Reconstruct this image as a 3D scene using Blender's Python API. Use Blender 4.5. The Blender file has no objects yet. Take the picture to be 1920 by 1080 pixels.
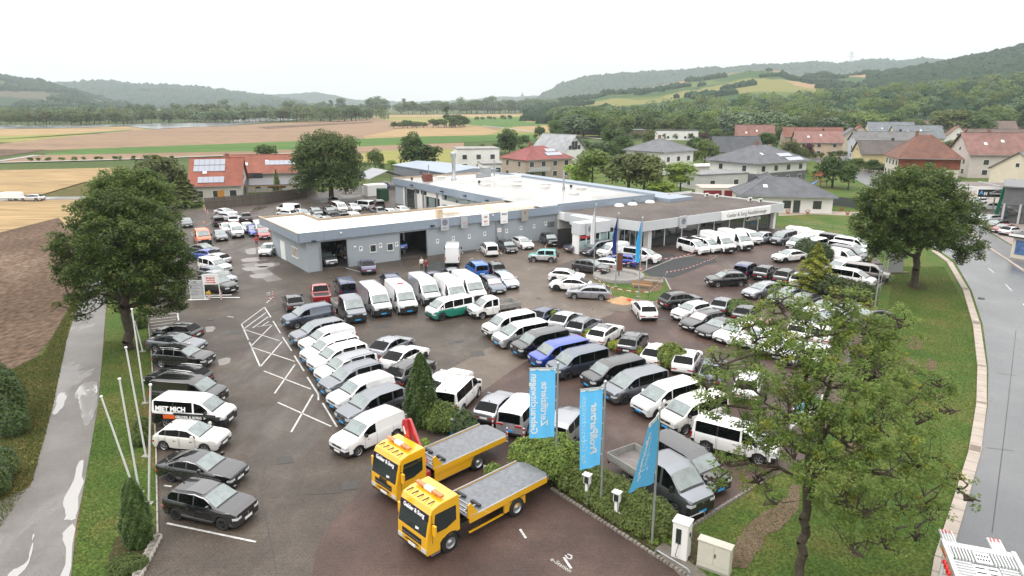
import bpy,bmesh,math,random
import numpy as np
from mathutils import Vector,Matrix,noise
R=math.radians
rnd=random.Random(7)
C=bpy.context.scene.collection
scn=bpy.context.scene
# camera, sky, sun, exposure
F=1290.0;PITCH=math.atan(345/F);CAMZ=20.0
cam_d=bpy.data.cameras.new('camera');cam=bpy.data.objects.new('camera',cam_d);C.objects.link(cam)
cam.location=(0,0,CAMZ);cam.rotation_euler=(math.pi/2-PITCH,0,0)
cam_d.sensor_width=36;cam_d.lens=36*F/1920;cam_d.clip_end=20000;cam_d.clip_start=0.5
scn.camera=cam
SUN_EL,SUN_AZ=R(52),R(-65)
w=bpy.data.worlds.new('World');scn.world=w;w.use_nodes=True
wt=w.node_tree;wn=wt.nodes;wl=wt.links
bgn=wn['Background']
sky=wn.new('ShaderNodeTexSky');sky.sky_type='NISHITA';sky.sun_disc=False
sky.sun_elevation=SUN_EL;sky.sun_rotation=R(180)+SUN_AZ;sky.air_density=1.0;sky.dust_density=6.0
bgn.inputs['Strength'].default_value=0.1
mixn=wn.new('ShaderNodeMix');mixn.data_type='RGBA';mixn.inputs['Factor'].default_value=0.93
cl=wn.new('ShaderNodeTexNoise');cl.inputs['Scale'].default_value=2.2;cl.inputs['Detail'].default_value=5
ramp=wn.new('ShaderNodeMapRange');ramp.inputs['From Min'].default_value=0.3;ramp.inputs['From Max'].default_value=0.7
ramp.inputs['To Min'].default_value=7.4;ramp.inputs['To Max'].default_value=8.2
vm=wn.new('ShaderNodeVectorMath');vm.operation='SCALE';vm.inputs[0].default_value=(1.0,0.985,0.965)
tc=wn.new('ShaderNodeTexCoord');wl.new(tc.outputs['Generated'],cl.inputs['Vector'])
# overcast sky: three times as bright overhead as at the horizon
sx=wn.new('ShaderNodeSeparateXYZ');wl.new(tc.outputs['Generated'],sx.inputs['Vector'])
ov=wn.new('ShaderNodeMath');ov.operation='MULTIPLY_ADD';ov.inputs[1].default_value=1.9;ov.inputs[2].default_value=1.0;ov.use_clamp=False
mxz=wn.new('ShaderNodeMath');mxz.operation='MAXIMUM';mxz.inputs[1].default_value=0.0;wl.new(sx.outputs['Z'],mxz.inputs[0]);wl.new(mxz.outputs['Value'],ov.inputs[0])
om=wn.new('ShaderNodeMath');om.operation='MULTIPLY';wl.new(ov.outputs['Value'],om.inputs[0]);wl.new(ramp.outputs['Result'],om.inputs[1])
wl.new(cl.outputs['Fac'],ramp.inputs['Value']);wl.new(om.outputs['Value'],vm.inputs['Scale'])
wl.new(sky.outputs['Color'],mixn.inputs[6]);wl.new(vm.outputs['Vector'],mixn.inputs[7])
wl.new(mixn.outputs[2],bgn.inputs['Color'])
sun_d=bpy.data.lights.new('sun','SUN');sun=bpy.data.objects.new('sun',sun_d);C.objects.link(sun)
sun_d.energy=0.9;sun_d.angle=R(25);sun_d.color=(1.0,0.96,0.9)
sun.rotation_euler=(R(90)-SUN_EL,0,SUN_AZ)
scn.view_settings.view_transform='Standard';scn.view_settings.look='None'
scn.view_settings.exposure=0.4;scn.view_settings.gamma=1;scn.view_settings.use_curve_mapping=False
scn.cycles.volume_step_rate=10;scn.cycles.max_bounces=5;scn.cycles.diffuse_bounces=2
scn.cycles.glossy_bounces=2;scn.cycles.transmission_bounces=2;scn.cycles.transparent_max_bounces=4
scn.cycles.volume_bounces=1;scn.cycles.use_adaptive_sampling=True
# measuring helpers: pixel of the photo -> point at height z
def at(px,py,z=0.0):
 a=(px-960)/F;b=(py-540)/F
 fy=math.cos(PITCH)-b*math.sin(PITCH);fz=-math.sin(PITCH)-b*math.cos(PITCH)
 t=(z-CAMZ)/fz
 return Vector((a*t,fy*t,z))
def hgt(px,yb,yt):
 p=at(px,yb);b=(yt-540)/F
 fy=math.cos(PITCH)-b*math.sin(PITCH);fz=-math.sin(PITCH)-b*math.cos(PITCH)
 return CAMZ+fz*p.y/fy
# materials
M={}
def mat(name,col,rough=0.6,metal=0.0,spec=0.5,coat=0.0,var=0.0,vscale=1.0,col2=None,bump=0.0,bscale=20.0,world=False,emit=0.0,rvar=0.0):
 if name in M:return M[name]
 m=bpy.data.materials.new(name);m.use_nodes=True;nt=m.node_tree;b=nt.nodes['Principled BSDF']
 c=(*col,1);b.inputs['Base Color'].default_value=c;b.inputs['Roughness'].default_value=rough
 b.inputs['Metallic'].default_value=metal;b.inputs['Specular IOR Level'].default_value=spec
 b.inputs['Coat Weight'].default_value=coat;b.inputs['Coat Roughness'].default_value=0.04;b.inputs['Coat IOR'].default_value=1.95
 if emit:
  b.inputs['Emission Color'].default_value=c;b.inputs['Emission Strength'].default_value=emit
 co=None
 def coord():
  nonlocal co
  if co is None:
   if world:co=nt.nodes.new('ShaderNodeNewGeometry').outputs['Position']
   else:co=nt.nodes.new('ShaderNodeTexCoord').outputs['Object']
  return co
 if var or rvar:
  n=nt.nodes.new('ShaderNodeTexNoise');n.inputs['Scale'].default_value=vscale;n.inputs['Detail'].default_value=6
  n.inputs['Roughness'].default_value=0.65;nt.links.new(coord(),n.inputs['Vector'])
  mr=nt.nodes.new('ShaderNodeMapRange');mr.inputs['From Min'].default_value=0.35;mr.inputs['From Max'].default_value=0.65
  nt.links.new(n.outputs['Fac'],mr.inputs['Value'])
  if var:
   mx=nt.nodes.new('ShaderNodeMix');mx.data_type='RGBA'
   c2=col2 or tuple(max(0,k*(1-var))for k in col)
   mx.inputs[6].default_value=c;mx.inputs[7].default_value=(*c2,1)
   nt.links.new(mr.outputs['Result'],mx.inputs['Factor']);nt.links.new(mx.outputs[2],b.inputs['Base Color'])
  if rvar:
   m2=nt.nodes.new('ShaderNodeMapRange');m2.inputs['To Min'].default_value=rough-rvar;m2.inputs['To Max'].default_value=rough+rvar
   nt.links.new(mr.outputs['Result'],m2.inputs['Value']);nt.links.new(m2.outputs['Result'],b.inputs['Roughness'])
 if bump:
  n=nt.nodes.new('ShaderNodeTexNoise');n.inputs['Scale'].default_value=bscale;n.inputs['Detail'].default_value=4
  nt.links.new(coord(),n.inputs['Vector']);bp=nt.nodes.new('ShaderNodeBump');bp.inputs['Strength'].default_value=bump
  bp.inputs['Distance'].default_value=0.05
  nt.links.new(n.outputs['Fac'],bp.inputs['Height']);nt.links.new(bp.outputs['Normal'],b.inputs['Normal'])
 M[name]=m;return m
def paint(name,col,metal=0.0,rough=0.35):
 return mat('paint_'+name,col,rough=rough,metal=metal,coat=1.0,spec=0.15)
# mesh building
def tag(o,label=None,cat=None,group=None,kind=None):
 if label:o['label']=label
 if cat:o['category']=cat
 if group:o['group']=group
 if kind:o['kind']=kind
 return o
def empty(name,loc=(0,0,0),rz=0,**k):
 o=bpy.data.objects.new(name,None);C.objects.link(o);o.location=loc;o.rotation_euler=(0,0,rz)
 o.empty_display_size=0.3
 return tag(o,**k)
def link(name,me,parent=None,mats=None,loc=None):
 o=bpy.data.objects.new(name,me);C.objects.link(o)
 if parent is not None:o.parent=parent
 if loc is not None:o.location=loc
 if mats:
  for i,m in enumerate(mats):
   o.material_slots[i].link='OBJECT';o.material_slots[i].material=m
 return o
class MB:
 def __init__(s):s.v=[];s.f=[];s.mi=[];s.cm=0;s.sm=[];s.cs=False
 def add(s,vs,fs):
  n=len(s.v);s.v.extend([tuple(q)for q in vs])
  for f in fs:s.f.append([n+i for i in f]);s.mi.append(s.cm);s.sm.append(s.cs)
  return s
 def box(s,x0,x1,y0,y1,z0,z1,M4=None,tx=0,ty=0):
  vs=[(x0,y0,z0),(x1,y0,z0),(x1,y1,z0),(x0,y1,z0),(x0+tx,y0+ty,z1),(x1-tx,y0+ty,z1),(x1-tx,y1-ty,z1),(x0+tx,y1-ty,z1)]
  if M4:vs=[M4@Vector(q)for q in vs]
  return s.add(vs,[(3,2,1,0),(4,5,6,7),(0,1,5,4),(1,2,6,5),(2,3,7,6),(3,0,4,7)])
 def prism(s,poly,y0,y1,ax='y',M4=None):
  n=len(poly)
  def P(a,b,h):
   q={'y':(a,h,b),'x':(h,a,b),'z':(a,b,h)}[ax]
   return M4@Vector(q)if M4 else q
  vs=[P(a,b,y0)for a,b in poly]+[P(a,b,y1)for a,b in poly]
  fs=[list(range(n))[::-1],[n+i for i in range(n)]]+[(i,(i+1)%n,n+(i+1)%n,n+i)for i in range(n)]
  return s.add(vs,fs)
 def tube(s,p0,p1,r0,r1=None,n=10,caps=True):
  r1=r0 if r1 is None else r1;p0=Vector(p0);p1=Vector(p1);d=(p1-p0)
  if d.length<1e-6:return s
  q=d.normalized().to_track_quat('Z','Y');cs0=s.cs
  vs=[p0+q@Vector((r0*math.cos(2*math.pi*i/n),r0*math.sin(2*math.pi*i/n),0))for i in range(n)]
  vs+=[p1+q@Vector((r1*math.cos(2*math.pi*i/n),r1*math.sin(2*math.pi*i/n),0))for i in range(n)]
  s.cs=True;s.add(vs,[(i,(i+1)%n,n+(i+1)%n,n+i)for i in range(n)])
  s.cs=False
  if caps:s.add(vs,[list(range(n))[::-1],[n+i for i in range(n)]])
  s.cs=cs0;return s
 def lathe(s,prof,n=16,c=(0,0,0),axis='z'):
  vs=[]
  for r,h in prof:
   for i in range(n):
    a=2*math.pi*i/n;x,y=r*math.cos(a),r*math.sin(a)
    vs.append((c[0]+x,c[1]+y,c[2]+h)if axis=='z' else(c[0]+x,c[1]+h,c[2]+y))
  fs=[]
  for k in range(len(prof)-1):
   for i in range(n):fs.append((k*n+i,k*n+(i+1)%n,(k+1)*n+(i+1)%n,(k+1)*n+i))
  cs0=s.cs;s.cs=True;s.add(vs,fs);s.cs=cs0;return s
 def mesh(s,name,mats):
  me=bpy.data.meshes.new(name);me.from_pydata(s.v,[],s.f)
  for m in(mats if isinstance(mats,(list,tuple))else[mats]):me.materials.append(m)
  me.polygons.foreach_set('material_index',s.mi);me.polygons.foreach_set('use_smooth',s.sm);me.update()
  return me
 def build(s,name,mats,parent=None,loc=None,bevel=0):
  o=link(name,s.mesh(name,mats),parent,loc=loc)
  if bevel:
   b=o.modifiers.new('b','BEVEL');b.width=bevel;b.segments=2;b.limit_method='ANGLE';b.angle_limit=R(35)
  return o
def quadmesh(name,co,mats,mi=None,n=4,smooth=False):
 """fast mesh of separate n-gons from an array (k,n,3)"""
 k=len(co);me=bpy.data.meshes.new(name);me.vertices.add(k*n);me.vertices.foreach_set('co',np.asarray(co,dtype=np.float32).ravel())
 me.loops.add(k*n);me.loops.foreach_set('vertex_index',np.arange(k*n,dtype=np.int32))
 me.polygons.add(k);me.polygons.foreach_set('loop_start',np.arange(0,k*n,n,dtype=np.int32))
 for m in mats:me.materials.append(m)
 if mi is not None:me.polygons.foreach_set('material_index',np.asarray(mi,dtype=np.int32))
 me.update(calc_edges=True)
 return me
def poly_sheet(name,pts,z,m,kind='structure',**k):
 vs=[(p[0],p[1],z)for p in pts]
 bm=bmesh.new();vv=[bm.verts.new(q)for q in vs];es=[bm.edges.new((vv[i],vv[(i+1)%len(vv)]))for i in range(len(vv))]
 bmesh.ops.triangle_fill(bm,edges=es,use_beauty=True)
 for f in bm.faces:
  f.normal_update()
  if f.normal.z<0:f.normal_flip()
 me=bpy.data.meshes.new(name);bm.to_mesh(me);bm.free();me.materials.append(m)
 o=link(name,me);return tag(o,kind=kind,**k)
def pxs(*pts):return[at(x,y).xy for x,y in pts]
def text(name,s,size,m,parent,loc,rot=(0,0,0),align='CENTER',ext=0.01,flip=False,bold=0.0,shear=0):
 cu=bpy.data.curves.new(name,'FONT');cu.body=s;cu.size=size;cu.align_x=align;cu.align_y='CENTER';cu.extrude=ext
 cu.offset=bold;cu.materials.append(m);cu.resolution_u=3;cu.shear=shear
 t=bpy.data.objects.new('t',cu);C.objects.link(t);bpy.context.view_layer.update();me=bpy.data.meshes.new_from_object(t.evaluated_get(bpy.context.evaluated_depsgraph_get()));bpy.data.objects.remove(t)
 o=bpy.data.objects.new(name,me);C.objects.link(o)
 if parent is not None:o.parent=parent
 o.location=loc;o.rotation_euler=rot
 if flip:o.scale=(-1,1,1)
 return o
def lerp(pts,x):
 if x>=pts[0][0]:return pts[0][1]
 for(a,za),(b,zb)in zip(pts,pts[1:]):
  if x>=b:return zb+(za-zb)*(x-b)/(a-b)if a!=b else zb
 return pts[-1][1]
tw=mat('white_print',(.8,.8,.8),rough=.5);tk=mat('black_print',(.015,.015,.015),rough=.5)
# ground materials
def ground_mat(name,stops,scale=.15,rough=(.5,.8),bump=.3,bscale=6,fine=0.25,fscale=9,stretch=(1,1,1),rot=0,spec=.4,wet=None,brick=None):
 m=bpy.data.materials.new(name);m.use_nodes=True;nt=m.node_tree;b=nt.nodes['Principled BSDF'];L=nt.links
 g=nt.nodes.new('ShaderNodeNewGeometry');mp=nt.nodes.new('ShaderNodeMapping');mp.inputs['Scale'].default_value=stretch;mp.inputs['Rotation'].default_value=(0,0,rot)
 L.new(g.outputs['Position'],mp.inputs['Vector'])
 n=nt.nodes.new('ShaderNodeTexNoise');n.inputs['Scale'].default_value=scale;n.inputs['Detail'].default_value=8;n.inputs['Roughness'].default_value=.62
 L.new(mp.outputs['Vector'],n.inputs['Vector'])
 cr=nt.nodes.new('ShaderNodeValToRGB');e=cr.color_ramp.elements
 while len(e)<len(stops):e.new(.5)
 for k,(p,c)in enumerate(stops):e[k].position=p;e[k].color=(*c,1)
 L.new(n.outputs['Fac'],cr.inputs['Fac'])
 n2=nt.nodes.new('ShaderNodeTexNoise');n2.inputs['Scale'].default_value=fscale;n2.inputs['Detail'].default_value=3;L.new(mp.outputs['Vector'],n2.inputs['Vector'])
 mr=nt.nodes.new('ShaderNodeMapRange');mr.inputs['From Min'].default_value=.3;mr.inputs['From Max'].default_value=.7;mr.inputs['To Min'].default_value=1-fine;mr.inputs['To Max'].default_value=1+fine
 L.new(n2.outputs['Fac'],mr.inputs['Value'])
 vm=nt.nodes.new('ShaderNodeVectorMath');vm.operation='SCALE';L.new(cr.outputs['Color'],vm.inputs[0]);L.new(mr.outputs['Result'],vm.inputs['Scale'])
 out=vm.outputs['Vector']
 if brick:
  bt=nt.nodes.new('ShaderNodeTexBrick');bt.inputs['Scale'].default_value=brick;bt.inputs['Color1'].default_value=(1.08,1.03,1.0,1);bt.inputs['Color2'].default_value=(.86,.86,.88,1);bt.inputs['Mortar'].default_value=(.5,.5,.5,1)
  bt.inputs['Mortar Size'].default_value=.03;L.new(mp.outputs['Vector'],bt.inputs['Vector'])
  v2=nt.nodes.new('ShaderNodeVectorMath');v2.operation='MULTIPLY';L.new(out,v2.inputs[0]);L.new(bt.outputs['Color'],v2.inputs[1]);out=v2.outputs['Vector']
 L.new(out,b.inputs['Base Color']);b.inputs['Specular IOR Level'].default_value=spec
 if wet:
  n3=nt.nodes.new('ShaderNodeTexNoise');n3.inputs['Scale'].default_value=wet[0];n3.inputs['Detail'].default_value=6;n3.inputs['Roughness'].default_value=.6
  m3=nt.nodes.new('ShaderNodeMapping');m3.inputs['Scale'].default_value=wet[4];m3.inputs['Rotation'].default_value=(0,0,wet[5]);L.new(g.outputs['Position'],m3.inputs['Vector']);L.new(m3.outputs['Vector'],n3.inputs['Vector'])
  r3=nt.nodes.new('ShaderNodeMapRange');r3.inputs['From Min'].default_value=wet[1];r3.inputs['From Max'].default_value=wet[1]+wet[2];r3.inputs['To Min'].default_value=rough[1];r3.inputs['To Max'].default_value=wet[3]
  L.new(n3.outputs['Fac'],r3.inputs['Value']);L.new(r3.outputs['Result'],b.inputs['Roughness'])
 else:
  r3=nt.nodes.new('ShaderNodeMapRange');r3.inputs['To Min'].default_value=rough[0];r3.inputs['To Max'].default_value=rough[1];L.new(n2.outputs['Fac'],r3.inputs['Value']);L.new(r3.outputs['Result'],b.inputs['Roughness'])
 if bump:
  n4=nt.nodes.new('ShaderNodeTexNoise');n4.inputs['Scale'].default_value=bscale;n4.inputs['Detail'].default_value=5;L.new(mp.outputs['Vector'],n4.inputs['Vector'])
  bp=nt.nodes.new('ShaderNodeBump');bp.inputs['Strength'].default_value=bump;bp.inputs['Distance'].default_value=.06;L.new(n4.outputs['Fac'],bp.inputs['Height']);L.new(bp.outputs['Normal'],b.inputs['Normal'])
 return m
asph=ground_mat('wet_asphalt',[(.3,(.047,.036,.027)),(.5,(.074,.058,.045)),(.7,(.118,.096,.076))],scale=.25,fine=.4,fscale=14,rough=(.3,.55),wet=(.14,.53,.16,.16,(1,.35,1),R(-20)),bump=.2,bscale=12,spec=.4,brick=2.5)
brown=ground_mat('brown_paving',[(.3,(.10,.077,.058)),(.5,(.135,.105,.08)),(.7,(.17,.136,.106))],scale=.3,fine=.3,fscale=14,rough=(.4,.5),wet=(.2,.55,.15,.2,(1,.4,1),R(-20)),bump=.2,bscale=10,brick=2.5)
redp=ground_mat('red_paving',[(.3,(.048,.028,.022)),(.5,(.074,.044,.035)),(.66,(.115,.072,.056)),(.8,(.16,.108,.084))],scale=.22,fine=.35,fscale=14,rough=(.42,.55),wet=(.2,.58,.15,.25,(1,.4,1),0),bump=.25,bscale=10,brick=2.5)
road=ground_mat('wet_road',[(.3,(.085,.09,.098)),(.5,(.10,.104,.11)),(.7,(.13,.133,.14))],scale=.12,fine=.12,fscale=14,rough=(.2,.3),wet=(.09,.45,.2,.17,(1,.25,1),R(20)),bump=.05,spec=.6)
lane=ground_mat('wet_lane',[(.3,(.095,.085,.078)),(.5,(.125,.113,.104)),(.7,(.155,.142,.132))],scale=.35,fine=.15,fscale=10,rough=(.3,.4),wet=(.11,.52,.03,.05,(1.3,.45,1),R(6)),bump=.04,spec=.6)
grassm=ground_mat('grass_turf',[(.3,(.040,.082,.016)),(.45,(.060,.105,.020)),(.58,(.095,.115,.028)),(.72,(.15,.12,.045))],scale=.22,fine=.5,fscale=6,rough=(.8,.95),bump=.9,bscale=5,spec=.15)
verge=ground_mat('dry_verge',[(.3,(.05,.065,.018)),(.5,(.095,.085,.03)),(.7,(.15,.095,.04))],scale=.35,fine=.5,fscale=5,rough=(.8,.95),bump=1.0,bscale=4,spec=.1)
soil=ground_mat('bed_soil',[(.3,(.05,.04,.025)),(.5,(.07,.06,.03)),(.7,(.05,.07,.02))],scale=.6,fine=.5,fscale=8,rough=(.85,.95),bump=1,bscale=8,spec=.1)
dirt=ground_mat('bare_dirt',[(.3,(.11,.078,.05)),(.6,(.155,.112,.078)),(.75,(.13,.12,.05))],scale=.5,fine=.3,fscale=8,rough=(.85,.95),bump=.6,bscale=8,spec=.1)
plough=ground_mat('ploughed_earth',[(.3,(.080,.052,.034)),(.55,(.125,.085,.060)),(.7,(.20,.148,.108))],scale=.07,fine=.5,fscale=2.2,rough=(.9,1),bump=1,bscale=2,stretch=(1,.5,1),rot=R(15),spec=.1)
tan=ground_mat('stubble_tan',[(.3,(.26,.18,.095)),(.5,(.33,.235,.125)),(.7,(.21,.15,.085))],scale=.012,fine=.3,fscale=.35,rough=(.9,1),bump=0,stretch=(.3,2.2,1),rot=R(-6),spec=.1)
tanb=ground_mat('stubble_brown',[(.3,(.20,.135,.088)),(.5,(.25,.172,.116)),(.7,(.17,.115,.078))],scale=.012,fine=.3,fscale=.35,rough=(.9,1),bump=0,stretch=(.3,2.2,1),rot=R(-6),spec=.1)
gfield=ground_mat('green_crop',[(.3,(.055,.11,.03)),(.5,(.075,.14,.035)),(.7,(.10,.16,.045))],scale=.015,fine=.3,fscale=.35,rough=(.9,1),bump=0,stretch=(.3,2.5,1),rot=R(-6),spec=.1)
yfield=ground_mat('yellow_green_crop',[(.3,(.16,.18,.05)),(.5,(.22,.22,.07)),(.7,(.28,.22,.09))],scale=.015,fine=.3,fscale=.35,rough=(.9,1),bump=0,stretch=(.3,2,1),rot=R(-6),spec=.1)
water=mat('river_water',(.03,.045,.045),rough=.18,spec=1.0,var=.5,vscale=.02,world=True,col2=(.35,.37,.38))  # pale patches in the colour imitate bright sky reflected on the river
gravelroof=ground_mat('gravel_roof',[(.3,(.085,.072,.066)),(.5,(.12,.103,.096)),(.68,(.145,.125,.11)),(.76,(.16,.09,.03))],scale=.18,fine=.45,fscale=7,rough=(.8,.95),bump=.8,bscale=9,spec=.2)
fresh=mat('fresh_asphalt',(.028,.030,.033),rough=.75,var=.4,vscale=6,world=True,bump=.5,bscale=15)
linem=mat('line_paint',(.62,.62,.60),rough=.5,var=.45,vscale=5,world=True)
granite=mat('granite',(.26,.23,.20),rough=.75,var=.35,vscale=3,world=True,bump=.3)
concrete=mat('concrete',(.36,.335,.30),rough=.8,var=.3,vscale=1.5,world=True,bump=.2)
# land
def ring(n0,pts,z,m,**k):return poly_sheet(n0,pts,z,m,**k)
gb=MB()
gb.add([(-6500,-300,0),(6500,-300,0),(6500,6600,0),(-6500,6600,0)],[(0,1,2,3)])
o=gb.build('ground',ground_mat('meadow',[(.3,(.045,.075,.025)),(.5,(.07,.095,.032)),(.7,(.10,.105,.045))],scale=.03,fine=.3,fscale=1,rough=(.9,1),bump=0,spec=.1));tag(o,kind='structure')
ring('near_grass',[(-75,-20),(130,-20),(130,250),(40,250),(-75,150)],.004,grassm)
P_=pxs
# fields, far to near: (name, mat, pixel polygon)
fields=[('field',yfield,[(-200,247),(420,236),(700,222),(1060,216),(1200,252),(900,262),(600,280),(-200,262)]),('field',tan,[(-200,243),(180,238),(260,236),(270,246),(-200,262)]),('field',gfield,[(-200,262),(0,260),(270,245),(245,243),(0,262),(-200,278)]),('field',tanb,[(-200,282),(0,270),(130,256),(260,243),(420,236),(700,222),(735,226),(940,240),(930,250),(700,263),(480,268),(150,280),(0,284),(-200,292)]),('field',plough,[(480,238),(700,228),(700,230),(500,242)]),('field',tan,[(680,256),(760,240),(900,238),(935,246),(910,254),(690,262)]),('field',tan,[(700,216),(1060,213),(1060,217),(700,221)]),('field',gfield,[(870,222),(1050,218),(1060,232),(940,240),(880,234)]),('field',yfield,[(1000,214),(1130,214),(1180,235),(1060,240),(1000,226)]),('field',tan,[(960,238),(1060,234),(1190,238),(1130,246),(970,248)]),('field',plough,[(-200,290),(0,281),(85,281),(60,286),(0,294),(-200,302)]),('field',gfield,[(85,289),(150,280),(480,268),(800,256),(1000,252),(1010,262),(700,274),(480,284),(85,293)]),('field',tanb,[(0,303),(60,292),(480,284),(700,274),(870,268),(870,284),(700,292),(480,291),(200,300),(0,305)]),('field',yfield,[(650,296),(700,284),(860,280),(900,300),(820,312),(660,305)]),('field',tan,[(-200,330),(0,320),(240,315),(220,330),(150,345),(80,366),(0,370),(-200,372)]),('field',verge,[(80,366),(150,345),(230,330),(240,365),(170,370)]),('field',tan,[(-250,382),(0,374),(176,372),(178,392),(140,420),(0,440),(-250,450)]),('ploughed_field',plough,[(-300,452),(0,436),(110,408),(140,440),(150,520),(128,580),(105,625),(70,668),(0,705),(-300,800)]),]
for k,(n_,m_,pp)in enumerate(fields):ring(n_,P_(*pp),.03+.012*k if pp[0][1]<360 else .012+.004*(k%3),m_)
ring('water',P_((-300,236),(0,235),(95,236),(230,234),(420,229),(470,222),(600,221),(430,236),(330,240),(290,243),(235,237),(150,240),(-50,243),(-300,244)),.35,water)
def strip(name,pts,wd,z,m,**k):
 v=[Vector(p)if not isinstance(p,Vector)else p for p in pts];L_,Rr=[],[]
 for i,p in enumerate(v):
  a=v[max(0,i-1)];b=v[min(len(v)-1,i+1)];d=(b-a).normalized();n=Vector((-d.y,d.x))
  hw=(wd[i]if isinstance(wd,list)else wd)/2
  L_.append(p+n*hw);Rr.append(p-n*hw)
 mb=MB();mb.add([(q.x,q.y,z)for q in L_+Rr],[(len(v)+i,len(v)+i+1,i+1,i)for i in range(len(v)-1)])
 o=mb.build(name,m);return tag(o,kind='structure',**k)
strip('field_path',P_((-200,310),(0,303),(70,292)),4,.3,concrete);strip('field_path',P_((0,306),(200,301),(420,293),(560,288)),4,.32,concrete)
strip('field_path',P_((1000,248),(960,242),(905,236)),4,.33,concrete);strip('field_path',P_((1190,258),(1140,262),(1050,255)),5,.34,concrete)
strip('field_road',P_((-250,376),(0,374),(90,372),(185,371),(240,378),(300,392)),[5,5,5,5,5.5,6],.05,lane)
# lane on the left (with puddles)
ring('lane_verge',P_((205,375),(330,380),(290,560),(245,640),(190,1090),(-400,1300),(-200,800),(0,705),(80,665),(140,560),(150,430),(185,385)),.02,verge)
laneL=[(-90,1180),(25,990),(62,900),(100,760),(125,640),(150,560),(172,480),(192,400)]
laneR=[(205,400),(205,480),(200,560),(194,640),(184,760),(160,900),(142,990),(125,1180)]
ring('lane',P_(*(laneL+[(262,385)]+[(262,395)]+laneR))if 0 else P_(*(laneL+laneR)),.034,lane)
ring('lane',P_((-200,1120),(0,940),(55,915),(60,1000),(0,1200)),.038,lane)
pudm=mat('puddle_water',(.36,.35,.34),rough=.05,spec=1.0,metal=.3)  # pale colour stands in for the bright sky mirrored in the puddles
def blob(name,pts,z,m):
 q=P_(*pts);out=[];n=len(q)
 for i in range(n):
  p0,p1,p2,p3=[Vector(q[(i+k)%n])for k in(-1,0,1,2)]
  for t in(0,.25,.5,.75):
   out.append(.5*((2*p1)+(-p0+p2)*t+(2*p0-5*p1+4*p2-p3)*t*t+(-p0+3*p1-3*p2+p3)*t**3)+Vector((rnd.uniform(-.06,.06),rnd.uniform(-.12,.12))))
 return tag(poly_sheet(name,out,z,m),kind='structure')
blob('puddle',[(154,722),(168,717),(181,718),(183,740),(181,768),(170,792),(160,800),(152,778),(147,755),(138,744)],.044,pudm)
blob('puddle',[(114,738),(123,740),(120,760),(108,776),(99,778),(106,752)],.044,pudm)
blob('puddle',[(150,868),(158,870),(152,920),(146,960),(140,975),(122,975),(120,950),(130,915)],.044,pudm)
blob('puddle',[(120,1000),(138,985),(134,1040),(128,1090),(118,1090),(122,1030)],.044,pudm)
blob('puddle',[(20,1075),(50,1055),(62,1020),(64,1000),(60,1030),(50,1065),(25,1085)],.046,pudm)
# grass verge between lane and lot
ring('grass_strip',P_((203,480),(250,480),(283,640),(291,780),(296,1005),(255,1110),(130,1110),(160,900),(184,760),(196,640),(203,560)),.026,grassm)
blob('flower_bed_soil',[(240,800),(268,760),(286,700),(290,800),(291,880),(280,860),(262,830)],.032,verge)
blob('flower_bed_soil',[(225,1000),(262,960),(292,985),(280,1030),(240,1060),(205,1075),(212,1030)],.033,soil)
# the lot
lot=P_((247,1200),(262,1085),(298,1004),(292,850),(287,700),(277,600),(330,480),(322,392),(384,392),(592,362),(720,340),(860,330),(1060,400),(1300,400),(1462,428),(1510,436),(1640,478),(1672,520),(1626,556),(1660,592),(1660,602),(1640,660),(1570,770),(1510,858),(1465,888),(1430,905),(1352,953),(1296,990),(1235,950),(1150,900),(1058,862),(1008,878),(1035,915),(1290,1083),(1420,1200))
ring('parking_lot',lot,.046,asph)
ring('brown_paving',P_((1200,448),(1046,447),(860,480),(800,520),(905,580),(940,640),(830,700),(905,760),(1000,690),(1140,595),(1185,560),(1190,520),(1040,500)),.050,brown)
ring('red_paving',P_((590,1200),(585,1080),(592,1035),(606,1005),(628,975),(655,945),(690,905),(725,878),(765,855),(805,840),(850,830),(850,750),(905,735),(960,695),(1105,605),(1180,580),(1235,560),(1225,540),(1345,488),(1215,470),(1265,463),(1400,440),(1462,430),(1508,438),(1636,480),(1668,520),(1624,554),(1658,593),(1658,602),(1636,660),(1566,770),(1506,856),(1462,884),(1426,902),(1350,948),(1300,980),(1235,946),(1150,896),(1058,858),(1006,876),(1033,916),(1286,1083),(1410,1200)),.054,redp)
ring('gate_slab',P_((452,496),(480,492),(530,525),(502,530)),.052,mat('worn_slab',(.14,.12,.11),rough=.35,var=.2,world=True))
for q in([(476,497),(520,493),(522,499),(490,502)],[(455,503),(498,500),(500,505),(466,509)],[(410,675),(432,672),(430,682),(414,686)],[(385,615),(402,613),(400,622),(388,624)],[(463,468),(510,462),(518,470),(470,478)],[(470,516),(510,513),(505,519),(478,523)],[(455,486),(500,482),(505,488),(460,492)],[(350,1010),(480,1000),(560,1040),(520,1079),(420,1079),(370,1050)]):
 if q[0][1]<900:blob('puddle',q,.058,mat('damp_film',(.14,.12,.105),rough=.17,spec=.9))
blob('oil_stain',[(800,497),(830,490),(860,500),(850,512),(810,508)],.058,mat('wet_stain',(.025,.023,.022),rough=.25))
def line(pts,wd=.12,m=linem,z=.062):
 for a,b in zip(pts,pts[1:]):
  tag(strip('road_marking',[at(*a).xy,at(*b).xy],wd,z,m),kind='structure')
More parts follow.
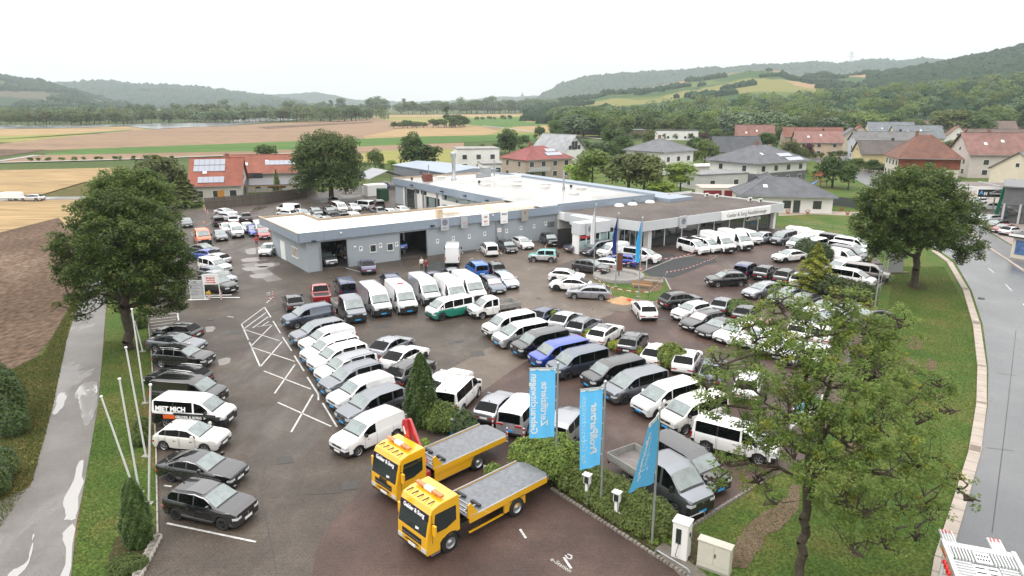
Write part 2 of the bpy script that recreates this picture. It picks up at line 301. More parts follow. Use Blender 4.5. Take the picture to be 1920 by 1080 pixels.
for l in[[(453,609),(496,577)],[(496,577),(508,596)],[(512,603),(526,626)],[(530,633),(547,659)],[(552,668),(570,697)],[(576,708),(597,741),(597,752)],[(605,757),(632,802)],[(457,618),(499,587)],[(474,616),(503,595)],[(490,613),(504,604)],[(482,614),(508,610)],[(453,609),(457,618)],[(471,650),(510,611)],[(458,619),(524,640)],[(488,689),(529,642)],[(471,652),(553,679)],[(515,739),(553,685)],[(495,697),(583,731)],[(546,812),(587,741)],[(521,756),(621,801)],[(313,983),(480,1018)],[(457,618),(488,689)],[(282,593),(333,588),(335,602)],[(282,600),(332,595)],[(282,606),(330,600)],[(283,612),(325,606)],[(284,618),(318,612)],[(285,624),(312,619)],[(308,912),(322,914)],[(417,824),(424,825)],[(311,683),(334,685)],[(426,594),(438,596)],[(500,569),(509,560)],[(648,503),(690,515)],[(866,473),(868,476)],[(893,468),(898,472)],[(938,474),(942,478)],[(880,487),(888,485)],[(753,780),(778,775)],[(1057,1047),(1071,1068)],[(975,994),(986,1011)]]:
 line(l,.12 if l[0][1]>560 else .14)
# painted charging bay words
def ground_text(s,px,py,size,rz,z=.066,nm='road_lettering'):
 o=text(nm,s,size,linem,None,(0,0,0),ext=.001);p=at(px,py);o.location=(p.x,p.y,z);o.rotation_euler=(0,0,rz);return tag(o,kind='structure')
ground_text('e-Station',1052,1062,.34,R(-47));
for a,b in[((1060,1043),(1064,1049)),((1064,1041),(1072,1044)),((1072,1044),(1071,1050)),((1064,1049),(1071,1050))]:line([a,b],.07)
# new asphalt trench, gravel mound, fountain bed
ring('fresh_asphalt',P_((1200,508),(1262,481),(1340,487),(1345,492),(1320,499),(1262,521),(1228,523),(1206,512)),.066,fresh)
ring('fresh_asphalt',P_((1233,476),(1262,478),(1272,486),(1240,489)),.068,fresh)
blob('worn_ground',[(1125,550),(1180,540),(1240,560),(1235,580),(1180,585),(1140,580)],.064,brown)
bed=[(1112,524),(1150,512),(1205,510),(1228,524),(1245,526),(1256,543),(1240,556),(1228,566),(1200,562),(1150,556)]
ring('fountain_bed',P_(*bed),.070,grassm)
blob('bare_patch',[(1180,527),(1232,521),(1240,545),(1200,545)],.075,dirt)
blob('sand_sprinkle',[(1146,570),(1154,566),(1185,568),(1176,572)],.066,mat('loose_sand',(.42,.27,.15),rough=.95))
# planted bed with hedge between driveway and lot; granite kerb stones one by one
ring('hedge_bed',P_((1008,882),(1058,865),(1150,900),(1235,952),(1308,998),(1310,1050),(1288,1072),(1035,920)),.075,soil)
def kerb(name,pts,wd,ht,m,length,gap=.02,jitter=.0,lab=None,z=.0,cat=None):
 root=empty(name,(0,0,0));tag(root,kind='structure')
 i=0;protos=[]
 for k in range(4):
  L_=length*(1-.12*k*(jitter>0));mb=MB();mb.box(-L_/2+gap,L_/2-gap,-wd/2,wd/2,0,ht,tx=.012,ty=.012);protos.append((L_,mb.mesh('kerb_stone',m)))
 for a,b in zip(pts,pts[1:]):
  a=Vector(a);b=Vector(b);d=(b-a);s=0;L=d.length;d.normalize();ang=math.atan2(d.y,d.x)
  while s<L-.02:
   L_,me=protos[rnd.randrange(4)if jitter else 0];c=a+d*(s+L_/2)
   o=link('kerb_stone',me,root,loc=(c.x,c.y,z+rnd.uniform(-1,1)*jitter*.3));o.rotation_euler=(0,0,ang+rnd.uniform(-1,1)*jitter)
   s+=L_;i+=1
   if i>290:return root
 return root
kerb('granite_kerb',P_((1033,918),(1290,1084)),.17,.16,granite,.26,jitter=.06)
kerb('granite_kerb',P_((1296,990),(1235,952)),.15,.15,granite,.26,jitter=.06)
kerb('granite_kerb',P_((1296,990),(1352,953),(1430,905)),.16,.15,granite,.30,jitter=.06)
kerb('concrete_kerb',P_((296,1004),(293,850),(288,740),(284,660),(277,600)),.10,.14,concrete,1.0)
kerb('concrete_kerb',P_((1670,519),(1625,556)),.25,.14,concrete,1.0)
kerb('concrete_kerb',P_((1246,522),(1256,542)),.18,.14,concrete,.8)
kerb('concrete_kerb',P_((1200,512),(1262,487),(1310,478)),.15,.14,concrete,1.0)
# grass ring pavers bottom left
rp=empty('ring_pavers',(0,0,0));tag(rp,kind='structure')
mb=MB();mb.lathe([(.23,0),(.23,.2),(.15,.2),(.15,0)],14);rme=mb.mesh('ring_paver',concrete)
a_,b_2=at(295,1012),at(255,1090)
for k in range(12):
 t=k/9.0;p=a_.lerp(b_2,t);link('ring_paver',rme,rp,loc=(p.x,p.y,0))
# main road on the right, pavement, slabs
rl=[(1762,1200),(1778,1050),(1812,940),(1838,850),(1852,760),(1853,690),(1843,610),(1822,545),(1790,490),(1762,470),(1740,462)]
rr_=[(1730,440),(1760,425),(1812,425),(1850,452),(1925,500),(2100,600),(2300,760),(2500,1200)]
ring('road',P_(*(rl+rr_)),.02,road)
slab=mat('kerb_slab',(.40,.34,.29),rough=.7,var=.2,vscale=.8,world=True,bump=.15)
pts=P_((1752,1140),(1766,1050),(1800,940),(1827,850),(1840,760),(1841,690),(1831,610),(1811,545),(1780,492),(1755,474))
kerb('slab_kerb',pts,.62,.12,slab,1.25,gap=.015)
pts=P_((2000,560),(1925,512),(1850,462),(1815,432),(1790,415))
kerb('slab_kerb',pts,.35,.12,slab,1.2,gap=.015)
ring('pavement',P_((1780,410),(1808,408),(1930,482),(2050,545),(2000,560),(1925,510),(1852,460),(1815,430)),.05,mat('wet_pavement',(.13,.13,.135),rough=.3,var=.2,vscale=.4,world=True))
ring('forecourt',P_((1700,400),(1800,350),(1880,350),(2050,430),(2100,520),(2050,545),(1930,480),(1808,406)),.06,mat('forecourt_paving',(.27,.22,.20),rough=.5,var=.2,vscale=.3,world=True))
for k in range(9):
 t=k/8;c=at(1870+55*t+k*3,495+70*t);
for a,b in[((1853,503),(1864,512)),((1885,533),(1897,546)),((1822,472),(1830,478)),((1918,570),(1935,590))]:line([a,b],.13,z=.03)
ring('side_street',P_((1560,318),(1524,300),(1522,288),(1548,284),(1600,292),(1622,300),(1660,318),(1700,340),(1760,400),(1738,430),(1700,415),(1640,355),(1600,335)),.03,road)
ring('terrace_paving',P_((1460,405),(1525,402),(1610,405),(1612,398),(1535,395),(1520,385),(1460,395)),.012,mat('terrace',(.34,.28,.22),rough=.7,var=.2,vscale=.5,world=True))
for q in([(1660,680),(1690,668),(1720,680),(1715,700),(1670,698)],[(1740,672),(1755,680),(1752,695),(1738,690)],[(1370,1056),(1380,1018),(1402,985),(1430,962),(1468,940),(1486,905),(1500,912),(1498,950),(1470,985),(1440,1005),(1425,1030),(1400,1066)],[(1575,840),(1600,830),(1620,845),(1600,870),(1580,860)],[(1700,630),(1730,640),(1720,655),(1700,650)]):
 blob('bare_patch',q,.012+.001*len(q),dirt)
blob('tree_soil',[(1698,530),(1725,528),(1740,540),(1715,545)],.014,soil)
ring('cabinet_paving',P_((1228,1032),(1245,1018),(1330,1085),(1400,1200),(1300,1110)),.080,mat('paving_blocks',(.17,.15,.125),rough=.7,var=.3,vscale=3,world=True,bump=.3))
# hills, built as land at their distance
hz=195.0
def ridge(name,prof,D,depth,m,seed,amp,base=0.0,nx=240,ny=34,front=1.0):
 """prof: (px, py) of the skyline seen from the camera; the slope runs from D-depth up to D and falls behind"""
 xs=[p[0]for p in prof];x0,x1=xs[0],xs[-1]
 vs=[]
 for j in range(ny):
  t=j/(ny-1);dist=D-depth+depth*1.25*t
  prog=min(1,t*1.25)if t*1.25<=1 else 1-(t*1.25-1)*1.6
  for i in range(nx):
   px=x0+(x1-x0)*i/(nx-1)
   py=lerp(prof[::-1],px)
   H=CAMZ+(hz-py-5)/F*D*1.035
   X=(px-960)/F*D*1.035
   e=prog*prog*(3-2*prog)if front==1 else prog**front
   z=base+(H-base)*e+amp*(noise.noise(Vector((X*.006,dist*.006,seed)))*2.0*e+noise.noise(Vector((X*.025,dist*.025,seed+3)))*e)
   X2=X*dist/D
   vs.append((X2,dist,z))
 fs=[(j*nx+i,j*nx+i+1,(j+1)*nx+i+1,(j+1)*nx+i)for j in range(ny-1)for i in range(nx-1)]
 mb=MB();mb.cs=True;mb.add(vs,fs);o=mb.build(name,m);tag(o,kind='structure');return vs,nx,ny
forestm=mat('forest_cover',(.018,.042,.020),rough=.95,var=.6,vscale=.02,world=True,spec=.1,bump=1,bscale=.05)
def hillmat(name,a,b,c,d,scale):
 m=bpy.data.materials.new(name);m.use_nodes=True;nt=m.node_tree;bb=nt.nodes['Principled BSDF'];L=nt.links;bb.inputs['Roughness'].default_value=1;bb.inputs['Specular IOR Level'].default_value=.05
 g=nt.nodes.new('ShaderNodeNewGeometry');mp=nt.nodes.new('ShaderNodeMapping');mp.inputs['Scale'].default_value=(.6,1,3.0);L.new(g.outputs['Position'],mp.inputs['Vector'])
 v=nt.nodes.new('ShaderNodeTexVoronoi');v.inputs['Scale'].default_value=scale;v.inputs['Randomness'].default_value=.9
 n=nt.nodes.new('ShaderNodeTexNoise');n.inputs['Scale'].default_value=scale*2;n.inputs['Detail'].default_value=4;L.new(mp.outputs['Vector'],n.inputs['Vector'])
 ad=nt.nodes.new('ShaderNodeVectorMath');ad.operation='MULTIPLY_ADD';ad.inputs[1].default_value=(120,120,60);L.new(n.outputs['Color'],ad.inputs[0]);L.new(mp.outputs['Vector'],ad.inputs[2]);L.new(ad.outputs['Vector'],v.inputs['Vector'])
 s=nt.nodes.new('ShaderNodeSeparateColor');L.new(v.outputs['Color'],s.inputs['Color'])
 cr=nt.nodes.new('ShaderNodeValToRGB');cr.color_ramp.interpolation='CONSTANT';e=cr.color_ramp.elements
 while len(e)<4:e.new(.5)
 for k,(p,cc)in enumerate(((0,a),(.38,b),(.66,c),(.86,d))):e[k].position=p;e[k].color=(*cc,1)
 L.new(s.outputs['Red'],cr.inputs['Fac']);L.new(cr.outputs['Color'],bb.inputs['Base Color']);return m
hm1=hillmat('slope_fields',(.045,.085,.03),(.10,.13,.04),(.18,.17,.06),(.30,.20,.11),.0055)
hm2=hillmat('vineyard_slopes',(.03,.055,.03),(.05,.085,.035),(.07,.10,.04),(.10,.09,.06),.004)
HILLS={}
HILLS['far_right']=ridge('hill',[(1000,190),(1012,182),(1040,165),(1085,152),(1130,146),(1200,142),(1300,136),(1400,131),(1460,127),(1520,127),(1600,122),(1700,122),(1750,128),(1900,140)],4200,900,forestm,1,6)
HILLS['mid_right']=ridge('hill',[(985,194),(1080,183),(1150,170),(1200,165),(1290,152),(1330,146),(1370,138),(1430,138),(1480,148),(1540,150),(1640,140),(1700,128),(1760,117),(1820,104),(1880,88),(1960,74),(2100,66)],1900,1150,hm1,2,5,nx=320,ny=50)
HILLS['far_left2']=ridge('hill',[(440,188),(480,176),(540,175),(580,172),(620,171),(650,176),(690,183),(760,186),(800,189)],5600,1000,forestm,7,6)
HILLS['far_left']=ridge('hill',[(120,190),(165,162),(215,157),(250,157),(300,163),(380,167),(440,172),(500,179),(560,188),(600,194)],4300,1200,forestm,4,6)
HILLS['left']=ridge('hill',[(-220,138),(-60,140),(0,143),(40,147),(75,149),(100,156),(140,159),(170,166),(210,176),(260,190),(290,194)],2600,1200,hm2,5,6)
HILLS['far_mid']=ridge('hill',[(800,186),(880,183),(930,179),(1000,176),(1040,180),(1080,190)],6000,1000,forestm,9,5)
mbm=MB();mbm.lathe([(.001,.004),(.3,.004),(.34,.0)],20);mhm=mbm.mesh('manhole_cover',mat('cast_iron',(.06,.06,.06),rough=.45,bump=.8,bscale=30))
for px,py in((484,474),(620,520),(700,880),(470,640),(860,640),(1240,600),(1840,560)):
 p=at(px,py);o=link('manhole_cover',mhm,None,loc=(p.x,p.y,.07));tag(o,kind='structure')
tar=mat('tar_seam',(.03,.028,.027),rough=.4);pat=mat('asphalt_patch',(.045,.040,.036),rough=.5,var=.3,vscale=3,world=True)
for q in([(640,905),(668,903),(672,918),(642,921)],[(520,860),(548,856),(552,868),(522,872)],[(430,620),(452,619),(455,626),(431,627)],[(700,610),(730,608),(733,614),(702,616)],[(880,660),(905,658),(910,668),(884,670)]):ring('repair_patch',P_(*q),.060,pat)
for l in([(470,760),(500,850),(490,930),(520,1079)],[(590,520),(560,545),(520,552)],[(760,640),(800,655),(870,640)],[(560,930),(640,925)],[(700,590),(690,640)]):line(l,.035,tar,.061)
for l in([(1905,620),(1885,800),(1860,1000)],[(1870,700),(1905,705)],[(1850,840),(1900,846)]):line(l,.05,tar,.026)
for px,py in((395,600),(640,840),(1010,560)):
 p=at(px,py);o=MB().box(-.25,.25,-.25,.25,0,.012).build('drain_grate',M['cast_iron'],None,loc=(p.x,p.y,.058));tag(o,kind='structure')
# vehicles
glass=mat('car_glass',(0.003,0.004,0.004),rough=0.05,spec=0.16)
wglass=mat('windscreen_glass',(0.19,0.24,0.24),rough=0.06,spec=0.5,coat=.7,var=.5,vscale=1.2)  # pale base colour imitates sky reflected in the windscreens
trim=mat('black_plastic',(0.018,0.018,0.019),rough=0.45)
under=mat('underbody',(0.01,0.01,0.01),rough=0.9)
tyre=mat('tyre_rubber',(0.016,0.016,0.016),rough=0.8)
rimm=mat('alloy_rim',(0.55,0.56,0.58),rough=0.3,metal=0.8)
rimd=mat('dark_rim',(0.05,0.05,0.055),rough=0.35,metal=0.6)
lampw=mat('headlight_glass',(0.62,0.66,0.68),rough=0.08,spec=0.8,coat=1.0)
lampr=mat('taillight_red',(0.42,0.012,0.015),rough=0.12,coat=1.0)
chrome=mat('chrome',(0.75,0.76,0.78),rough=0.15,metal=1.0)
platew=mat('plate_white',(0.75,0.75,0.75),rough=0.4)
plateb=mat('plate_blue',(0.03,0.33,0.72),rough=0.35)
inter=mat('sunshade_pink',(0.62,0.42,0.40),rough=0.4,coat=0.5)
roofgl=mat('roof_glass',(0.02,0.022,0.025),rough=0.05,coat=1.0)
# L half lengths: xf front, xr rear. top: (x,z) front to rear. win: side panes. ws/rw: windscreen / rear window x intervals
SP={'hatch':dict(W=1.80,top=[(2.1,.66),(2.06,.76),(1.85,.87),(1.0,.99),(.15,1.40),(-.5,1.46),(-1.35,1.41),(-1.92,1.0),(-2.04,.9),(-2.1,.70)],ws=(1.0,.15),rw=(-1.35,-1.92),win=[(.72,-.25),(-.33,-1.15),(-1.22,-1.6)],belt=(.86,.99),ax=(1.28,-1.33),R=.32,tum=.30),'suv':dict(W=1.86,top=[(2.25,.80),(2.2,.92),(1.95,1.02),(1.15,1.12),(.35,1.57),(-.3,1.65),(-1.6,1.59),(-2.1,1.12),(-2.2,1.0),(-2.25,.75)],ws=(1.15,.35),rw=(-1.6,-2.1),win=[(.85,-.2),(-.28,-1.1),(-1.2,-1.8)],belt=(1.0,1.1),ax=(1.4,-1.38),R=.36,tum=.28,rails=1,clad=1),'suvcoupe':dict(W=1.88,top=[(2.3,.72),(2.24,.86),(1.95,.97),(1.15,1.09),(.3,1.52),(-.4,1.59),(-1.1,1.52),(-2.0,1.12),(-2.2,1.06),(-2.3,.8)],ws=(1.15,.3),rw=(-1.1,-2.0),win=[(.85,-.2),(-.28,-1.05),(-1.12,-1.7)],belt=(.97,1.08),ax=(1.4,-1.38),R=.37,tum=.30,clad=1),'estate':dict(W=1.82,top=[(2.36,.64),(2.3,.76),(2.05,.86),(1.1,.98),(.25,1.39),(-.4,1.46),(-1.75,1.40),(-2.2,1.0),(-2.3,.88),(-2.36,.68)],ws=(1.1,.25),rw=(-1.75,-2.2),win=[(.78,-.25),(-.33,-1.15),(-1.25,-1.95)],belt=(.88,.98),ax=(1.45,-1.38),R=.33,tum=.30,rails=1),'sedan':dict(W=1.84,top=[(2.38,.62),(2.32,.75),(2.05,.84),(1.05,.96),(.2,1.36),(-.4,1.42),(-.95,1.36),(-1.75,1.05),(-2.28,.98),(-2.38,.70)],ws=(1.05,.2),rw=(-.95,-1.75),win=[(.72,-.3),(-.38,-1.1),(-1.16,-1.45)],belt=(.86,.97),ax=(1.45,-1.38),R=.33,tum=.32),'caddy':dict(W=1.86,top=[(2.3,.84),(2.26,.94),(2.02,1.04),(1.3,1.18),(.55,1.66),(-.2,1.82),(-1.9,1.79),(-2.2,1.62),(-2.27,1.0),(-2.3,.6)],ws=(1.3,.52),rw=(-2.2,-2.27),win=[(.95,.08)],belt=(1.0,1.12),ax=(1.42,-1.38),R=.33,tum=.13,bump=1),'kombi':dict(W=1.86,top=[(2.3,.84),(2.26,.94),(2.02,1.04),(1.3,1.18),(.55,1.66),(-.2,1.82),(-1.9,1.79),(-2.2,1.62),(-2.27,1.0),(-2.3,.6)],ws=(1.3,.52),rw=(-2.2,-2.27),win=[(.95,.08),(-.08,-1.1),(-1.2,-2.0)],belt=(1.0,1.12),ax=(1.42,-1.38),R=.33,tum=.13,bump=1,rails=1),'bus':dict(W=1.90,top=[(2.45,.92),(2.41,1.02),(2.25,1.10),(1.72,1.22),(1.0,1.78),(.5,1.92),(-2.1,1.95),(-2.33,1.82),(-2.42,1.1),(-2.45,.6)],ws=(1.72,.98),rw=(-2.33,-2.42),win=[(1.4,.52),(.4,-.85),(-.93,-2.2)],belt=(1.08,1.14),ax=(1.55,-1.45),R=.35,tum=.12,bump=1,dark=1),'buscargo':dict(W=1.90,top=[(2.45,.92),(2.41,1.02),(2.25,1.10),(1.72,1.22),(1.0,1.78),(.5,1.92),(-2.1,1.95),(-2.33,1.82),(-2.42,1.1),(-2.45,.6)],ws=(1.72,.98),rw=(-2.33,-2.42),win=[(1.4,.52)],belt=(1.08,1.14),ax=(1.55,-1.45),R=.35,tum=.12,bump=1),'multi':dict(W=1.93,top=[(2.5,.78),(2.45,.94),(2.2,1.06),(1.75,1.16),(.75,1.76),(.2,1.88),(-2.1,1.88),(-2.4,1.74),(-2.47,1.1),(-2.5,.6)],ws=(1.75,.75),rw=(-2.4,-2.47),win=[(1.3,.38),(.3,-.9),(-.97,-2.25)],belt=(1.05,1.14),ax=(1.62,-1.5),R=.36,tum=.13,dark=1),'buzz':dict(W=1.98,top=[(2.36,.80),(2.33,1.0),(2.25,1.15),(2.0,1.25),(1.15,1.80),(.6,1.92),(-2.0,1.92),(-2.25,1.75),(-2.33,1.1),(-2.36,.6)],ws=(2.0,1.15),rw=(-2.25,-2.33),win=[(1.62,1.25),(1.15,.2),(.12,-.95),(-1.02,-2.0)],belt=(1.1,1.18),ax=(1.5,-1.49),R=.40,tum=.12),'crafter':dict(W=2.02,top=[(2.95,1.02),(2.91,1.14),(2.7,1.26),(2.25,1.36),(1.55,2.05),(1.25,2.40),(.7,2.56),(-2.6,2.58),(-2.88,2.50),(-2.95,.6)],ws=(2.25,1.5),rw=(-2.93,-2.94),win=[(1.85,1.0)],belt=(1.18,1.24),ax=(2.0,-1.64),R=.36,tum=.07,bump=2,hollowrear=1),'craftercab':dict(W=2.02,top=[(2.95,1.02),(2.91,1.14),(2.7,1.26),(2.25,1.36),(1.5,2.1),(1.1,2.28),(-.2,2.28),(-.42,2.2),(-.45,.9)],ws=(2.25,1.5),rw=(-.42,-.44),win=[(1.85,1.0),(.85,.1)],belt=(1.18,1.24),ax=(2.0,-1.64),R=.36,tum=.09,bump=2,bed=(-.55,-3.1,.86,1.02)),'buscab':dict(W=1.90,top=[(2.45,.92),(2.41,1.02),(2.25,1.10),(1.72,1.22),(1.0,1.78),(.5,1.92),(-.1,1.93),(-.3,1.86),(-.34,.8)],ws=(1.72,.98),rw=(-.3,-.33),win=[(1.4,.52),(.4,-.15)],belt=(1.08,1.14),ax=(1.55,-1.55),R=.35,tum=.12,bump=1,bed=(-.42,-2.6,.80,.96)),'pickup':dict(W=1.92,top=[(2.6,.88),(2.55,1.02),(2.3,1.12),(1.4,1.2),(.75,1.68),(.2,1.82),(-.6,1.78),(-1.0,1.25),(-1.05,1.16),(-2.5,1.15),(-2.6,1.1),(-2.62,.7)],ws=(1.4,.75),rw=(-.6,-1.0),win=[(1.1,.1),(.02,-.75)],belt=(1.08,1.14),ax=(1.65,-1.58),R=.40,tum=.2,clad=1,tub=(-1.15,-2.5)),'jeep':dict(W=1.68,top=[(1.86,.85),(1.8,.98),(1.6,1.04),(.95,1.1),(.5,1.62),(-.1,1.70),(-1.65,1.68),(-1.78,1.1),(-1.86,1.0),(-1.88,.6)],ws=(.95,.5),rw=(-1.65,-1.78),win=[(.62,-.25),(-.38,-1.45)],belt=(1.0,1.05),ax=(1.15,-1.13),R=.36,tum=.2,clad=1,spare=1),}
SP['minisuv']=dict(SP['suv'],top=[(x*.93,z*.96)for x,z in SP['suv']['top']],ws=(1.07,.33),rw=(-1.49,-1.95),win=[(.79,-.2),(-.28,-1.05),(-1.15,-1.65)],ax=(1.3,-1.28),W=1.80,R=.34)
ROOFZ=dict(hatch=1.44,suv=1.62,minisuv=1.55,suvcoupe=1.56,estate=1.44,sedan=1.40,caddy=1.80,kombi=1.80,bus=1.93,buscargo=1.93,multi=1.87,buzz=1.91,crafter=2.56,craftercab=2.27,buscab=1.92,pickup=1.80,jeep=1.68)
ROOFX=dict(hatch=-.5,suv=-.6,minisuv=-.55,suvcoupe=-.4,estate=-.7,sedan=-.35,caddy=-.75,kombi=-.75,bus=-.7,buscargo=-.7,multi=-.8,buzz=-.45,crafter=-.9,craftercab=.35,buscab=.35,pickup=.1,jeep=-.55)
CACHE={}
def car_parts(kind):
 if kind in CACHE:return CACHE[kind]
 S=SP[kind];W=S['W']/2;top=S['top'];xF=top[0][0];xR=top[-1][0];bf,br=S['belt'];Rw=S['R'];ax=S['ax'];tum=S['tum']
 cl=.22 if Rw<.35 else .26
 if S.get('bed'):ax_in=[ax[0]]
 else:ax_in=ax
 xs=set([xF,xF-.03,xF-.12,xF-.25,xF-.45,xR,xR+.03,xR+.12,xR+.28])
 for x,z in top:xs.add(x)
 for a,b in S['win']:xs.add(a);xs.add(b)
 AR=Rw+.055
 for a in ax_in:
  for k in(1.0,.96,.82,.55,.2):xs.add(a+AR*k);xs.add(a-AR*k)
 xs.add(S['ws'][0]-.1)
 xs=sorted([x for x in xs if xR<=x<=xF],reverse=True)
 keep=set([xF,xR])|set(x for x,z in top)|set(sum([list(q)for q in S['win']],[]))
 out=[]
 for x in xs:
  if out and abs(out[-1]-x)<.025:
   if x in keep and out[-1]not in keep:out[-1]=x
   elif x not in keep:continue
   elif abs(out[-1]-x)<1e-4:continue
   else:out.append(x)
  else:out.append(x)
 xs=out
 tops=S['top']
 def ztop(x):return lerp(tops,x)
 def wid(x):
  t=max(0,(x-0.0)/xF)if x>0 else 0;tr=x/xR if x<0 else 0
  if S.get('bed')and x<0:tr=0
  return W*(1-.05*t**3-.13*t**12-.03*tr**3-.09*tr**16)
 def mkring(x):
  zt=ztop(x);w_=wid(x);bl=min(bf+(br-bf)*(xF-x)/(xF-xR),zt-.03)
  e=0
  if x>xF-.12:e=.08
  if x<xR+.12 and not S.get('bed'):e=.10
  a=0
  for q in ax_in:
   if abs(x-q)<AR-1e-4:a=max(a,Rw+math.sqrt(AR*AR-(x-q)**2))
   elif abs(abs(x-q)-AR)<1e-3:a=max(a,cl+.05)
  c0=cl+e;h=max(zt-bl,.03)
  p2=max(c0+.02,a);p3=max(c0+.14,a+.02);p4=max(.5*(c0+bl),a+.05);p5=max(bl-.11,p4+.02)
  p6=max(bl,p5+.015)
  gy=w_*.955-tum*h
  if h<.05:gy=w_*.93
  if h<.2:gy=min(gy,w_*.93)
  yy8=gy
  ring=[(0,c0),(w_*.68,max(c0,a)),(w_*.97,p2),(w_*.99,p3),(w_,p4),(w_*.99,p5),(w_*.955,p6),(w_*.945-tum*min(.05,.2*h),max(bl+min(.045,.2*h),p6+.004)),(yy8,max(zt-min(.10,.38*h),p6+.008)),(yy8*.90,zt-min(.035,.12*h)),(yy8*.45,zt-min(.008,.03*h)),(0,zt)]
  return ring
 rings=[mkring(x)for x in xs]
 nr=12
 V=[];idx=[]
 for x,r in zip(xs,rings):
  row=[]
  for s_ in(-1,1):
   rr=[]
   for j,(y,z)in enumerate(r):
    if s_==1 and(j==0 or j==nr-1):rr.append(idx_l[j]);continue
    V.append((x,s_*y,z));rr.append(len(V)-1)
   if s_==-1:idx_l=rr
   row.append(rr)
  idx.append(row)
 parts={}
 def put(p,slot,f):parts.setdefault(p,[]).append((f,slot))
 ws,rw=S['ws'],S['rw'];bump=S.get('bump',0)
 pickr=S.get('tub')
 for i in range(len(xs)-1):
  xm=(xs[i]+xs[i+1])/2
  for si,sg in enumerate((-1,1)):
   a,b=idx[i][si],idx[i+1][si]
   for j in range(nr-1):
    f=(a[j],a[j+1],b[j+1],b[j])if sg==1 else(a[j],b[j],b[j+1],a[j+1])
    if len(set(f))<4:f=tuple(dict.fromkeys(f))
    p,sl='body',0
    if j==0 or j==1:sl=2
    elif j==2:sl=1 if(S.get('clad')or bump)else 0
    elif j==3 and(S.get('clad')or bump)and(xm>xF-.25 or xm<xR+.2 or any(abs(xm-q)<AR for q in ax_in)):sl=1
    elif j==4 and bump==2 and xm>xF-.2:sl=1
    elif j==7:
     for k,(wa,wb)in enumerate(S['win']):
      if wb<xm<wa:p='side_window%d%s'%(k,'LR'[si]);sl=0
     if p=='body' and S.get('dark')and S['win'][-1][1]<xm<S['win'][0][0]and not(S['win'][0][1]-.0>xm>S['win'][1][0]):sl=1
     if p=='body' and kind in('hatch','suv','minisuv','estate','sedan','suvcoupe')and S['win'][-1][1]<xm<S['win'][0][0]:sl=1
    elif j>=9 and ws[1]<xm<ws[0]:
     if xm>ws[0]-.1:sl=1
     else:p='windshield'
    elif j>=9 and rw[1]<xm<rw[0]and kind!='crafter':p='rear_window'
    elif j>=9 and pickr and pickr[1]<xm<pickr[0]:sl=1
    put(p,sl,f)
 for end,row in((0,idx[0]),(1,idx[-1])):
  for j in range(nr-1):
   l,r=row[0],row[1]
   f=tuple(dict.fromkeys((l[j],l[j+1],r[j+1],r[j])if end==0 else(l[j],r[j],r[j+1],l[j+1])))
   sl=0
   if j<2:sl=2
   elif j<3 or(bump and j<4)or(bump==2 and end==0 and j<5):sl=1
   if len(f)>=3:put('body',sl,f)
 res={}
 dfm={'body':[None,trim,under]}
 for p,fl in parts.items():
  vmap={};vv=[];ff=[];mi=[]
  for f,sl in fl:
   ff.append([vmap.setdefault(i,len(vmap))for i in f]);mi.append(sl)
  vv=[None]*len(vmap)
  for k,n_ in vmap.items():vv[n_]=V[k]
  me=bpy.data.meshes.new(kind+'_'+p);me.from_pydata(vv,[],ff)
  n_slots=3 if p=='body' else 1
  for _ in range(n_slots):me.materials.append(None)
  me.polygons.foreach_set('material_index',mi);me.polygons.foreach_set('use_smooth',[True]*len(ff));me.update()
  bm=bmesh.new();bm.from_mesh(me)
  for e in bm.edges:
   if len(e.link_faces)==2 and e.calc_face_angle(0)>R(38):e.smooth=False
  bm.to_mesh(me);bm.free()
  res[p]=me
 def outline(front,z):
  pts=[];x0=xF if front else xR;ye=wid(x0)*.99
  for k in range(7):pts.append((x0,ye*k/6))
  st=[x for x in(xs if front else xs[::-1])][1:]
  for x in st:
   if abs(x-x0)>.9:break
   pts.append((x,wid(x)*.995))
  return pts
 def band(front,s0,s1,z0,z1,off=.012,side=1):
  pts=outline(front,z0);d=[0]
  for p,q in zip(pts,pts[1:]):d.append(d[-1]+math.dist(p,q))
  def P(s):
   s=min(s,d[-1])
   for k in range(len(pts)-1):
    if s<=d[k+1]:
     t=(s-d[k])/max(d[k+1]-d[k],1e-6);return(pts[k][0]+(pts[k+1][0]-pts[k][0])*t,pts[k][1]+(pts[k+1][1]-pts[k][1])*t)
   return pts[-1]
  ss=sorted(set([s0,s1]+[q for q in d if s0<q<s1]));ring=[P(s)for s in ss]
  o_=[]
  sg=1 if front else-1
  for(x,y)in ring:
   t=min(1,y/max(W*.85,.01));o_.append((x+sg*off*(1-.4*t),y+off*t))
  vs=[];fs=[]
  for(x,y),(x2,y2)in zip(ring,o_):
   vs+=[(x-sg*.02,(y-.02)*side,z0),(x2,y2*side,z0),(x2,y2*side,z1),(x-sg*.02,(y-.02)*side,z1)]
  m=len(ring)
  for k in range(m-1):
   for q in range(4):fs.append((k*4+q,k*4+(q+1)%4,(k+1)*4+(q+1)%4,(k+1)*4+q))
  fs.append((0,1,2,3));fs.append(((m-1)*4+3,(m-1)*4+2,(m-1)*4+1,(m-1)*4))
  return vs,fs
 ex=[]
 ye=wid(xF)*.99;zn=top[0][1]
 def bandpart(nm,key,*a,both=False,**k):
  for sd in((1,-1)if both else(1,)):
   mb=MB();
   if both:mb.add(*band(*a,side=sd,**k))
   else:mb.add(*band(*a,side=1,**k));mb.add(*band(*a,side=-1,**k))
   ex.append((nm,mb.mesh(kind+nm,[None]),key))
 hl=.14 if bump else .11
 bandpart('headlight','lampw',True,ye*.62,ye+.26,zn-hl-.02,zn-.015,both=True)
 bandpart('grille','trim',True,0,ye*.58,zn-hl-.03,zn-.03)
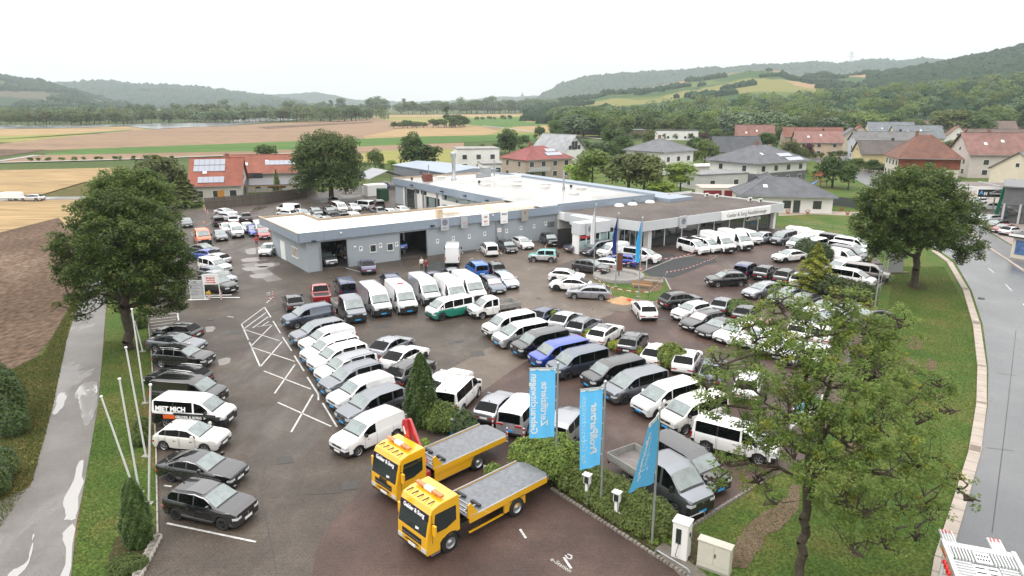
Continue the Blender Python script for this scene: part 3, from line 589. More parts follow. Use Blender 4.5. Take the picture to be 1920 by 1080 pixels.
 bandpart('lower_grille','trim',True,0,ye*.8,cl+.14,cl+.26,off=.01)
 if kind not in('crafter','bus','buscargo','multi','caddy','kombi','craftercab','buscab','buzz','jeep','pickup'):
  zr=top[-1][1]-.02
  bandpart('taillight','lampr',False,wid(xR)*.5,wid(xR)*.99+.22,zr-.10,zr+.0,both=True,off=.014)
 elif not S.get('bed'):
  for sd in(-1,1):
   mb=MB();yb=wid(xR)*.965;mb.box(xR-.015,xR+.10,sd*yb-.06,sd*yb+.06,.78,1.28 if kind=='crafter' else 1.12)
   if kind in('multi','buzz'):
    mb=MB();mb.box(xR-.02,xR+.10,min(sd*yb,sd*yb*.5),max(sd*yb,sd*yb*.5),.92,1.04)
   ex.append(('taillight',mb.mesh(kind+'tl',[None]),'lampr'))
 for nm,key,x0,z0 in(('front_plate','platef',xF+.012,cl+.16),('rear_plate','plater',(S['bed'][1]if S.get('bed')else xR)-.012,.55 if kind!='crafter' else .62)):
  mb=MB();mb.box(x0-.012,x0+.012,-.26,.26,z0,z0+.12);ex.append((nm,mb.mesh(kind+nm,[None]),key))
 mb=MB();sx_=sorted(set([q for ww in S['win'][:3]for q in ww]))
 if kind in('caddy','buscargo','crafter'):sx_+=[S['win'][0][1]-1.25]
 for x in sx_:
  if any(abs(x-q)<AR for q in ax_in):x+=.0
  for sd in(-1,1):
   r0,r1=mkring(x-.008),mkring(x+.008)
   mb.add([(x-.008,sd*(r0[j][0]+.004),r0[j][1])for j in range(3,7)]+[(x+.008,sd*(r1[j][0]+.004),r1[j][1])for j in range(3,7)],[(j,j+1,5+j,4+j)for j in range(3)])
   if x in[w_[0]for w_ in S['win'][:2]]:mb.add([(x-.35+dx,sd*(W*.997+dy),(bf-.14)+dz)for dx,dy,dz in((0,0,0),(.17,0,0),(.17,.02,.0),(0,.02,0),(0,0,.03),(.17,0,.03),(.17,.02,.03),(0,.02,.03))],[(0,1,2,3),(4,5,6,7),(2,3,7,6)])
 ex.append(('door_seam',mb.mesh('seam',[None]),'trim'))
 xm=S['win'][0][0]-(.12 if not bump else .05);zm=bf+(br-bf)*.3+.1;hm=.15 if bump<2 else .30
 for sd in(-1,1):
  mb=MB();y0=W*.97
  mb.box(xm-.08,xm+.08,min(sd*y0,sd*(y0+.20)),max(sd*y0,sd*(y0+.20)),zm-.02,zm+hm,tx=.03,ty=.02)
  me=mb.mesh(kind+'mirror',[None]);ex.append(('wing_mirror',me,'mirror'))
 if S.get('rails'):
  for sd in(-1,1):
   x1=S['ws'][1]-.15;x0=S['rw'][0]+.15;mb=MB();zz=ROOFZ[kind]
   y_=sd*(W*.945-tum*.55)*(.93 if tum>.2 else 1.0)
   n_=5
   for k in range(n_):
    xa=x1+(x0-x1)*k/n_;xb=x1+(x0-x1)*(k+1)/n_
    mb.tube((xa,y_,ztop(xa)+.03),(xb,y_,ztop(xb)+.03),.018,n=6)
   ex.append(('roof_rail',mb.mesh(kind+'rail',[None]),'rail'))
 mb=MB();xa=S['rw'][0]+.22;mb.prism([(xa,ztop(xa)-.02),(xa-.14,ztop(xa)-.02),(xa-.13,ztop(xa)+.07)],-.02,.02)
 if not S.get('bed'):ex.append(('roof_antenna',mb.mesh(kind+'ant',[None]),'trim'))
 if S.get('spare'):
  mb=MB();mb.lathe([(.02,-.1),(.30,-.1),(.33,0),(.30,.1),(.02,.1)],14,c=(0,0,0),axis='y')
  mb.v=[(xR-.12+y,x,z+.95)for x,y,z in mb.v];ex.append(('spare_wheel',mb.mesh('spare',[None]),'trim'))
 if S.get('bed'):
  b0,b1,zf,zt2=S['bed'];Wb=W*1.02
  mb=MB();mb.box(b1+.05,b0,-.38,.38,.45,.60);mb.box(b1+.2,b0+.6,-.3,.3,.35,.5);ex.append(('chassis',mb.mesh('chs',[None]),'under'))
  mb=MB();mb.box(b1,b0,-Wb,Wb,zf-.1,zf);ex.append(('bed_floor',mb.mesh('bedf',[None]),'bedf'))
  for nm,bx in(('dropside',(b1,b0,Wb-.03,Wb)),('dropside',(b1,b0,-Wb,-Wb+.03)),('tailgate',(b1,b1+.03,-Wb+.032,Wb-.032)),('headboard',(b0-.03,b0,-Wb+.032,Wb-.032))):
   mb=MB();mb.box(*bx,zf+.002,zf+.40)
   for zz in(.1,.2,.3):
    if nm=='dropside':
     yo=bx[3]if bx[2]>0 else bx[2]-.012
     mb.box(b1,b0,yo,yo+.012,zf+zz,zf+zz+.05)
   ex.append((nm,mb.mesh('side',[None]),'side'))
  for sd in(-1,1):
   mb=MB();mb.box(b1-.03,b1,sd*Wb*.8-.14,sd*Wb*.8+.14,zf-.32,zf-.15);ex.append(('taillight',mb.mesh('tl',[None]),'lampr'))
 wt=.22;wl=[]
 for a in ax:
  for sd in(-1,1):wl.append((a,sd*(W-.03-wt/2),sd))
 CACHE[kind]=dict(parts=res,ex=ex,wheels=wl,R=Rw,S=S,W=W,xF=xF,xR=xR,ztop=ztop,wid=wid)
 return CACHE[kind]
def wheel_meshes(Rw,sd,style):
 key=('w',Rw,sd,style)
 if key in CACHE:return CACHE[key]
 t=.11
 mb=MB();mb.lathe([(Rw*.64,-t),(Rw*.94,-t),(Rw,-t*.7),(Rw,t*.7),(Rw*.94,t),(Rw*.64,t)],20,axis='y');ty=mb.mesh('tyre',[tyre])
 mb=MB();yo=sd*t;r1=Rw*.66
 mb.lathe([(r1,yo),(r1*.93,yo*.99),(r1*.88,yo*.6)],20,axis='y')
 mb.cm=1;mb.lathe([(r1*.9,yo*.6),(.01,yo*.55)],20,axis='y');mb.cm=0
 ns={0:5,1:10,2:5}[style];ww={0:.30,1:.16,2:.2}[style]
 for k in range(ns):
  a=2*math.pi*k/ns
  pts=[]
  for rr,hw in((r1*.15,ww),(r1*.95,ww*.62)):
   for s_ in(-1,1):
    an=a+s_*hw*(1 if rr>r1*.5 else 1.5)*.8
    pts.append((rr*math.cos(an),rr*math.sin(an)))
  vs=[(pts[0][0],yo*.95,pts[0][1]),(pts[1][0],yo*.95,pts[1][1]),(pts[3][0],yo*.98,pts[3][1]),(pts[2][0],yo*.98,pts[2][1])]
  vs+=[(x,yo*.62,z)for x,y,z in vs]
  mb.add(vs,[(0,1,2,3),(0,1,5,4),(1,2,6,5),(2,3,7,6),(3,0,4,7)])
 mb.lathe([(r1*.22,yo*.98),(.005,yo)],10,axis='y')
 me=mb.mesh('rim',[None,tyre])
 CACHE[key]=(ty,me);return CACHE[key]
PC=dict(white=paint('white',(.82,.82,.82)),offwhite=paint('offwhite',(.66,.65,.61)),silver=paint('silver',(.66,.67,.70),.75),grey=paint('grey',(.17,.185,.215),.8,.34),midgrey=paint('midgrey',(.32,.33,.365),.75,.34),bluegrey=paint('bluegrey',(.095,.12,.17),.8,.34),black=paint('black',(.010,.010,.012),.5,.34),nearblack=paint('nearblack',(.030,.030,.037),.8,.34),navy=paint('navy',(.035,.045,.13),.75,.34),blue=paint('blue',(.018,.06,.42),.5),brightblue=paint('brightblue',(.02,.14,.50)),orange=paint('orange',(.80,.13,.02)),red=paint('red',(.34,.015,.02),.3),purple=paint('purple',(.13,.12,.23),.75,.34),lightblue=paint('lightblue',(.52,.62,.78),.7),jade=paint('jade',(.0,.20,.14)),mint=paint('mint',(.13,.38,.36),.2),brown=paint('brown',(.24,.21,.185),.75,.36),yellow=paint('yellow',(.80,.42,.01),rough=.4),darkred=paint('darkred',(.2,.01,.01)))
alu=mat('dropside_aluminium',(.42,.42,.40),rough=.4,metal=.3,var=.25,vscale=3)
bedm=mat('bed_plywood',(.20,.18,.17),rough=.5,var=.3,vscale=2)
def vehicle(kind,color,px,py,heading,label,cat='car',group=None,plate='w',wheels=0,dark=False,roof=None,sunroof=False,rails=None,shade=False,detail=None,name=None,pos=None,rearplate=None,lower=None,z=0.0,mir=None):
 P=car_parts(kind)
 hd=R(heading)
 if pos is None:
  rp=at(px,py,ROOFZ[kind]+z);rx=ROOFX[kind]
  loc=Vector((rp.x-rx*math.cos(hd),rp.y-rx*math.sin(hd),z))
 else:loc=Vector(pos)
 nm=name or{'car':'parked_car','van':'parked_van','pickup truck':'pickup_truck','truck':'dropside_truck'}.get(cat,'parked_car')
 root=empty(nm,loc,hd,label=label,cat=cat,group=group)
 dist=loc.y
 far=dist>108 if detail is None else not detail
 pm=PC[color];rm=PC[roof]if isinstance(roof,str)and roof in PC else pm
 for p,me in P['parts'].items():
  if p=='body':link('body',me,root,[pm,trim,under])
  elif p=='windshield':link('windshield',me,root,[inter if shade else wglass])
  elif p=='rear_window':link('rear_window',me,root,[glass])
  else:link('side_window',me,root,[glass])
 for n_,me,key in P['ex']:
  if far and n_ in('lower_grille','roof_antenna','roof_rail','door_seam'):continue
  if n_=='roof_rail' and rails==0:continue
  mm={'lampw':lampw,'trim':trim,'lampr':lampr,'under':under,'bedf':bedm,'side':alu,'rail':chrome if rails==2 else trim}.get(key)
  if key=='platef':mm=plateb if plate=='b' else platew
  if key=='plater':mm=plateb if(rearplate or plate)=='b' else platew
  if key=='mirror':mm=trim if(mir=='k' or P['S'].get('bump'))else pm
  if plate=='' and n_=='front_plate':continue
  link(n_,me,root,[mm])
 if not far:link('badge',badge_mesh(kind,P),root)
 rmt=[rimm,rimd,rimm][wheels]if not dark else rimd
 for(x,y,sd)in P['wheels']:
  ty,ri=wheel_meshes(P['R'],sd,wheels)
  if far:
   o=link('wheel',ty,root,loc=(x,y,P['R']));
   if y*sd>0:link('rim',ri,o,[rmt,tyre])
  else:
   o=empty('wheel',(x,y,P['R']));o.parent=root
   link('tyre',ty,o);link('rim',ri,o,[rmt,tyre])
 if sunroof or roof=='glass':
  key=('sr',kind)
  if key not in CACHE:
   mb=MB();x1=P['S']['ws'][1]-.12;x0=x1-(1.1 if kind!='multi' else 2.4);wy=P['W']*.62
   zt=P['ztop'];n_=4
   for k in range(n_):
    xa=x1+(x0-x1)*k/n_;xb=x1+(x0-x1)*(k+1)/n_
    mb.add([(xa,-wy,zt(xa)-.01),(xb,-wy,zt(xb)-.01),(xb,wy,zt(xb)-.01),(xa,wy,zt(xa)-.01),(xa,-wy,zt(xa)+.006),(xb,-wy,zt(xb)+.006),(xb,wy,zt(xb)+.006),(xa,wy,zt(xa)+.006)],[(4,7,6,5),(0,1,5,4),(2,3,7,6),(1,2,6,5),(3,0,4,7)])
   CACHE[key]=mb.mesh('sunroof',[None])
  link('sunroof',CACHE[key],root,[roofgl])
 if lower or roof in PC:
  me=P['parts']['body'].copy();me.materials.append(None)
  S=P['S'];up=[]
  for pl in me.polygons:
   if pl.material_index==0:
    bl=S['belt'][0]
    if lower and pl.center.z<(bl-.02 if pl.center.x<P['xF']-.5 else bl-.22):pl.material_index=3
    if roof in PC and pl.center.z>ROOFZ[kind]-.14:pl.material_index=3
  for ch in root.children:
   if ch.name.split('.')[0]=='body':ch.data=me
  bo=[ch for ch in root.children if ch.name.split('.')[0]=='body'][0]
  for i,m in enumerate([pm,trim,under,PC[lower]if lower else PC[roof]]):
   bo.material_slots[i].link='OBJECT';bo.material_slots[i].material=m
 return root
def badge_mesh(kind,P):
 key=('bd',kind)
 if key not in CACHE:
  mb=MB();z=P['S']['top'][0][1]-.09
  vs=[(P['xF']+.028,.055*math.cos(a*.785),z+.055*math.sin(a*.785))for a in range(8)]
  mb.add(vs+[(P['xF']+.0,y,zz)for _,y,zz in vs],[list(range(8))]+[(i,(i+1)%8,8+(i+1)%8,8+i)for i in range(8)])
  CACHE[key]=mb.mesh('badge',[chrome])
 return CACHE[key]
V=vehicle
# dealership
fasc=mat('blue_grey_fascia',(.28,.335,.405),rough=.4,metal=.1,var=.08,vscale=.6)
wallg=mat('grey_cladding',(.34,.38,.41),rough=.55,var=.08,vscale=.3,bump=.1)
wallw=mat('white_render',(.70,.69,.66),rough=.8,var=.08,vscale=.5)
whitep=mat('white_panel',(.80,.80,.79),rough=.4)
roofwh=mat('white_roof_membrane',(.76,.745,.70),rough=.5,var=.14,vscale=.25,rvar=.1)
roofwet=mat('wet_grey_roof',(.55,.54,.52),rough=.16,var=.45,vscale=.12,rvar=.1)
edge=mat('parapet_cap',(.55,.42,.30),rough=.6,var=.3,vscale=.5)
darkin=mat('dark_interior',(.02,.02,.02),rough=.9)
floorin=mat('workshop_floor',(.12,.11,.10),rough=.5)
shopgl=mat('shop_glass',(.035,.045,.045),rough=.06,spec=.8,coat=.5)
signg=mat('sign_grey',(.42,.43,.44),rough=.35);signw=mat('sign_white',(.85,.85,.84),rough=.35)
vwb=mat('emblem_blue',(.008,.02,.10),rough=.35);redt=mat('red_print',(.65,.03,.03),rough=.5);gold=mat('emblem_copper',(.22,.10,.05),rough=.4,metal=.5)
steel=mat('galvanised_steel',(.45,.47,.49),rough=.35,metal=.7,var=.15,vscale=3)
O=at(578,512);TH=R(35.3)
def fw(u,v,z=0):return Vector((O.x+u*math.cos(TH)-v*math.sin(TH),O.y+u*math.sin(TH)+v*math.cos(TH),z))
def bbox(name,mats_,parent,*b,loc=None,bevel=0):return MB().box(*b).build(name,mats_,parent,loc=loc,bevel=bevel)
GB=empty('garage_building',O,TH,label='long low grey dealership garage with blue fascia and two open doors',cat='garage')
# front wall v=0, u 0..39, openings (1.9..5.2) and (12.5..16.5)
for a,b in((0.0,1.75),(5.2,12.5),(16.5,39.1)):bbox('wall',wallg,GB,a,b,0,.3,0,3.92)
for a,b in((1.75,5.2),(12.5,16.5)):bbox('wall',wallg,GB,a,b,0,.3,3.62,3.92)
for a in(1.75,5.2,12.4,16.5,1.6):bbox('door_jamb',steel,GB,a-.06,a+.06,-.03,.2,0,3.6)
bbox('wall',wallg,GB,-.0,.3,.3,13.9,0,3.92);bbox('wall',wallg,GB,.3,5.2,13.6,13.9,0,3.92);bbox('wall',wallg,GB,5.2,39,9.2,9.5,0,3.92)
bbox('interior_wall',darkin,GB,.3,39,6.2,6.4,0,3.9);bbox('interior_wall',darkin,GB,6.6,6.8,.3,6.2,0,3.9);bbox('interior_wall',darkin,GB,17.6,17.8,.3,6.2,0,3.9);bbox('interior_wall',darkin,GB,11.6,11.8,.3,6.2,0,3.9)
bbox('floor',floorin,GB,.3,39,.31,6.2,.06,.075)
mb=MB();rp_=[(-.9,-.25),(40,-.25),(40,11.2),(36,11.2),(36,9.6),(5.3,9.6),(5.3,16.2),(-.9,15.9)]
mb.prism(rp_,3.93,4.62,'z');mb.build('roof',wallg,GB)
mb=MB();mb.prism([(-.6,.05),(59.5,.05),(59.5,.3),(36.0,.3),(36.0,9.35),(5.0,9.35),(5.0,15.8),(-.6,15.6)],4.63,4.70,'z');mb.build('roof_membrane',roofwh,GB)
def fascia(parent,a,b,z0,z1,th=.14,m=fasc,nm='fascia',seg=3.0):
 a=Vector(a);b=Vector(b);d=b-a;L=d.length;n=max(1,round(L/seg));ang=math.atan2(d.y,d.x)
 for k in range(n):
  o=MB().box(.008,L/n-.008,-th/2,th/2,z0,z1).build(nm,m,parent,loc=(a.x+d.x*k/n,a.y+d.y*k/n,0));o.rotation_euler=(0,0,ang)
fascia(GB,(-.95,-.35),(59.8,-.35),3.90,5.0);fascia(GB,(-.95,15.9),(-.95,-.25),3.90,5.0)
fascia(GB,(5.35,9.75),(36.0,9.75),4.0,4.95,m=edge,seg=6);fascia(GB,(5.35,16.1),(5.35,9.9),4.0,4.95,m=edge,seg=6);fascia(GB,(-.95,16.1),(5.35,16.1),4.0,4.95,m=edge,seg=6)
def cap(parent,a,b,z,w_=.22,m=edge,nm='parapet_cap'):
 a=Vector(a);b=Vector(b);d=b-a;o=MB().box(0,d.length,-w_/2,w_/2,z,z+.05).build(nm,m,parent,loc=(a.x,a.y,0));o.rotation_euler=(0,0,math.atan2(d.y,d.x))
cap(GB,(-1,-.33),(39,-.33),5.002,m=fasc)
cap(GB,(-.95,-.2),(-.95,15.9),5.004)
# details on walls
def window(parent,u0,u1,z0,z1,v=-.0,nv=2,axis='u',glassm=None,fr=whitep,off=.05):
 e=MB()
 t=.07
 def B(a0,a1,b0,b1,o0,o1):
  if axis=='u':e.box(a0,a1,v-o1,v-o0,b0,b1)
  else:e.box(v-o1,v-o0,a0,a1,b0,b1)
 B(u0,u1,z0-.04,z0+t,-.02,off+.05);B(u0,u1,z1-t,z1,-.02,off);B(u0,u0+t,z0+t,z1-t,-.02,off);B(u1-t,u1,z0+t,z1-t,-.02,off)
 for k in range(1,nv):c=u0+(u1-u0)*k/nv;B(c-t/2,c+t/2,z0+t,z1-t,-.02,off-.01)
 f=e.build('window',fr,parent);g_=MB()
 if axis=='u':g_.box(u0+t,u1-t,v-.03,v-.012,z0+t,z1-t)
 else:g_.box(v-.03,v-.012,u0+t,u1-t,z0+t,z1-t)
 g_.build('pane',glassm or shopgl,f);return f
window(GB,8.2,9.1,1.55,2.55,nv=1);window(GB,10.6,11.5,1.45,2.45,nv=1,v=0)
window(GB,3.2,5.6,1.2,2.5,v=0,nv=4,axis='v',glassm=mat('curtained_pane',(.28,.24,.2),rough=.4,coat=.5))
bbox('side_door',whitep,GB,-.05,0,8.4,10.4,.0,2.5);bbox('side_door',wallg,GB,-.06,0,10.5,12.0,0,2.4)
for k,(u,z)in enumerate([(7.0,2.2),(9.7,2.3),(12.0,2.2),(18.1,1.9),(20.6,2.0),(23.2,2.0),(25.8,2.1),(29.6,2.1),(32.2,2.3),(34.6,2.3),(36.8,2.5)]):
 s=bbox('parking_sign',signw,GB,u-.22,u+.22,-.03,0,z-.3,z+.32);text('lettering','P',.55,tk,s,(u,-.035,z),(R(90),0,0),ext=.003,bold=.012)
def wsign(u,m,w_=1.2,z0=3.4,z1=5.15,nm='brand_sign'):return bbox(nm,m,GB,u,u+w_,-.62,-.42,z0,z1,bevel=.02)
def emblem_vw(parent,u,v,z,r,m1,m2):
 mb=MB()
 def ringy(r0,r1,y):
  n=24;vs=[]
  for rr in(r0,r1):vs+=[(u+rr*math.cos(6.2832*i/n),v-y,z+rr*math.sin(6.2832*i/n))for i in range(n)]
  mb.add(vs,[(i,(i+1)%n,n+(i+1)%n,n+i)for i in range(n)])
 mb.cm=0;ringy(.001,r,.006);mb.cm=1;ringy(r*.80,r*.88,.012)
 for(x0,z0_,x1,z1_)in((-.32,.68,0,.12),(.32,.68,0,.12),(-.66,.36,-.30,-.62),(-.30,-.62,0,-.05),(0,-.05,.30,-.62),(.30,-.62,.66,.36)):
  d=Vector((x1-x0,z1_-z0_)).normalized();n_=Vector((-d.y,d.x))*.075
  mb.add([(u+(x0+n_.x)*r,v-.014,z+(z0_+n_.y)*r),(u+(x1+n_.x)*r,v-.014,z+(z1_+n_.y)*r),(u+(x1-n_.x)*r,v-.014,z+(z1_-n_.y)*r),(u+(x0-n_.x)*r,v-.014,z+(z0_-n_.y)*r)],[(0,1,2,3)])
 return mb.build('emblem',[m1,m2],parent)
s=wsign(18.4,signg);emblem_vw(s,19.0,-.63,4.5,.42,vwb,signg);text('lettering','Service',.22,tk,s,(19.0,-.63,3.72),(R(90),0,0),ext=.004)
s=wsign(21.6,signg,1.0);text('lettering','Audi',.26,redt,s,(22.1,-.63,4.1),(R(90),0,0),ext=.004);text('lettering','Service',.2,tk,s,(22.1,-.63,3.75),(R(90),0,0),ext=.004)
s=wsign(25.0,signw);text('lettering','SEAT',.3,redt,s,(25.6,-.63,4.0),(R(90),0,0),ext=.004,bold=.01);text('lettering','Service',.2,tk,s,(25.6,-.63,3.65),(R(90),0,0),ext=.004);bbox('emblem',gold,s,25.35,25.85,-.64,-.62,4.55,4.72)
s=wsign(28.2,signw);text('lettering','ŠKODA',.28,tk,s,(28.8,-.63,4.75),(R(90),0,0),ext=.004,bold=.01);text('lettering','Service',.2,tk,s,(28.8,-.63,3.72),(R(90),0,0),ext=.004)
s=wsign(31.9,mat('sign_taupe',(.33,.31,.28),rough=.4));mb=MB()
mb.add([(32.1,-.635,4.95),(32.5,-.635,4.45),(32.9,-.635,4.95),(32.62,-.635,4.75),(32.5,-.635,4.82),(32.38,-.635,4.75)],[(0,1,3,4,5)])if 0 else mb.add([(32.08,-.635,4.95),(32.34,-.635,4.72),(32.5,-.635,4.35),(32.66,-.635,4.72),(32.92,-.635,4.95),(32.5,-.635,4.68)],[(0,1,5),(1,2,5),(2,3,5),(3,4,5)]);mb.build('emblem',gold,s)
for u,z in((.8,3.9),(17.1,4.15)):
 MB().prism([(u-.28,z),(u+.28,z),(u+.2,z+.16),(u-.2,z+.16)],-.85,-.43,'y').build('wall_lamp',trim,GB)
for u,z in((4.3,4.55),(26.9,4.7),(6,2.6)):bbox('floodlight',signw,GB,u-.12,u+.12,-.6,-.42,z,z+.14)
bbox('downpipe',steel,GB,27.7,27.85,-.14,-.02,0,3.9);bbox('downpipe',signg,GB,29.0,29.1,-.12,-.02,0,3.9)
bbox('letterbox',steel,GB,27.95,28.55,-.2,0,1.0,1.5);s=bbox('notice',signw,GB,27.95,28.65,-.05,0,2.1,2.7);text('lettering','STOP',.2,redt,s,(28.3,-.055,2.4),(R(90),0,0),ext=.003)
bbox('notice_board',mat('poster_grey',(.2,.21,.22),rough=.5,var=.5,vscale=3),GB,37.2,38.5,-.05,0,1.9,2.7)
# roof things on the wing
bbox('roof_vent',edge,GB,19.2,20.0,1.6,2.4,4.71,5.9);bbox('skylight',roofwh,GB,21.0,23.2,2.4,3.8,4.71,5.05);bbox('skylight_edge',edge,GB,20.9,23.3,2.3,3.9,5.052,5.12)
mb=MB();n=10
arc=[(1.6*math.cos(math.pi*k/n)+3.4,4.71+.9*math.sin(math.pi*k/n))for k in range(n+1)]
for k in range(9):mb.prism([(a,b)for a,b in arc],28.8+k*.9,28.8+k*.9+.86,'x')
mb.build('barrel_skylight',mat('skylight_cream',(.66,.60,.50),rough=.35,var=.1,vscale=1),GB)
# things inside the two open doors
for(u,v,hx,col,kd,lab)in((3.4,3.3,-88,'silver','suv','silver off roader with raised bonnet inside the left garage door'),(13.4,3.6,95,'brightblue','hatch','bright blue car on the lift inside the right garage door')):
 p=fw(u,v,.08 if kd=='suv' else .75);r_=vehicle(kd,col,0,0,math.degrees(TH)+hx,lab,pos=p,detail=True)
lift=empty('car_lift',fw(13.4,3.6),TH,label='steel two post lift carrying the bright blue car',cat='car lift')
bbox('post',steel,lift,-1.5,-1.25,-.15,.15,0,3.3);bbox('post',steel,lift,1.25,1.5,-.15,.15,0,3.3);bbox('arm',steel,lift,-1.3,1.3,-.6,-.45,.62,.72);bbox('arm',steel,lift,-1.3,1.3,.45,.6,.62,.72)
sh=empty('workshop_shelf',fw(6.2,3.5),TH,label='steel shelf full of parts on the right wall inside the left garage door',cat='shelf')
for z in(.5,1.1,1.7,2.3):bbox('shelf_board',steel,sh,-.35,.3,-2.2,2.2,z,z+.04)
for y in(-2.2,0,2.16):bbox('upright',steel,sh,-.35,-.3,y,y+.04,0,2.7)
for k in range(18):
 y=-2.0+(k%6)*.7;z=[.54,1.14,1.74][k//6];b_=bbox('parts_box',[mat('box_orange',(.5,.2,.03)),mat('box_card',(.35,.25,.15)),whitep,mat('box_blue',(.03,.1,.3))][k%4],None,-.25,.2,-.25,.25,0,.32);q=fw(6.2,3.5+y,z);b_.location=q;b_.rotation_euler=(0,0,TH);tag(b_,'small storage box on the workshop shelf inside the left garage door','storage box','boxes on the workshop shelf')
# workshop hall
HB=empty('workshop_hall',fw(36,0),TH,label='big flat roofed workshop hall with wet white roof behind the garage wing',cat='workshop')
W_,D_=24.0,49.5
bbox('wall',wallw,HB,0,.3,12.0,30.2,0,2.9);
for a,b,z0,z1,m_ in((11.2,12,0,4.2,steel),(30.2,38,2.9,4.2,wallw),(30.2,31,0,2.9,wallw),(36.6,38,0,2.9,wallw),(38,46,0,4.2,wallw),(46,49.5,0,4.2,wallg),(12,30.2,2.9,4.2,wallg)):bbox('wall',m_,HB,0,.3,a,b,z0,z1)
bbox('wall',wallg,HB,.3,W_,D_-.3,D_,0,4.2);bbox('wall',wallg,HB,W_-.3,W_,0,D_,0,4.2)
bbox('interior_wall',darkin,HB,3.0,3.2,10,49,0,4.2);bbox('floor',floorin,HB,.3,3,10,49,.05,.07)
MB().prism([(-.3,9.9),(W_,9.9),(W_,D_+.2),(-.3,D_+.2)],4.21,5.0,'z').build('roof',wallg,HB)
MB().prism([(.1,.35),(W_-.3,.35),(W_-.3,D_-.2),(.1,D_-.2)],5.002,5.06,'z').build('roof_membrane',roofwet,HB)
MB().prism([(3.5,.1),(W_,.1),(W_,9.9),(3.5,9.9)],4.75,5.0,'z').build('roof',wallg,HB)
fascia(HB,(-.36,D_+.2),(-.36,9.9),4.0,5.3,seg=4);fascia(HB,(3,-.1),(W_+.1,-.1),4.72,5.32,seg=3.5,m=fasc)
fascia(HB,(-.3,D_+.3),(W_,D_+.3),4.0,5.35,m=edge,seg=6);fascia(HB,(W_+.1,-.1),(W_+.1,D_+.2),4.0,5.35,m=fasc,seg=4);fascia(HB,(-.2,34.0),(W_,38.2),5.06,5.55,m=whitep,seg=5,nm='roof_parapet',th=.5)
# glazed strips and door frames of the left facade
for k in range(22):
 v=12.3+k*.8
 bbox('glazing',[shopgl,mat('profiled_glass',(.22,.27,.26),rough=.3,coat=.4)][k%5!=0],HB,-.04,-.0,v,v+.74,2.95,3.95)
for v0,v1,z0,z1 in((22,30,1.1,2.1),(32,36.4,.1,2.8)):
 n=int((v1-v0)/.8)
 for k in range(n):bbox('glazing',[shopgl,M['profiled_glass']][(k%4)>0],HB,-.05,-.005,v0+k*.8,v0+k*.8+.74,z0,z1)
for v in(31.5,37,40,44.5):bbox('column',steel,HB,-.25,-.02,v,v+.35,0,4.0)
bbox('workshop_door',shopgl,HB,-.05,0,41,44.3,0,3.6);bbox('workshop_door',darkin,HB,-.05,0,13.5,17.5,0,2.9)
for v in(24,27):bbox('high_window',shopgl,HB,-.05,-.002,36+v-24,38.2+v-24,3.1,3.8)
for v in(14,21,29,41):MB().prism([(v-.3,4.5),(v+.3,4.5),(v+.2,4.7),(v-.2,4.7)],-.9,-.45,'x').build('wall_lamp',trim,HB)
for u,v in((8,28),(12.5,24),(8,45),(14.5,18),(19,13),(17,30),(13,8),(18,22)):bbox('skylight',roofwh,HB,u,u+1.3,v,v+1.3,5.07,5.34);bbox('skylight_lid',whitep,HB,u-.08,u+1.38,v-.08,v+1.38,5.342,5.42)
# chimney duct, brick box, ventilation unit
mb=MB();mb.lathe([(.55,0),(.55,.6),(.36,.8),(.36,4.6),(.55,4.8),(.6,5.6),(.45,5.8),(.02,5.85)],18,c=(7.6,38.5,5.05));mb.build('exhaust_stack',steel,HB)
bbox('brick_chimney',mat('red_brick_box',(.20,.07,.05),rough=.9,var=.4,vscale=4,bump=.4),HB,2.6,4.2,41,42.4,5.07,6.5);bbox('chimney_pipe',steel,HB,3.6,3.75,41.6,41.75,6.5,8.3)
bbox('ventilation_unit',steel,HB,15,17.5,40,42,5.07,6.0);bbox('ventilation_unit',steel,HB,16.2,18,40.6,42.4,6.002,7.2,bevel=.05);bbox('flue_pipe',steel,HB,21,21.2,44,44.2,5.07,8.2);bbox('flue_pipe',steel,HB,15.9,16.15,14.2,14.45,5.07,8.6)
for u,v in((2,46),(5,47),(10,33),(20,17),(17,15.5)):bbox('roof_outlet',trim,HB,u,u+.35,v,v+.35,5.07,5.5)
# lean-to shelter at the facade
sh=empty('smoking_shelter',fw(35.3,21),TH,label='small white canopy shelter against the workshop facade',cat='shelter')
MB().box(-4.2,0,-2.2,2.2,2.7,2.82,tx=.1).build('roof',whitep,sh)
for x,y in((-4,-2),(-4,2),(-1,-2),(-1,2)):bbox('post',steel,sh,x-.05,x+.05,y-.05,y+.05,0,2.7)
bbox('rear_panel',wallw,sh,-3.9,-1.1,-2.05,-1.98,0,1.6)
for k in range(6):
 q=fw(32.5+(k%3)*1.1,29+(k//3)*1.8+k*.3,0);c_=empty('gas_cage',q,TH,label='wire cage pallet with metal parts outside the workshop facade',cat='wire cage',group='wire cages outside the workshop')
 for x,y in((0,0),(.9,0),(0,1.1),(.9,1.1)):bbox('post',steel,c_,x,x+.05,y,y+.05,0,1.3)
 for z in(.12,.5,.9,1.25):mbb=MB();mbb.box(0,.95,0,.03,z,z+.04).box(0,.95,1.1,1.13,z,z+.04).box(0,.03,0,1.1,z,z+.04).box(.92,.95,0,1.1,z,z+.04);mbb.build('rail',steel,c_)
 bbox('load',[trim,steel,M['box_card']][k%3],c_,.1,.85,.1,1.0,.15,.5+.1*k)
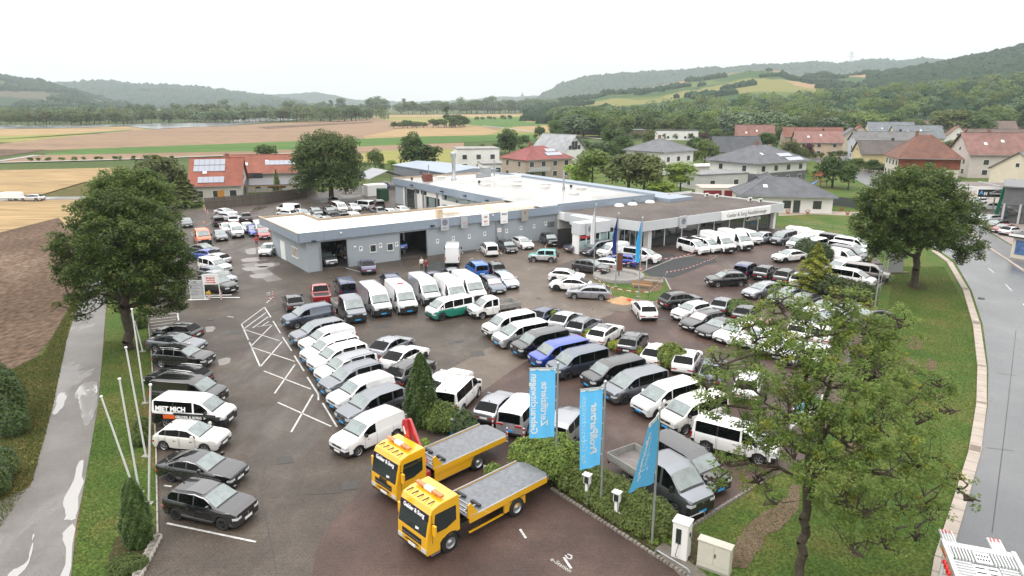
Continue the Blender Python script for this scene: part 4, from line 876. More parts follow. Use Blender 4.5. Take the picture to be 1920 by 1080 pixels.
# rear blue strip roof and grey annex
AN=empty('rear_annex',fw(60.3,-3),TH,label='long low blue roofed annex along the back of the workshop hall',cat='annex')
bbox('wall',wallg,AN,.2,5.6,0,51,0,4.2);bbox('roof',fasc,AN,.05,5.9,-.2,51.5,4.202,4.75)
AX=empty('grey_hall',fw(52,56),TH,label='windowless grey storage hall with blue metal roof behind the workshop',cat='hall')
bbox('wall',mat('dark_grey_wall',(.17,.18,.20),rough=.6,var=.1,vscale=.4),AX,0,14,0,27,0,4.7);MB().prism([(-.3,4.702),(14.3,4.702),(14.3,4.9),(7,5.6),(-.3,4.9)],-.3,27.3,'y').build('roof',fasc,AX)
MB().prism([(12,4.0),(12.6,4.0),(12.5,4.2),(12.1,4.2)],-.35,0,'x').build('wall_lamp',trim,AX)
# showroom
SB=empty('showroom',fw(40,-14),TH,label='glass fronted showroom with gravel roof and long white name sign',cat='showroom')
# local: x along u from 40, y along v from -14
MB().prism([(2.0,-1.0),(34.5,-1.0),(33.5,17.3),(-1.2,17.3),(-1.0,13.7),(-.9,12.0)],3.0,4.15,'z').build('roof',whitep,SB)
MB().prism([(2.3,-.8),(34.2,-.8),(33.2,17.0),(3.3,17.0),(3.3,13.6),(-.6,13.6)],4.152,4.2,'z').build('gravel_roof',gravelroof,SB)
capw=mat('white_trim',(.54,.56,.58),rough=.4)
fascia(SB,(2.0,-1.06),(34.6,-1.06),2.95,4.3,m=capw,seg=4);fascia(SB,(-1.0,12.2),(2.0,-1.06),2.95,4.3,m=capw,seg=3.4);fascia(SB,(34.6,-1.0),(33.6,17.3),2.95,4.3,m=capw,seg=4);fascia(SB,(33.5,17.4),(19.9,17.4),4.0,4.55,m=capw,seg=4);fascia(SB,(19.9,13.9),(19.9,17.4),4.2,5.3,m=fasc,seg=4)
# glass fronts with mullions, per pane
def glazing(a,b,n,z0,z1,parent,pm=whitep,mull=.10,skip=()):
 a=Vector(a);b=Vector(b);d=b-a;L=d.length;ang=math.atan2(d.y,d.x)
 for k in range(n+1):
  o=bbox('mullion',pm,parent,-mull/2,mull/2,-.08,.08,z0,z1,loc=(a.x+d.x*k/n,a.y+d.y*k/n,0));o.rotation_euler=(0,0,ang)
 for k in range(n):
  if k in skip:continue
  o=bbox('pane',shopgl,parent,mull/2,L/n-mull/2,-.02,.02,z0+.1,z1-.02,loc=(a.x+d.x*k/n,a.y+d.y*k/n,0));o.rotation_euler=(0,0,ang)
glazing((4.6,.6),(33.6,.3),8,0.05,2.95,SB,mull=.16);glazing((33.6,.3),(33.2,13),4,0,2.95,SB)
glazing((1.2,3.8),(4.6,.6),6,0,2.95,SB,mull=.07);glazing((-1.8,6.2),(1.2,3.8),3,0,2.95,SB);
bbox('pier',whitep,SB,4.2,4.9,-.1,.8,0,2.95);bbox('pier',whitep,SB,33.3,33.9,-.3,.4,0,2.95)
bbox('interior_wall',mat('showroom_back',(.13,.11,.10),rough=.7,var=.5,vscale=.6),SB,3,33,7.5,7.7,0,2.95);bbox('floor',mat('showroom_floor',(.3,.29,.28),rough=.2),SB,1,33.2,1.5,7.5,.06,.08)
bbox('wall',wallg,SB,-.9,-.6,13.7,14.0,0,3);bbox('wall',wallw,SB,-1.0,33,13.6,13.9,0,3)
# entrance box with emblem
bbox('entrance_canopy',capw,SB,-6.2,-.6,2.6,4.4,2.75,4.35,bevel=.03);bbox('entrance_canopy',capw,SB,-2.2,-.5,4.42,9.6,2.9,4.3,bevel=.03)
s=bbox('brand_sign',signg,SB,-5.2,-3.8,2.35,2.57,2.6,4.3,bevel=.02)
emblem_vw(s,-4.5,2.345,3.5,.42,vwb,signg)
e=bbox('entrance_frame',whitep,SB,-6.1,-6.0,2.8,4.3,0,2.74)
for x in(-6.1,-4.9,-3.7,-2.4,-1.0):bbox('mullion',whitep,SB,x,x+.12,2.8,2.92,0,2.74)
for x in(-6.0,-4.78,-3.58):bbox('pane',mat('pale_glass',(.30,.42,.42),rough=.08,coat=.6),SB,x,x+1.08,2.84,2.87,.1,1.9)
bbox('pane',M['pale_glass'],SB,-2.28,-1.0,2.84,2.87,.1,2.6);s=bbox('notice',redt,SB,-5.9,-4.2,2.74,2.8,2.25,2.6)
s=bbox('poster',mat('poster_mint',(.30,.48,.44),rough=.4),SB,-1.0,.6,2.2,2.3,.3,2.7);emblem_vw(s,-.2,2.19,2.0,.42,vwb,signw)
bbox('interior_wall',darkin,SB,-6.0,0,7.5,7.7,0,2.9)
s=bbox('brand_sign',signg,SB,9.2,10.6,-1.45,-1.2,2.7,4.45,bevel=.02);emblem_vw(s,9.9,-1.46,3.7,.44,vwb,signg)
s=bbox('name_sign',signw,SB,18.6,30.6,-1.42,-1.15,2.95,4.25,bevel=.02);text('lettering','Gelder & Sorg Nutzfahrzeuge',.82,tk,s,(24.6,-1.43,3.55),(R(90),0,0),ext=.006)
text('lettering','California',1.0,tw,SB,(28.5,.22,2.2),(R(90),0,0),ext=.006,bold=.03);text('lettering','freedriver',.38,mat('blue_print',(.03,.2,.7)),SB,(28.6,.22,1.35),(R(90),0,0),ext=.006)
for x,y in((10.6,12.6),(13.4,12.4),(17.6,12.6)):
 mb=MB();mb.lathe([(.85,0),(.8,.16),(.6,.34),(.28,.42),(.01,.44)],14,c=(x,y,4.2));mb.build('dome_skylight',mat('acrylic_dome',(.72,.70,.66),rough=.2,coat=.4),SB)
for x,y in((24.8,15.2),(30.0,11.2),(30.4,9.4),(31.2,3.2),(31.5,1.4)):
 a_=bbox('air_conditioner',mat('ac_cream',(.62,.60,.56),rough=.5),SB,x,x+.85,y,y+.35,4.35,4.95,bevel=.02)
 mb=MB();mb.lathe([(.001,-.01),(.22,-.01),(.22,.0)],14,c=(x+.32,y-.005,4.65),axis='y');mb.build('fan',trim,a_);bbox('bracket',steel,a_,x+.05,x+.8,y+.1,y+.2,4.2,4.35)
bbox('roof_vent',steel,SB,14.5,14.9,13.0,13.4,4.2,4.9)
# houses
def cmat(c,n='wall'):
 k='c_%s_%.2f_%.2f_%.2f'%(n,*c);return mat(k,c,rough=.85,var=.12,vscale=.4)
def rmat(c):
 k='roof_%.2f_%.2f_%.2f'%c
 if k in M:return M[k]
 m=mat(k,c,rough=.75,var=.35,vscale=.5);nt=m.node_tree;b=nt.nodes['Principled BSDF']
 w1=nt.nodes.new('ShaderNodeTexWave');w1.bands_direction='Z';w1.inputs['Scale'].default_value=1.6;w1.inputs['Distortion'].default_value=.3
 t=nt.nodes.new('ShaderNodeTexCoord');nt.links.new(t.outputs['Object'],w1.inputs['Vector']);bp=nt.nodes.new('ShaderNodeBump');bp.inputs['Strength'].default_value=.8;bp.inputs['Distance'].default_value=.08
 nt.links.new(w1.outputs['Fac'],bp.inputs['Height']);nt.links.new(bp.outputs['Normal'],b.inputs['Normal']);return m
wing=mat('house_window',(.04,.045,.05),rough=.1,coat=.4);solar=mat('solar_panel',(.18,.20,.26),rough=.12,coat=1.0)
def house(label,px,py,Wd,Dp,rz,eave,ridge_,roof='gable',wc=(.6,.58,.52),rc=(.25,.10,.08),over=.5,wins=(3,1),rows=None,chim=True,lights=0,solars=None,name='house',cat='house',fr=whitep,z=None,dy=0,shut=None,half=0.0,base=None,hipx=None,side=2):
 """px,py = centre of the ground outline. local x = along the ridge, front = -y"""
 p=at(px,py)if z is None else at(px,py,z);p.z=0;p.y+=dy
 H=empty(name,p,R(rz),label=label,cat=cat);hw,hd=Wd/2,Dp/2;wm=cmat(wc);rm=rmat(rc)
 mb=MB()
 if roof=='gable':
  mb.prism([(-hd,0),(hd,0),(hd,eave),(0,ridge_-.15),(-hd,eave)],-hw,hw,'x')
 else:mb.box(-hw,hw,-hd,hd,0,eave)
 mb.build('wall',wm,H)
 th=.16;o=over
 if roof=='gable':
  sl=(ridge_-eave)/hd
  for sg in(-1,1):
   mb=MB();y0=sg*(hd+o);z0=eave-sl*o
   mb.prism([(y0,z0),(0,ridge_),(0,ridge_+th),(y0,z0+th)]if sg<0 else[(0,ridge_),(y0,z0),(y0,z0+th),(0,ridge_+th)],-hw-o,hw+o,'x');r_=mb.build('roof',rm,H)
   if sg<0:R0=r_
  MB().box(-hw-o-.02,hw+o+.02,-.12,.12,ridge_+th-.05,ridge_+th+.08).build('ridge_cap',rm,H)
 elif roof=='hip':
  rx=hw-hd if hipx is None else hipx;rx=max(rx,.01);a,b=hw+o,hd+o;mb=MB();ze=eave
  mb.add([(-a,-b,ze),(a,-b,ze),(a,b,ze),(-a,b,ze),(-a,-b,ze+.15),(a,-b,ze+.15),(a,b,ze+.15),(-a,b,ze+.15),(-rx,0,ridge_),(rx,0,ridge_)],[(3,2,1,0),(0,1,5,4),(1,2,6,5),(2,3,7,6),(3,0,4,7),(4,5,9,8),(5,6,9),(6,7,8,9),(7,4,8)]);R0=mb.build('roof',rm,H)
  capm=cmat(tuple(min(1,q*1.5)for q in rc),'cap')
  mb=MB()
  for e in((-a,-b),(a,-b),(a,b),(-a,b)):mb.tube((e[0],e[1],ze+.17),(math.copysign(rx,e[0]),0,ridge_+.03),.09,n=5)
  mb.build('hip_cap',capm,H)
 else:
  R0=MB().box(-hw-.15,hw+.15,-hd-.15,hd+.15,eave,eave+.3).build('roof',rm,H)
 if roof in('gable','hip'):
  for yy in(-1,1):MB().box(-hw-o,hw+o,min(yy*(hd+o),yy*(hd+o+.12)),max(yy*(hd+o),yy*(hd+o+.12)),eave-(sl*o if roof=='gable' else 0)-.02,eave-(sl*o if roof=='gable' else 0)+.1).build('gutter',steel,H)
 nr=rows or max(1,int(eave/2.7))
 for r in range(nr):
  zb=.9+r*2.75
  for face,n,L in((-1,wins[0],hw),(1,wins[0],hw)):
   for k in range(n):
    x=-L+2*L*(k+.5)/n;w_=.68;y=face*hd;lo,hi=min(y,y+face*.05),max(y,y+face*.05)
    f=MB().box(x-w_-.08,x+w_+.08,lo,hi,zb-.08,zb+1.43).build('window',fr,H);lo,hi=min(y+face*.04,y+face*.07),max(y+face*.04,y+face*.07);MB().box(x-w_,x+w_,lo,hi,zb,zb+1.35).build('pane',wing,f)
  for face in(-1,1):
   for k in range(wins[1]):
    y=-hd+2*hd*(k+.5)/wins[1];w_=.6;x=face*hw;lo,hi=min(x,x+face*.05),max(x,x+face*.05)
    f=MB().box(lo,hi,y-w_-.08,y+w_+.08,zb-.08,zb+1.43).build('window',fr,H);lo,hi=min(x+face*.04,x+face*.07),max(x+face*.04,x+face*.07);MB().box(lo,hi,y-w_,y+w_,zb,zb+1.35).build('pane',wing,f)
 if roof=='gable' and wins[1]:
  for face in(-1,1):
   x=face*hw;lo,hi=min(x,x+face*.05),max(x,x+face*.05);f=MB().box(lo,hi,-.5,.5,eave+.4,eave+1.5).build('window',fr,H);lo,hi=min(x+face*.04,x+face*.07),max(x+face*.04,x+face*.07);MB().box(lo,hi,-.42,.42,eave+.48,eave+1.42).build('pane',wing,f)
 if base:MB().box(-hw-.03,hw+.03,-hd-.03,hd+.03,0,half).build('base_storey',cmat(base),H)
 def onroof(x,f,w_,h_,m,nm,sg=-1,t=.10):
  """f = fraction up the front slope, w wide, h along slope"""
  if roof=='flat':return MB().box(x-w_,x+w_,-h_,h_,eave+.3,eave+.5).build(nm,m,H)
  run=(hd+o);rise=ridge_-(eave-(sl*o if roof=='gable' else-.15));L=math.hypot(run,rise);ang=math.atan2(rise,run)
  y0=sg*run*(1-f);z0=ridge_-rise*(1-f)
  q=MB().box(-w_,w_,-h_/2,h_/2,.12 if roof=='gable' else .02,.12+t if roof=='gable' else .02+t).build(nm,m,H,loc=(x,y0,z0));q.rotation_euler=(-sg*ang,0,0);return q
 for k in range(lights):onroof(-hw*.45+k*hw*.55,.5+.12*(k%2),.4,1.0,mat('roof_window',(.55,.6,.65),rough=.05,coat=1.0),'skylight')
 if chim:
  x=hw*.25 if chim is True else chim;MB().box(x-.35,x+.35,.1,.8,ridge_-1.6,ridge_+1.0).build('chimney',trim if chim is True and rnd.random()<.6 else cmat((.22,.11,.08),'brick'),H)
 if solars:
  for(x0,f0,nx_,ny_)in solars:
   for i in range(nx_):
    for j in range(ny_):onroof(x0+i*1.05,f0+j*1.75/math.hypot(hd+o,ridge_-eave),.5,1.65,solar,'solar_panel',t=.12)
 return H
# red house group far left
h1=house('white house with orange red tiled roof and solar panels behind the wooden fence',415,371,10,11,14,3.6,8.6,rc=(.31,.095,.06),wc=(.55,.50,.46),chim=2,solars=[(-4.0,.62,6,2),(-3.0,.22,5,1)],wins=(3,2),lights=1)
h2=house('long white wing of the red roofed house with a row of dark dormer windows',492,358,17,11,14,4.6,8.2,rc=(.29,.095,.06),wc=(.58,.54,.50),chim=False,solars=[(1.0,.55,7,1)],wins=(6,1),lights=2,dy=3)
MB().box(-6,0,-6.8,-6.6,3.4,4.6).build('dormer_window',wing,h2)
bbox('front_door',mat('orange_door',(.5,.22,.03)),h1,.2,1.5,-5.62,-5.5,0,2.3)
# carport roof and wooden fence (boards grouped as panels)
wood=mat('weathered_wood',(.13,.105,.09),rough=.9,var=.4,vscale=2,bump=.4);fresh_w=mat('fresh_timber',(.50,.27,.10),rough=.7,var=.2,vscale=2)
cp=empty('carport',at(528,366),R(14),label='low carport with dark metal roof and fresh timber frame behind the wooden fence',cat='carport')
MB().prism([(-3,2.6),(3,3.5),(3,3.65),(-3,2.75)],-8,8,'x').build('roof',mat('dark_metal_roof',(.10,.11,.13),rough=.3,metal=.3,var=.2,vscale=.5),cp)
for k in range(7):bbox('post',fresh_w,cp,-7.8+k*2.6-.07,-7.8+k*2.6+.07,-2.9,-2.76,0,2.6)
bbox('beam',fresh_w,cp,-8,8,-2.96,-2.70,2.38,2.6)
def fence(name,label,pts,h,m,seg,cat='fence',post=None,boards=6,gap=.02,z0=.05,group=None):
 root=empty(name,(0,0,0),label=label,cat=cat,group=group);bw=seg/boards
 mb=MB()
 for k in range(boards):mb.box(k*bw+gap,(k+1)*bw-gap/2,-.02+(k%2)*.012,.02+(k%2)*.012,z0,h-.05+.03*(k%2))
 mb.box(0,seg,.03,.07,h*.3,h*.3+.08);mb.box(0,seg,.03,.07,h*.75,h*.75+.08)
 me=mb.mesh('panel',m);pm=MB().box(-.05,.05,-.05,.05,0,h+.05).mesh('post',post or m)
 for a,b in zip(pts,pts[1:]):
  a=Vector(a).to_2d()if len(a)==3 else Vector(a);b=Vector(b).to_2d()if len(b)==3 else Vector(b);d=b-a;n=max(1,round(d.length/seg));ang=math.atan2(d.y,d.x)
  for k in range(n):
   q=a+d*k/n;o=link('panel',me,root,loc=(q.x,q.y,0));o.rotation_euler=(0,0,ang);o.scale=(d.length/n/seg,1,1);o=link('post',pm,root,loc=(q.x,q.y,0))
 return root
fence('wooden_fence','tall weathered board fence below the red roofed house',P_((386,393),(440,388),(500,382),(575,371),(592,360)),2.3,wood,1.6,boards=8)
fence('garden_fence','dark grey panel fence between the bungalow lawn and the side street',P_((1528,381),(1616,392),(1640,398)),1.9,mat('anthracite_panel',(.065,.068,.075),rough=.6),1.9,boards=10)
def chain(name,label,pts,h,seg=2.5):
 root=empty(name,(0,0,0),label=label,cat='fence');pm=MB().tube((0,0,0),(0,0,h),.03,n=6).mesh('post',steel)
 for a,b in zip(pts,pts[1:]):
  d=b-a;n=max(1,round(d.length/seg))
  for k in range(n+1):q=a+d*k/n;link('post',pm,root,loc=(q.x,q.y,0))
  mb=MB();
  for z in(.3,.8,1.3,h-.05):mb.tube((a.x,a.y,z),(b.x,b.y,z),.008,n=4)
  mb.build('wire',steel,root)
chain('wire_fence','thin wire fence on slim posts along the lawn behind the vans',P_((1475,430),(1560,440),(1640,462)),1.6)
# pavilion tent + shed left of the workshop
tn=empty('storage_tent',at(716,352),TH,label='grey topped storage tent with a blue car beneath, left of the workshop',cat='tent');MB().prism([(-5,2.6),(0,4.4),(5,2.6),(5,2.75),(0,4.55),(-5,2.75)],-4,5,'y').build('roof',mat('tent_grey',(.30,.31,.33),rough=.5,var=.2,vscale=.4),tn)
for x,y in((-4.8,-3.8),(4.7,-3.8),(-4.8,4.7),(4.7,4.7)):bbox('post',steel,tn,x,x+.1,y,y+.1,0,2.6)
V('hatch','brightblue',0,0,150,'vivid blue car sheltering under the grey storage tent',pos=tn.location+Vector((0,-1,0)))
wb=tag(MB().box(-2.4,2.4,-1.5,1.5,0,2.5).build('white_container',whitep,None,loc=at(703,366),bevel=.04),'white storage container beside the storage tent','container');wb.rotation_euler=(0,0,TH)
gb_=tag(MB().box(-1,1,-1,1,0,2.6,tx=.05).build('green_skip',mat('skip_green',(.015,.06,.03),rough=.6),None,loc=at(718,376),bevel=.03),'dark green waste container at the workshop corner','waste container');gb_.rotation_euler=(0,0,TH)
# white modern houses behind
house('white cube shaped modern house behind the exhaust stack',893,318,13,10,12,6.6,0,'flat',wc=(.78,.77,.74),rc=(.35,.33,.32),chim=False,wins=(3,1))
house('low white annex with terrace right of the white cube house',938,326,12,9,12,3.2,0,'flat',wc=(.74,.73,.70),rc=(.3,.29,.28),chim=False,wins=(4,1))
h=house('beige house with red hip roof and small solar array',1006,333,15.5,12,33,5.4,8.8,'hip',wc=(.42,.34,.28),rc=(.27,.08,.072),chim=-2,wins=(4,2),solars=[(.6,.35,5,1),(1.6,.62,3,1)])
MB().box(-7.5,-1,-7.8,-6.05,2.5,2.7).box(-7.5,-1,-7.85,-7.75,2.7,3.6).build('balcony',signg,h)
h=house('white house with steep grey gable roof and glazed gable',1048,304,15,12,-48,4.2,9.6,'gable',wc=(.78,.77,.75),rc=(.36,.37,.39),chim=False,wins=(3,2),over=1.0)
for k in range(4):MB().box(7.53,7.6,-3+k*1.5,-1.7+k*1.5,4.8,6.2+(1.4 if k in(1,2)else 0)).build('gable_pane',wing,h)
h=house('white two storey house with grey hip roof',1235,322,14.5,14,40,6.4,10.0,'hip',wc=(.78,.77,.76),rc=(.16,.165,.18),chim=.1,wins=(3,3),over=.9)
house('white low garage with flat roof right of the white hip roofed house',1318,330,14,8,20,2.9,0,'flat',wc=(.66,.62,.56),rc=(.6,.58,.54),chim=False,wins=(0,0))
house('flat white box house far behind the hip roofed ones',1267,262,24,10,-8,5.2,0,'flat',wc=(.76,.75,.73),rc=(.07,.07,.075),chim=False,wins=(5,1),name='box_house',rows=1)
house('low brown field shed with pale roof in the meadow',1110,251,26,8,-6,2.8,0,'flat',wc=(.22,.16,.12),rc=(.5,.46,.42),chim=False,wins=(0,0),name='field_shed',cat='shed');house('second field shed with grey roof in the meadow',1184,254,20,8,-6,3.6,0,'flat',wc=(.2,.16,.13),rc=(.35,.34,.34),chim=False,wins=(0,0),name='field_shed',cat='shed')
house('yellow gabled house with wide faded red roof',1412,272,18,13,-14,3.0,9.8,rc=(.25,.125,.105),wc=(.58,.47,.27),chim=-1.5,lights=2,wins=(3,2))
h=house('large modern house with grey hip roof, solar panels and dark lower storey',1418,341,20,15,33,5.6,9.6,'hip',wc=(.72,.71,.69),rc=(.13,.135,.15),chim=-.6,wins=(4,2),over=1.1,solars=[(2.2,.14,6,1),(1.2,.38,5,1)],base=(.14,.145,.15),half=3.2,rows=2,lights=1)
house('dark grey gabled house behind the large solar roofed one',1375,305,16,11,0,4.5,9.0,rc=(.085,.09,.10),wc=(.3,.3,.31),chim=False,wins=(3,1))
house('low light grey flat building beside the red garage doors',1335,351,14,9,22,3.5,0,'flat',wc=(.48,.48,.47),rc=(.25,.25,.26),chim=False,wins=(2,1),rows=1)
g2=empty('twin_garage',at(1348,374),R(-2),label='white double garage with two dark red doors',cat='garage');bbox('wall',mat('cream_wall',(.66,.62,.56),rough=.7),g2,-4.6,4.6,-2.8,2.8,0,2.8);MB().box(-4.8,4.8,-3.0,3.0,2.8,3.0,tx=.2,ty=.4).build('roof',mat('pinkish_roof',(.45,.38,.34),rough=.5),g2)
for x in(-4.1,.3):bbox('garage_door',mat('garage_red',(.20,.012,.02),rough=.5),g2,x,x+3.8,-2.88,-2.8,.05,2.3)
h=house('white bungalow with grey tiled hip roof and terrace plants',1461,391,16.5,11,-8,3.0,6.2,'hip',wc=(.74,.72,.68),rc=(.12,.125,.14),chim=False,wins=(3,1),over=.7,lights=1,fr=mat('brown_frame',(.10,.03,.025),rough=.5),rows=1)
bbox('terrace_door',wing,h,1.2,2.4,-5.6,-5.5,.1,2.4);MB().prism([(-6.2,3.02),(0,5.2),(6.2,3.02)],-9.5,-2,'y').build('roof',rmat((.12,.125,.14)),empty('x',(0,0,0)))if 0 else None
h3=house('rear wing of the bungalow with ribbed grey roof',1424,380,9,8,58,3.0,5.8,'gable',wc=(.74,.72,.68),rc=(.12,.125,.14),chim=False,wins=(0,1),over=.5)
# flower pots on the terrace
terra=mat('terracotta',(.42,.15,.07),rough=.8);flow=LF['mid']if 'LF' in globals()else None
POTS=[(1477,401),(1514,402),(1524,379),(1551,398),(1542,396),(1578,396),(1589,403),(1527,396)]
# village houses: label, px, py, W, D, rz, eave, ridge, kw
VH=[('peach coloured house with faded pink roof and two skylights',1528,292,17,11,-12,5.6,9.6,dict(rc=(.27,.14,.12),wc=(.52,.40,.29),lights=2,wins=(3,2))),('long low house with brown red roof behind the peach coloured one',1520,272,28,9,-8,4.5,8.6,dict(rc=(.24,.10,.07),wc=(.4,.32,.25),wins=(3,1))),('grey gabled house with beige gable beside the peach house',1592,283,11,12,72,5.0,9.8,dict(rc=(.15,.14,.15),wc=(.48,.43,.36),wins=(2,1),chim=False)),('narrow bright red roofed house between the grey gables',1608,272,9,10,70,5.4,9.6,dict(rc=(.30,.09,.06),wc=(.5,.42,.36),wins=(2,1))),('long pale blue grey house with grey roof and one black chimney',1664,299,26,10,-10,7.0,10.0,dict(rc=(.17,.17,.17),wc=(.50,.53,.56),wins=(3,1))),('yellow house with brown roof below the long pale grey one',1655,312,17,10,-10,4.6,8.2,dict(rc=(.12,.10,.095),wc=(.58,.48,.26),wins=(3,1))),('large slate roofed house with one skylight in the back row',1665,264,24,11,-6,4.0,10.2,dict(rc=(.22,.24,.27),wc=(.55,.52,.45),wins=(3,1),lights=1)),('second slate roofed house with pale yellow gable',1713,275,22,11,-6,4.5,10.0,dict(rc=(.20,.22,.24),wc=(.58,.54,.36),wins=(3,1),lights=2)),('red brown roofed row in the back of the village',1745,252,40,10,-4,4.5,9.0,dict(rc=(.20,.13,.11),wc=(.5,.42,.32),wins=(5,1),chim=-3)),('white gabled house with rusty red roof in the back row',1790,272,14,10,62,4.5,9.6,dict(rc=(.27,.11,.08),wc=(.66,.64,.60),wins=(2,1))),('small house with rusty roof joined to the white gabled one',1822,268,14,9,-6,3.6,7.2,dict(rc=(.24,.10,.08),wc=(.48,.42,.33),wins=(3,1))),('cream gabled barn with brown roof at the back right',1855,256,26,12,-8,4.6,9.6,dict(rc=(.17,.12,.10),wc=(.55,.50,.42),wins=(3,1),lights=2)),('long brown tiled roof behind the big pink gabled house',1885,284,34,12,-4,5.0,9.4,dict(rc=(.15,.11,.095),wc=(.5,.42,.36),wins=(3,1),lights=1)),('big pinkish white gabled house with faded red roof',1852,330,17,13,-8,6.8,12.0,dict(rc=(.25,.13,.11),wc=(.58,.52,.49),wins=(2,2),lights=2,chim=-1.5,over=.7)),('distant orange roofed house at the wood edge',1470,252,9,8,20,3.4,7.0,dict(rc=(.36,.12,.08),wc=(.7,.66,.58),wins=(2,1),chim=False)),]
for lb,px,py,W1,D1,rz,ev,rd,kw in VH:house(lb,px,py,W1,D1,rz,ev,rd,**kw)
h=house('cream house with big mansard like red hip roof and dark shingled storey',1723,333,15,13,-14,5.6,11.8,'hip',rc=(.19,.085,.06),wc=(.60,.56,.47),wins=(4,4),chim=-2,over=.7,hipx=1.5)
MB().box(-7.55,7.6,-6.62,-6.5,2.9,5.6).build('shingled_storey',rmat((.26,.07,.035)),h);f=MB().box(-.7,.7,-6.85,-6.62,3.3,5.1).build('dormer_window',wing,h)
house('cream house with long grey tiled roof and three skylights at the right edge',1925,350,12,12,28,4.6,8.6,'gable',rc=(.19,.18,.18),wc=(.62,.56,.44),wins=(2,1),lights=3,chim=False)
pg=empty('garden_pavilion',at(1680,322),R(-10),label='small garden pavilion with pale grey pyramid roof beside the yellow house',cat='pavilion');mb=MB();mb.add([(-3,-2.5,2.4),(3,-2.5,2.4),(3,2.5,2.4),(-3,2.5,2.4),(0,0,3.6)],[(0,1,4),(1,2,4),(2,3,4),(3,0,4),(3,2,1,0)]);mb.build('roof',rmat((.22,.23,.25)),pg)
for x in(-2.8,2.7):
 for y in(-2.3,2.2):bbox('post',wood,pg,x,x+.12,y,y+.12,0,2.4)
# distant church
ch=empty('church',at(968,199.5),0,label='distant church with red roof and white onion topped tower',cat='church');dch=ch.location.y;k=dch/1290
bbox('tower',cmat((.8,.78,.74)),ch,9*k,13*k,-4,4,0,16*k+8);mb=MB();mb.lathe([(2.6*k,0),(2.8*k,2*k),(1*k,4*k),(.4*k,7*k),(.01,9*k)],10,c=(11*k,0,16*k+8));mb.build('onion_dome',trim,ch)
bbox('nave',cmat((.7,.6,.5)),ch,-12*k,9*k,-8,8,0,6*k+6);MB().prism([(-12*k,6*k+6),(9*k,6*k+6),(8*k,12*k+6),(-10*k,12*k+6)],-9,9,'y').build('roof',rmat((.42,.15,.08)),ch)
# pylon on the ridge
py_=empty('power_pylon',Vector(((1587-960)/F*4000,4150,CAMZ+(195-124)/F*4100)),0,label='faint lattice power pylon on the far right ridge',cat='pylon');mb=MB()
for sx in(-1,1):
 for sy in(-1,1):mb.tube((sx*8,sy*8,-20),(sx*1.5,sy*1.5,64),.7,n=4)
for z,w_ in((35,26),(48,20),(60,12)):mb.tube((-w_,0,z),(w_,0,z),.7,n=4);mb.tube((-w_,0,z),(0,0,z+5),.5,n=4);mb.tube((w_,0,z),(0,0,z+5),.5,n=4)
mb.build('lattice',steel,py_)
# right side dealer across the road
cn=empty('dealer_canopy',at(1832,392),R(-8),label='flat white canopy over display cars across the road',cat='canopy')
MB().box(-9,9,-5,4,4.2,4.9).build('roof_edge',whitep,cn);MB().box(-8.6,8.6,-4.6,3.6,4.901,4.93).build('roof_deck',mat('rusty_deck',(.14,.10,.09),rough=.5,var=.3,vscale=.5),cn)
for x in(-8.5,-2,4,8.6):bbox('column',steel,cn,x-.1,x+.1,-4.8,-4.6,0,4.2)
for x in(-4,1):bbox('roof_rail',signg,cn,x,x+.25,-4.5,3.5,4.931,5.1)
gd=empty('grey_showroom',at(1968,425),R(-35),label='dark grey dealer building with glass front at the right edge',cat='showroom')
bbox('wall',mat('dark_grey_brick',(.13,.135,.14),rough=.8,var=.2,vscale=1),gd,-7,16,0,14,0,6.2);
for k in range(5):bbox('pane',shopgl,gd,-6.5+k*2.3,-4.5+k*2.3,-.06,0,.2,3.2)
for k in range(6):bbox('pilaster',signg,gd,-6.9+k*2.3,-6.6+k*2.3,-.15,0,0,3.4)
bbox('roof',mat('grey_roof',(.16,.165,.17),rough=.6),gd,-7.3,16,-.5,14.3,6.202,6.4)
sg=empty('dealer_sign',at(1851,407),R(-4),label='black dealer sign with blue and white letters AM on steel posts',cat='sign')
zz=4.6;bbox('sign_panel',trim,sg,-3.1,3.1,-.12,.12,zz,zz+1.7);bbox('sign_frame',signw,sg,-3.25,3.25,-.1,.1,zz-.12,zz-.002);bbox('sign_frame',signw,sg,-3.25,3.25,-.1,.1,zz+1.702,zz+1.82);bbox('sign_frame',signw,sg,-3.25,-3.102,-.1,.1,zz,zz+1.7);bbox('sign_frame',signw,sg,3.102,3.25,-.1,.1,zz,zz+1.7)
bbox('post',steel,sg,.8,1.05,-.1,.1,0,zz-.13);text('lettering','A',1.3,mat('light_blue_print',(.12,.4,.75)),sg,(-2.4,-.13,zz+.95),(R(90),0,0),bold=.04);text('lettering','M',1.0,tw,sg,(-1.4,-.13,zz+.7),(R(90),0,0),bold=.04);text('lettering','AUTOMOBILE',.5,tw,sg,(1.1,-.13,zz+.75),(R(90),0,0),bold=.01)
mb=MB();pts_=[(-.6,.95),(.2,1.15),(.9,1.4),(1.7,1.4),(2.4,1.15),(2.8,1.05)]
for a,b in zip(pts_,pts_[1:]):mb.tube((a[0],-.13,zz+a[1]),(b[0],-.13,zz+b[1]),.04,n=4)
mb.build('car_outline',tw,sg);sg.scale=(.76,.8,.8)
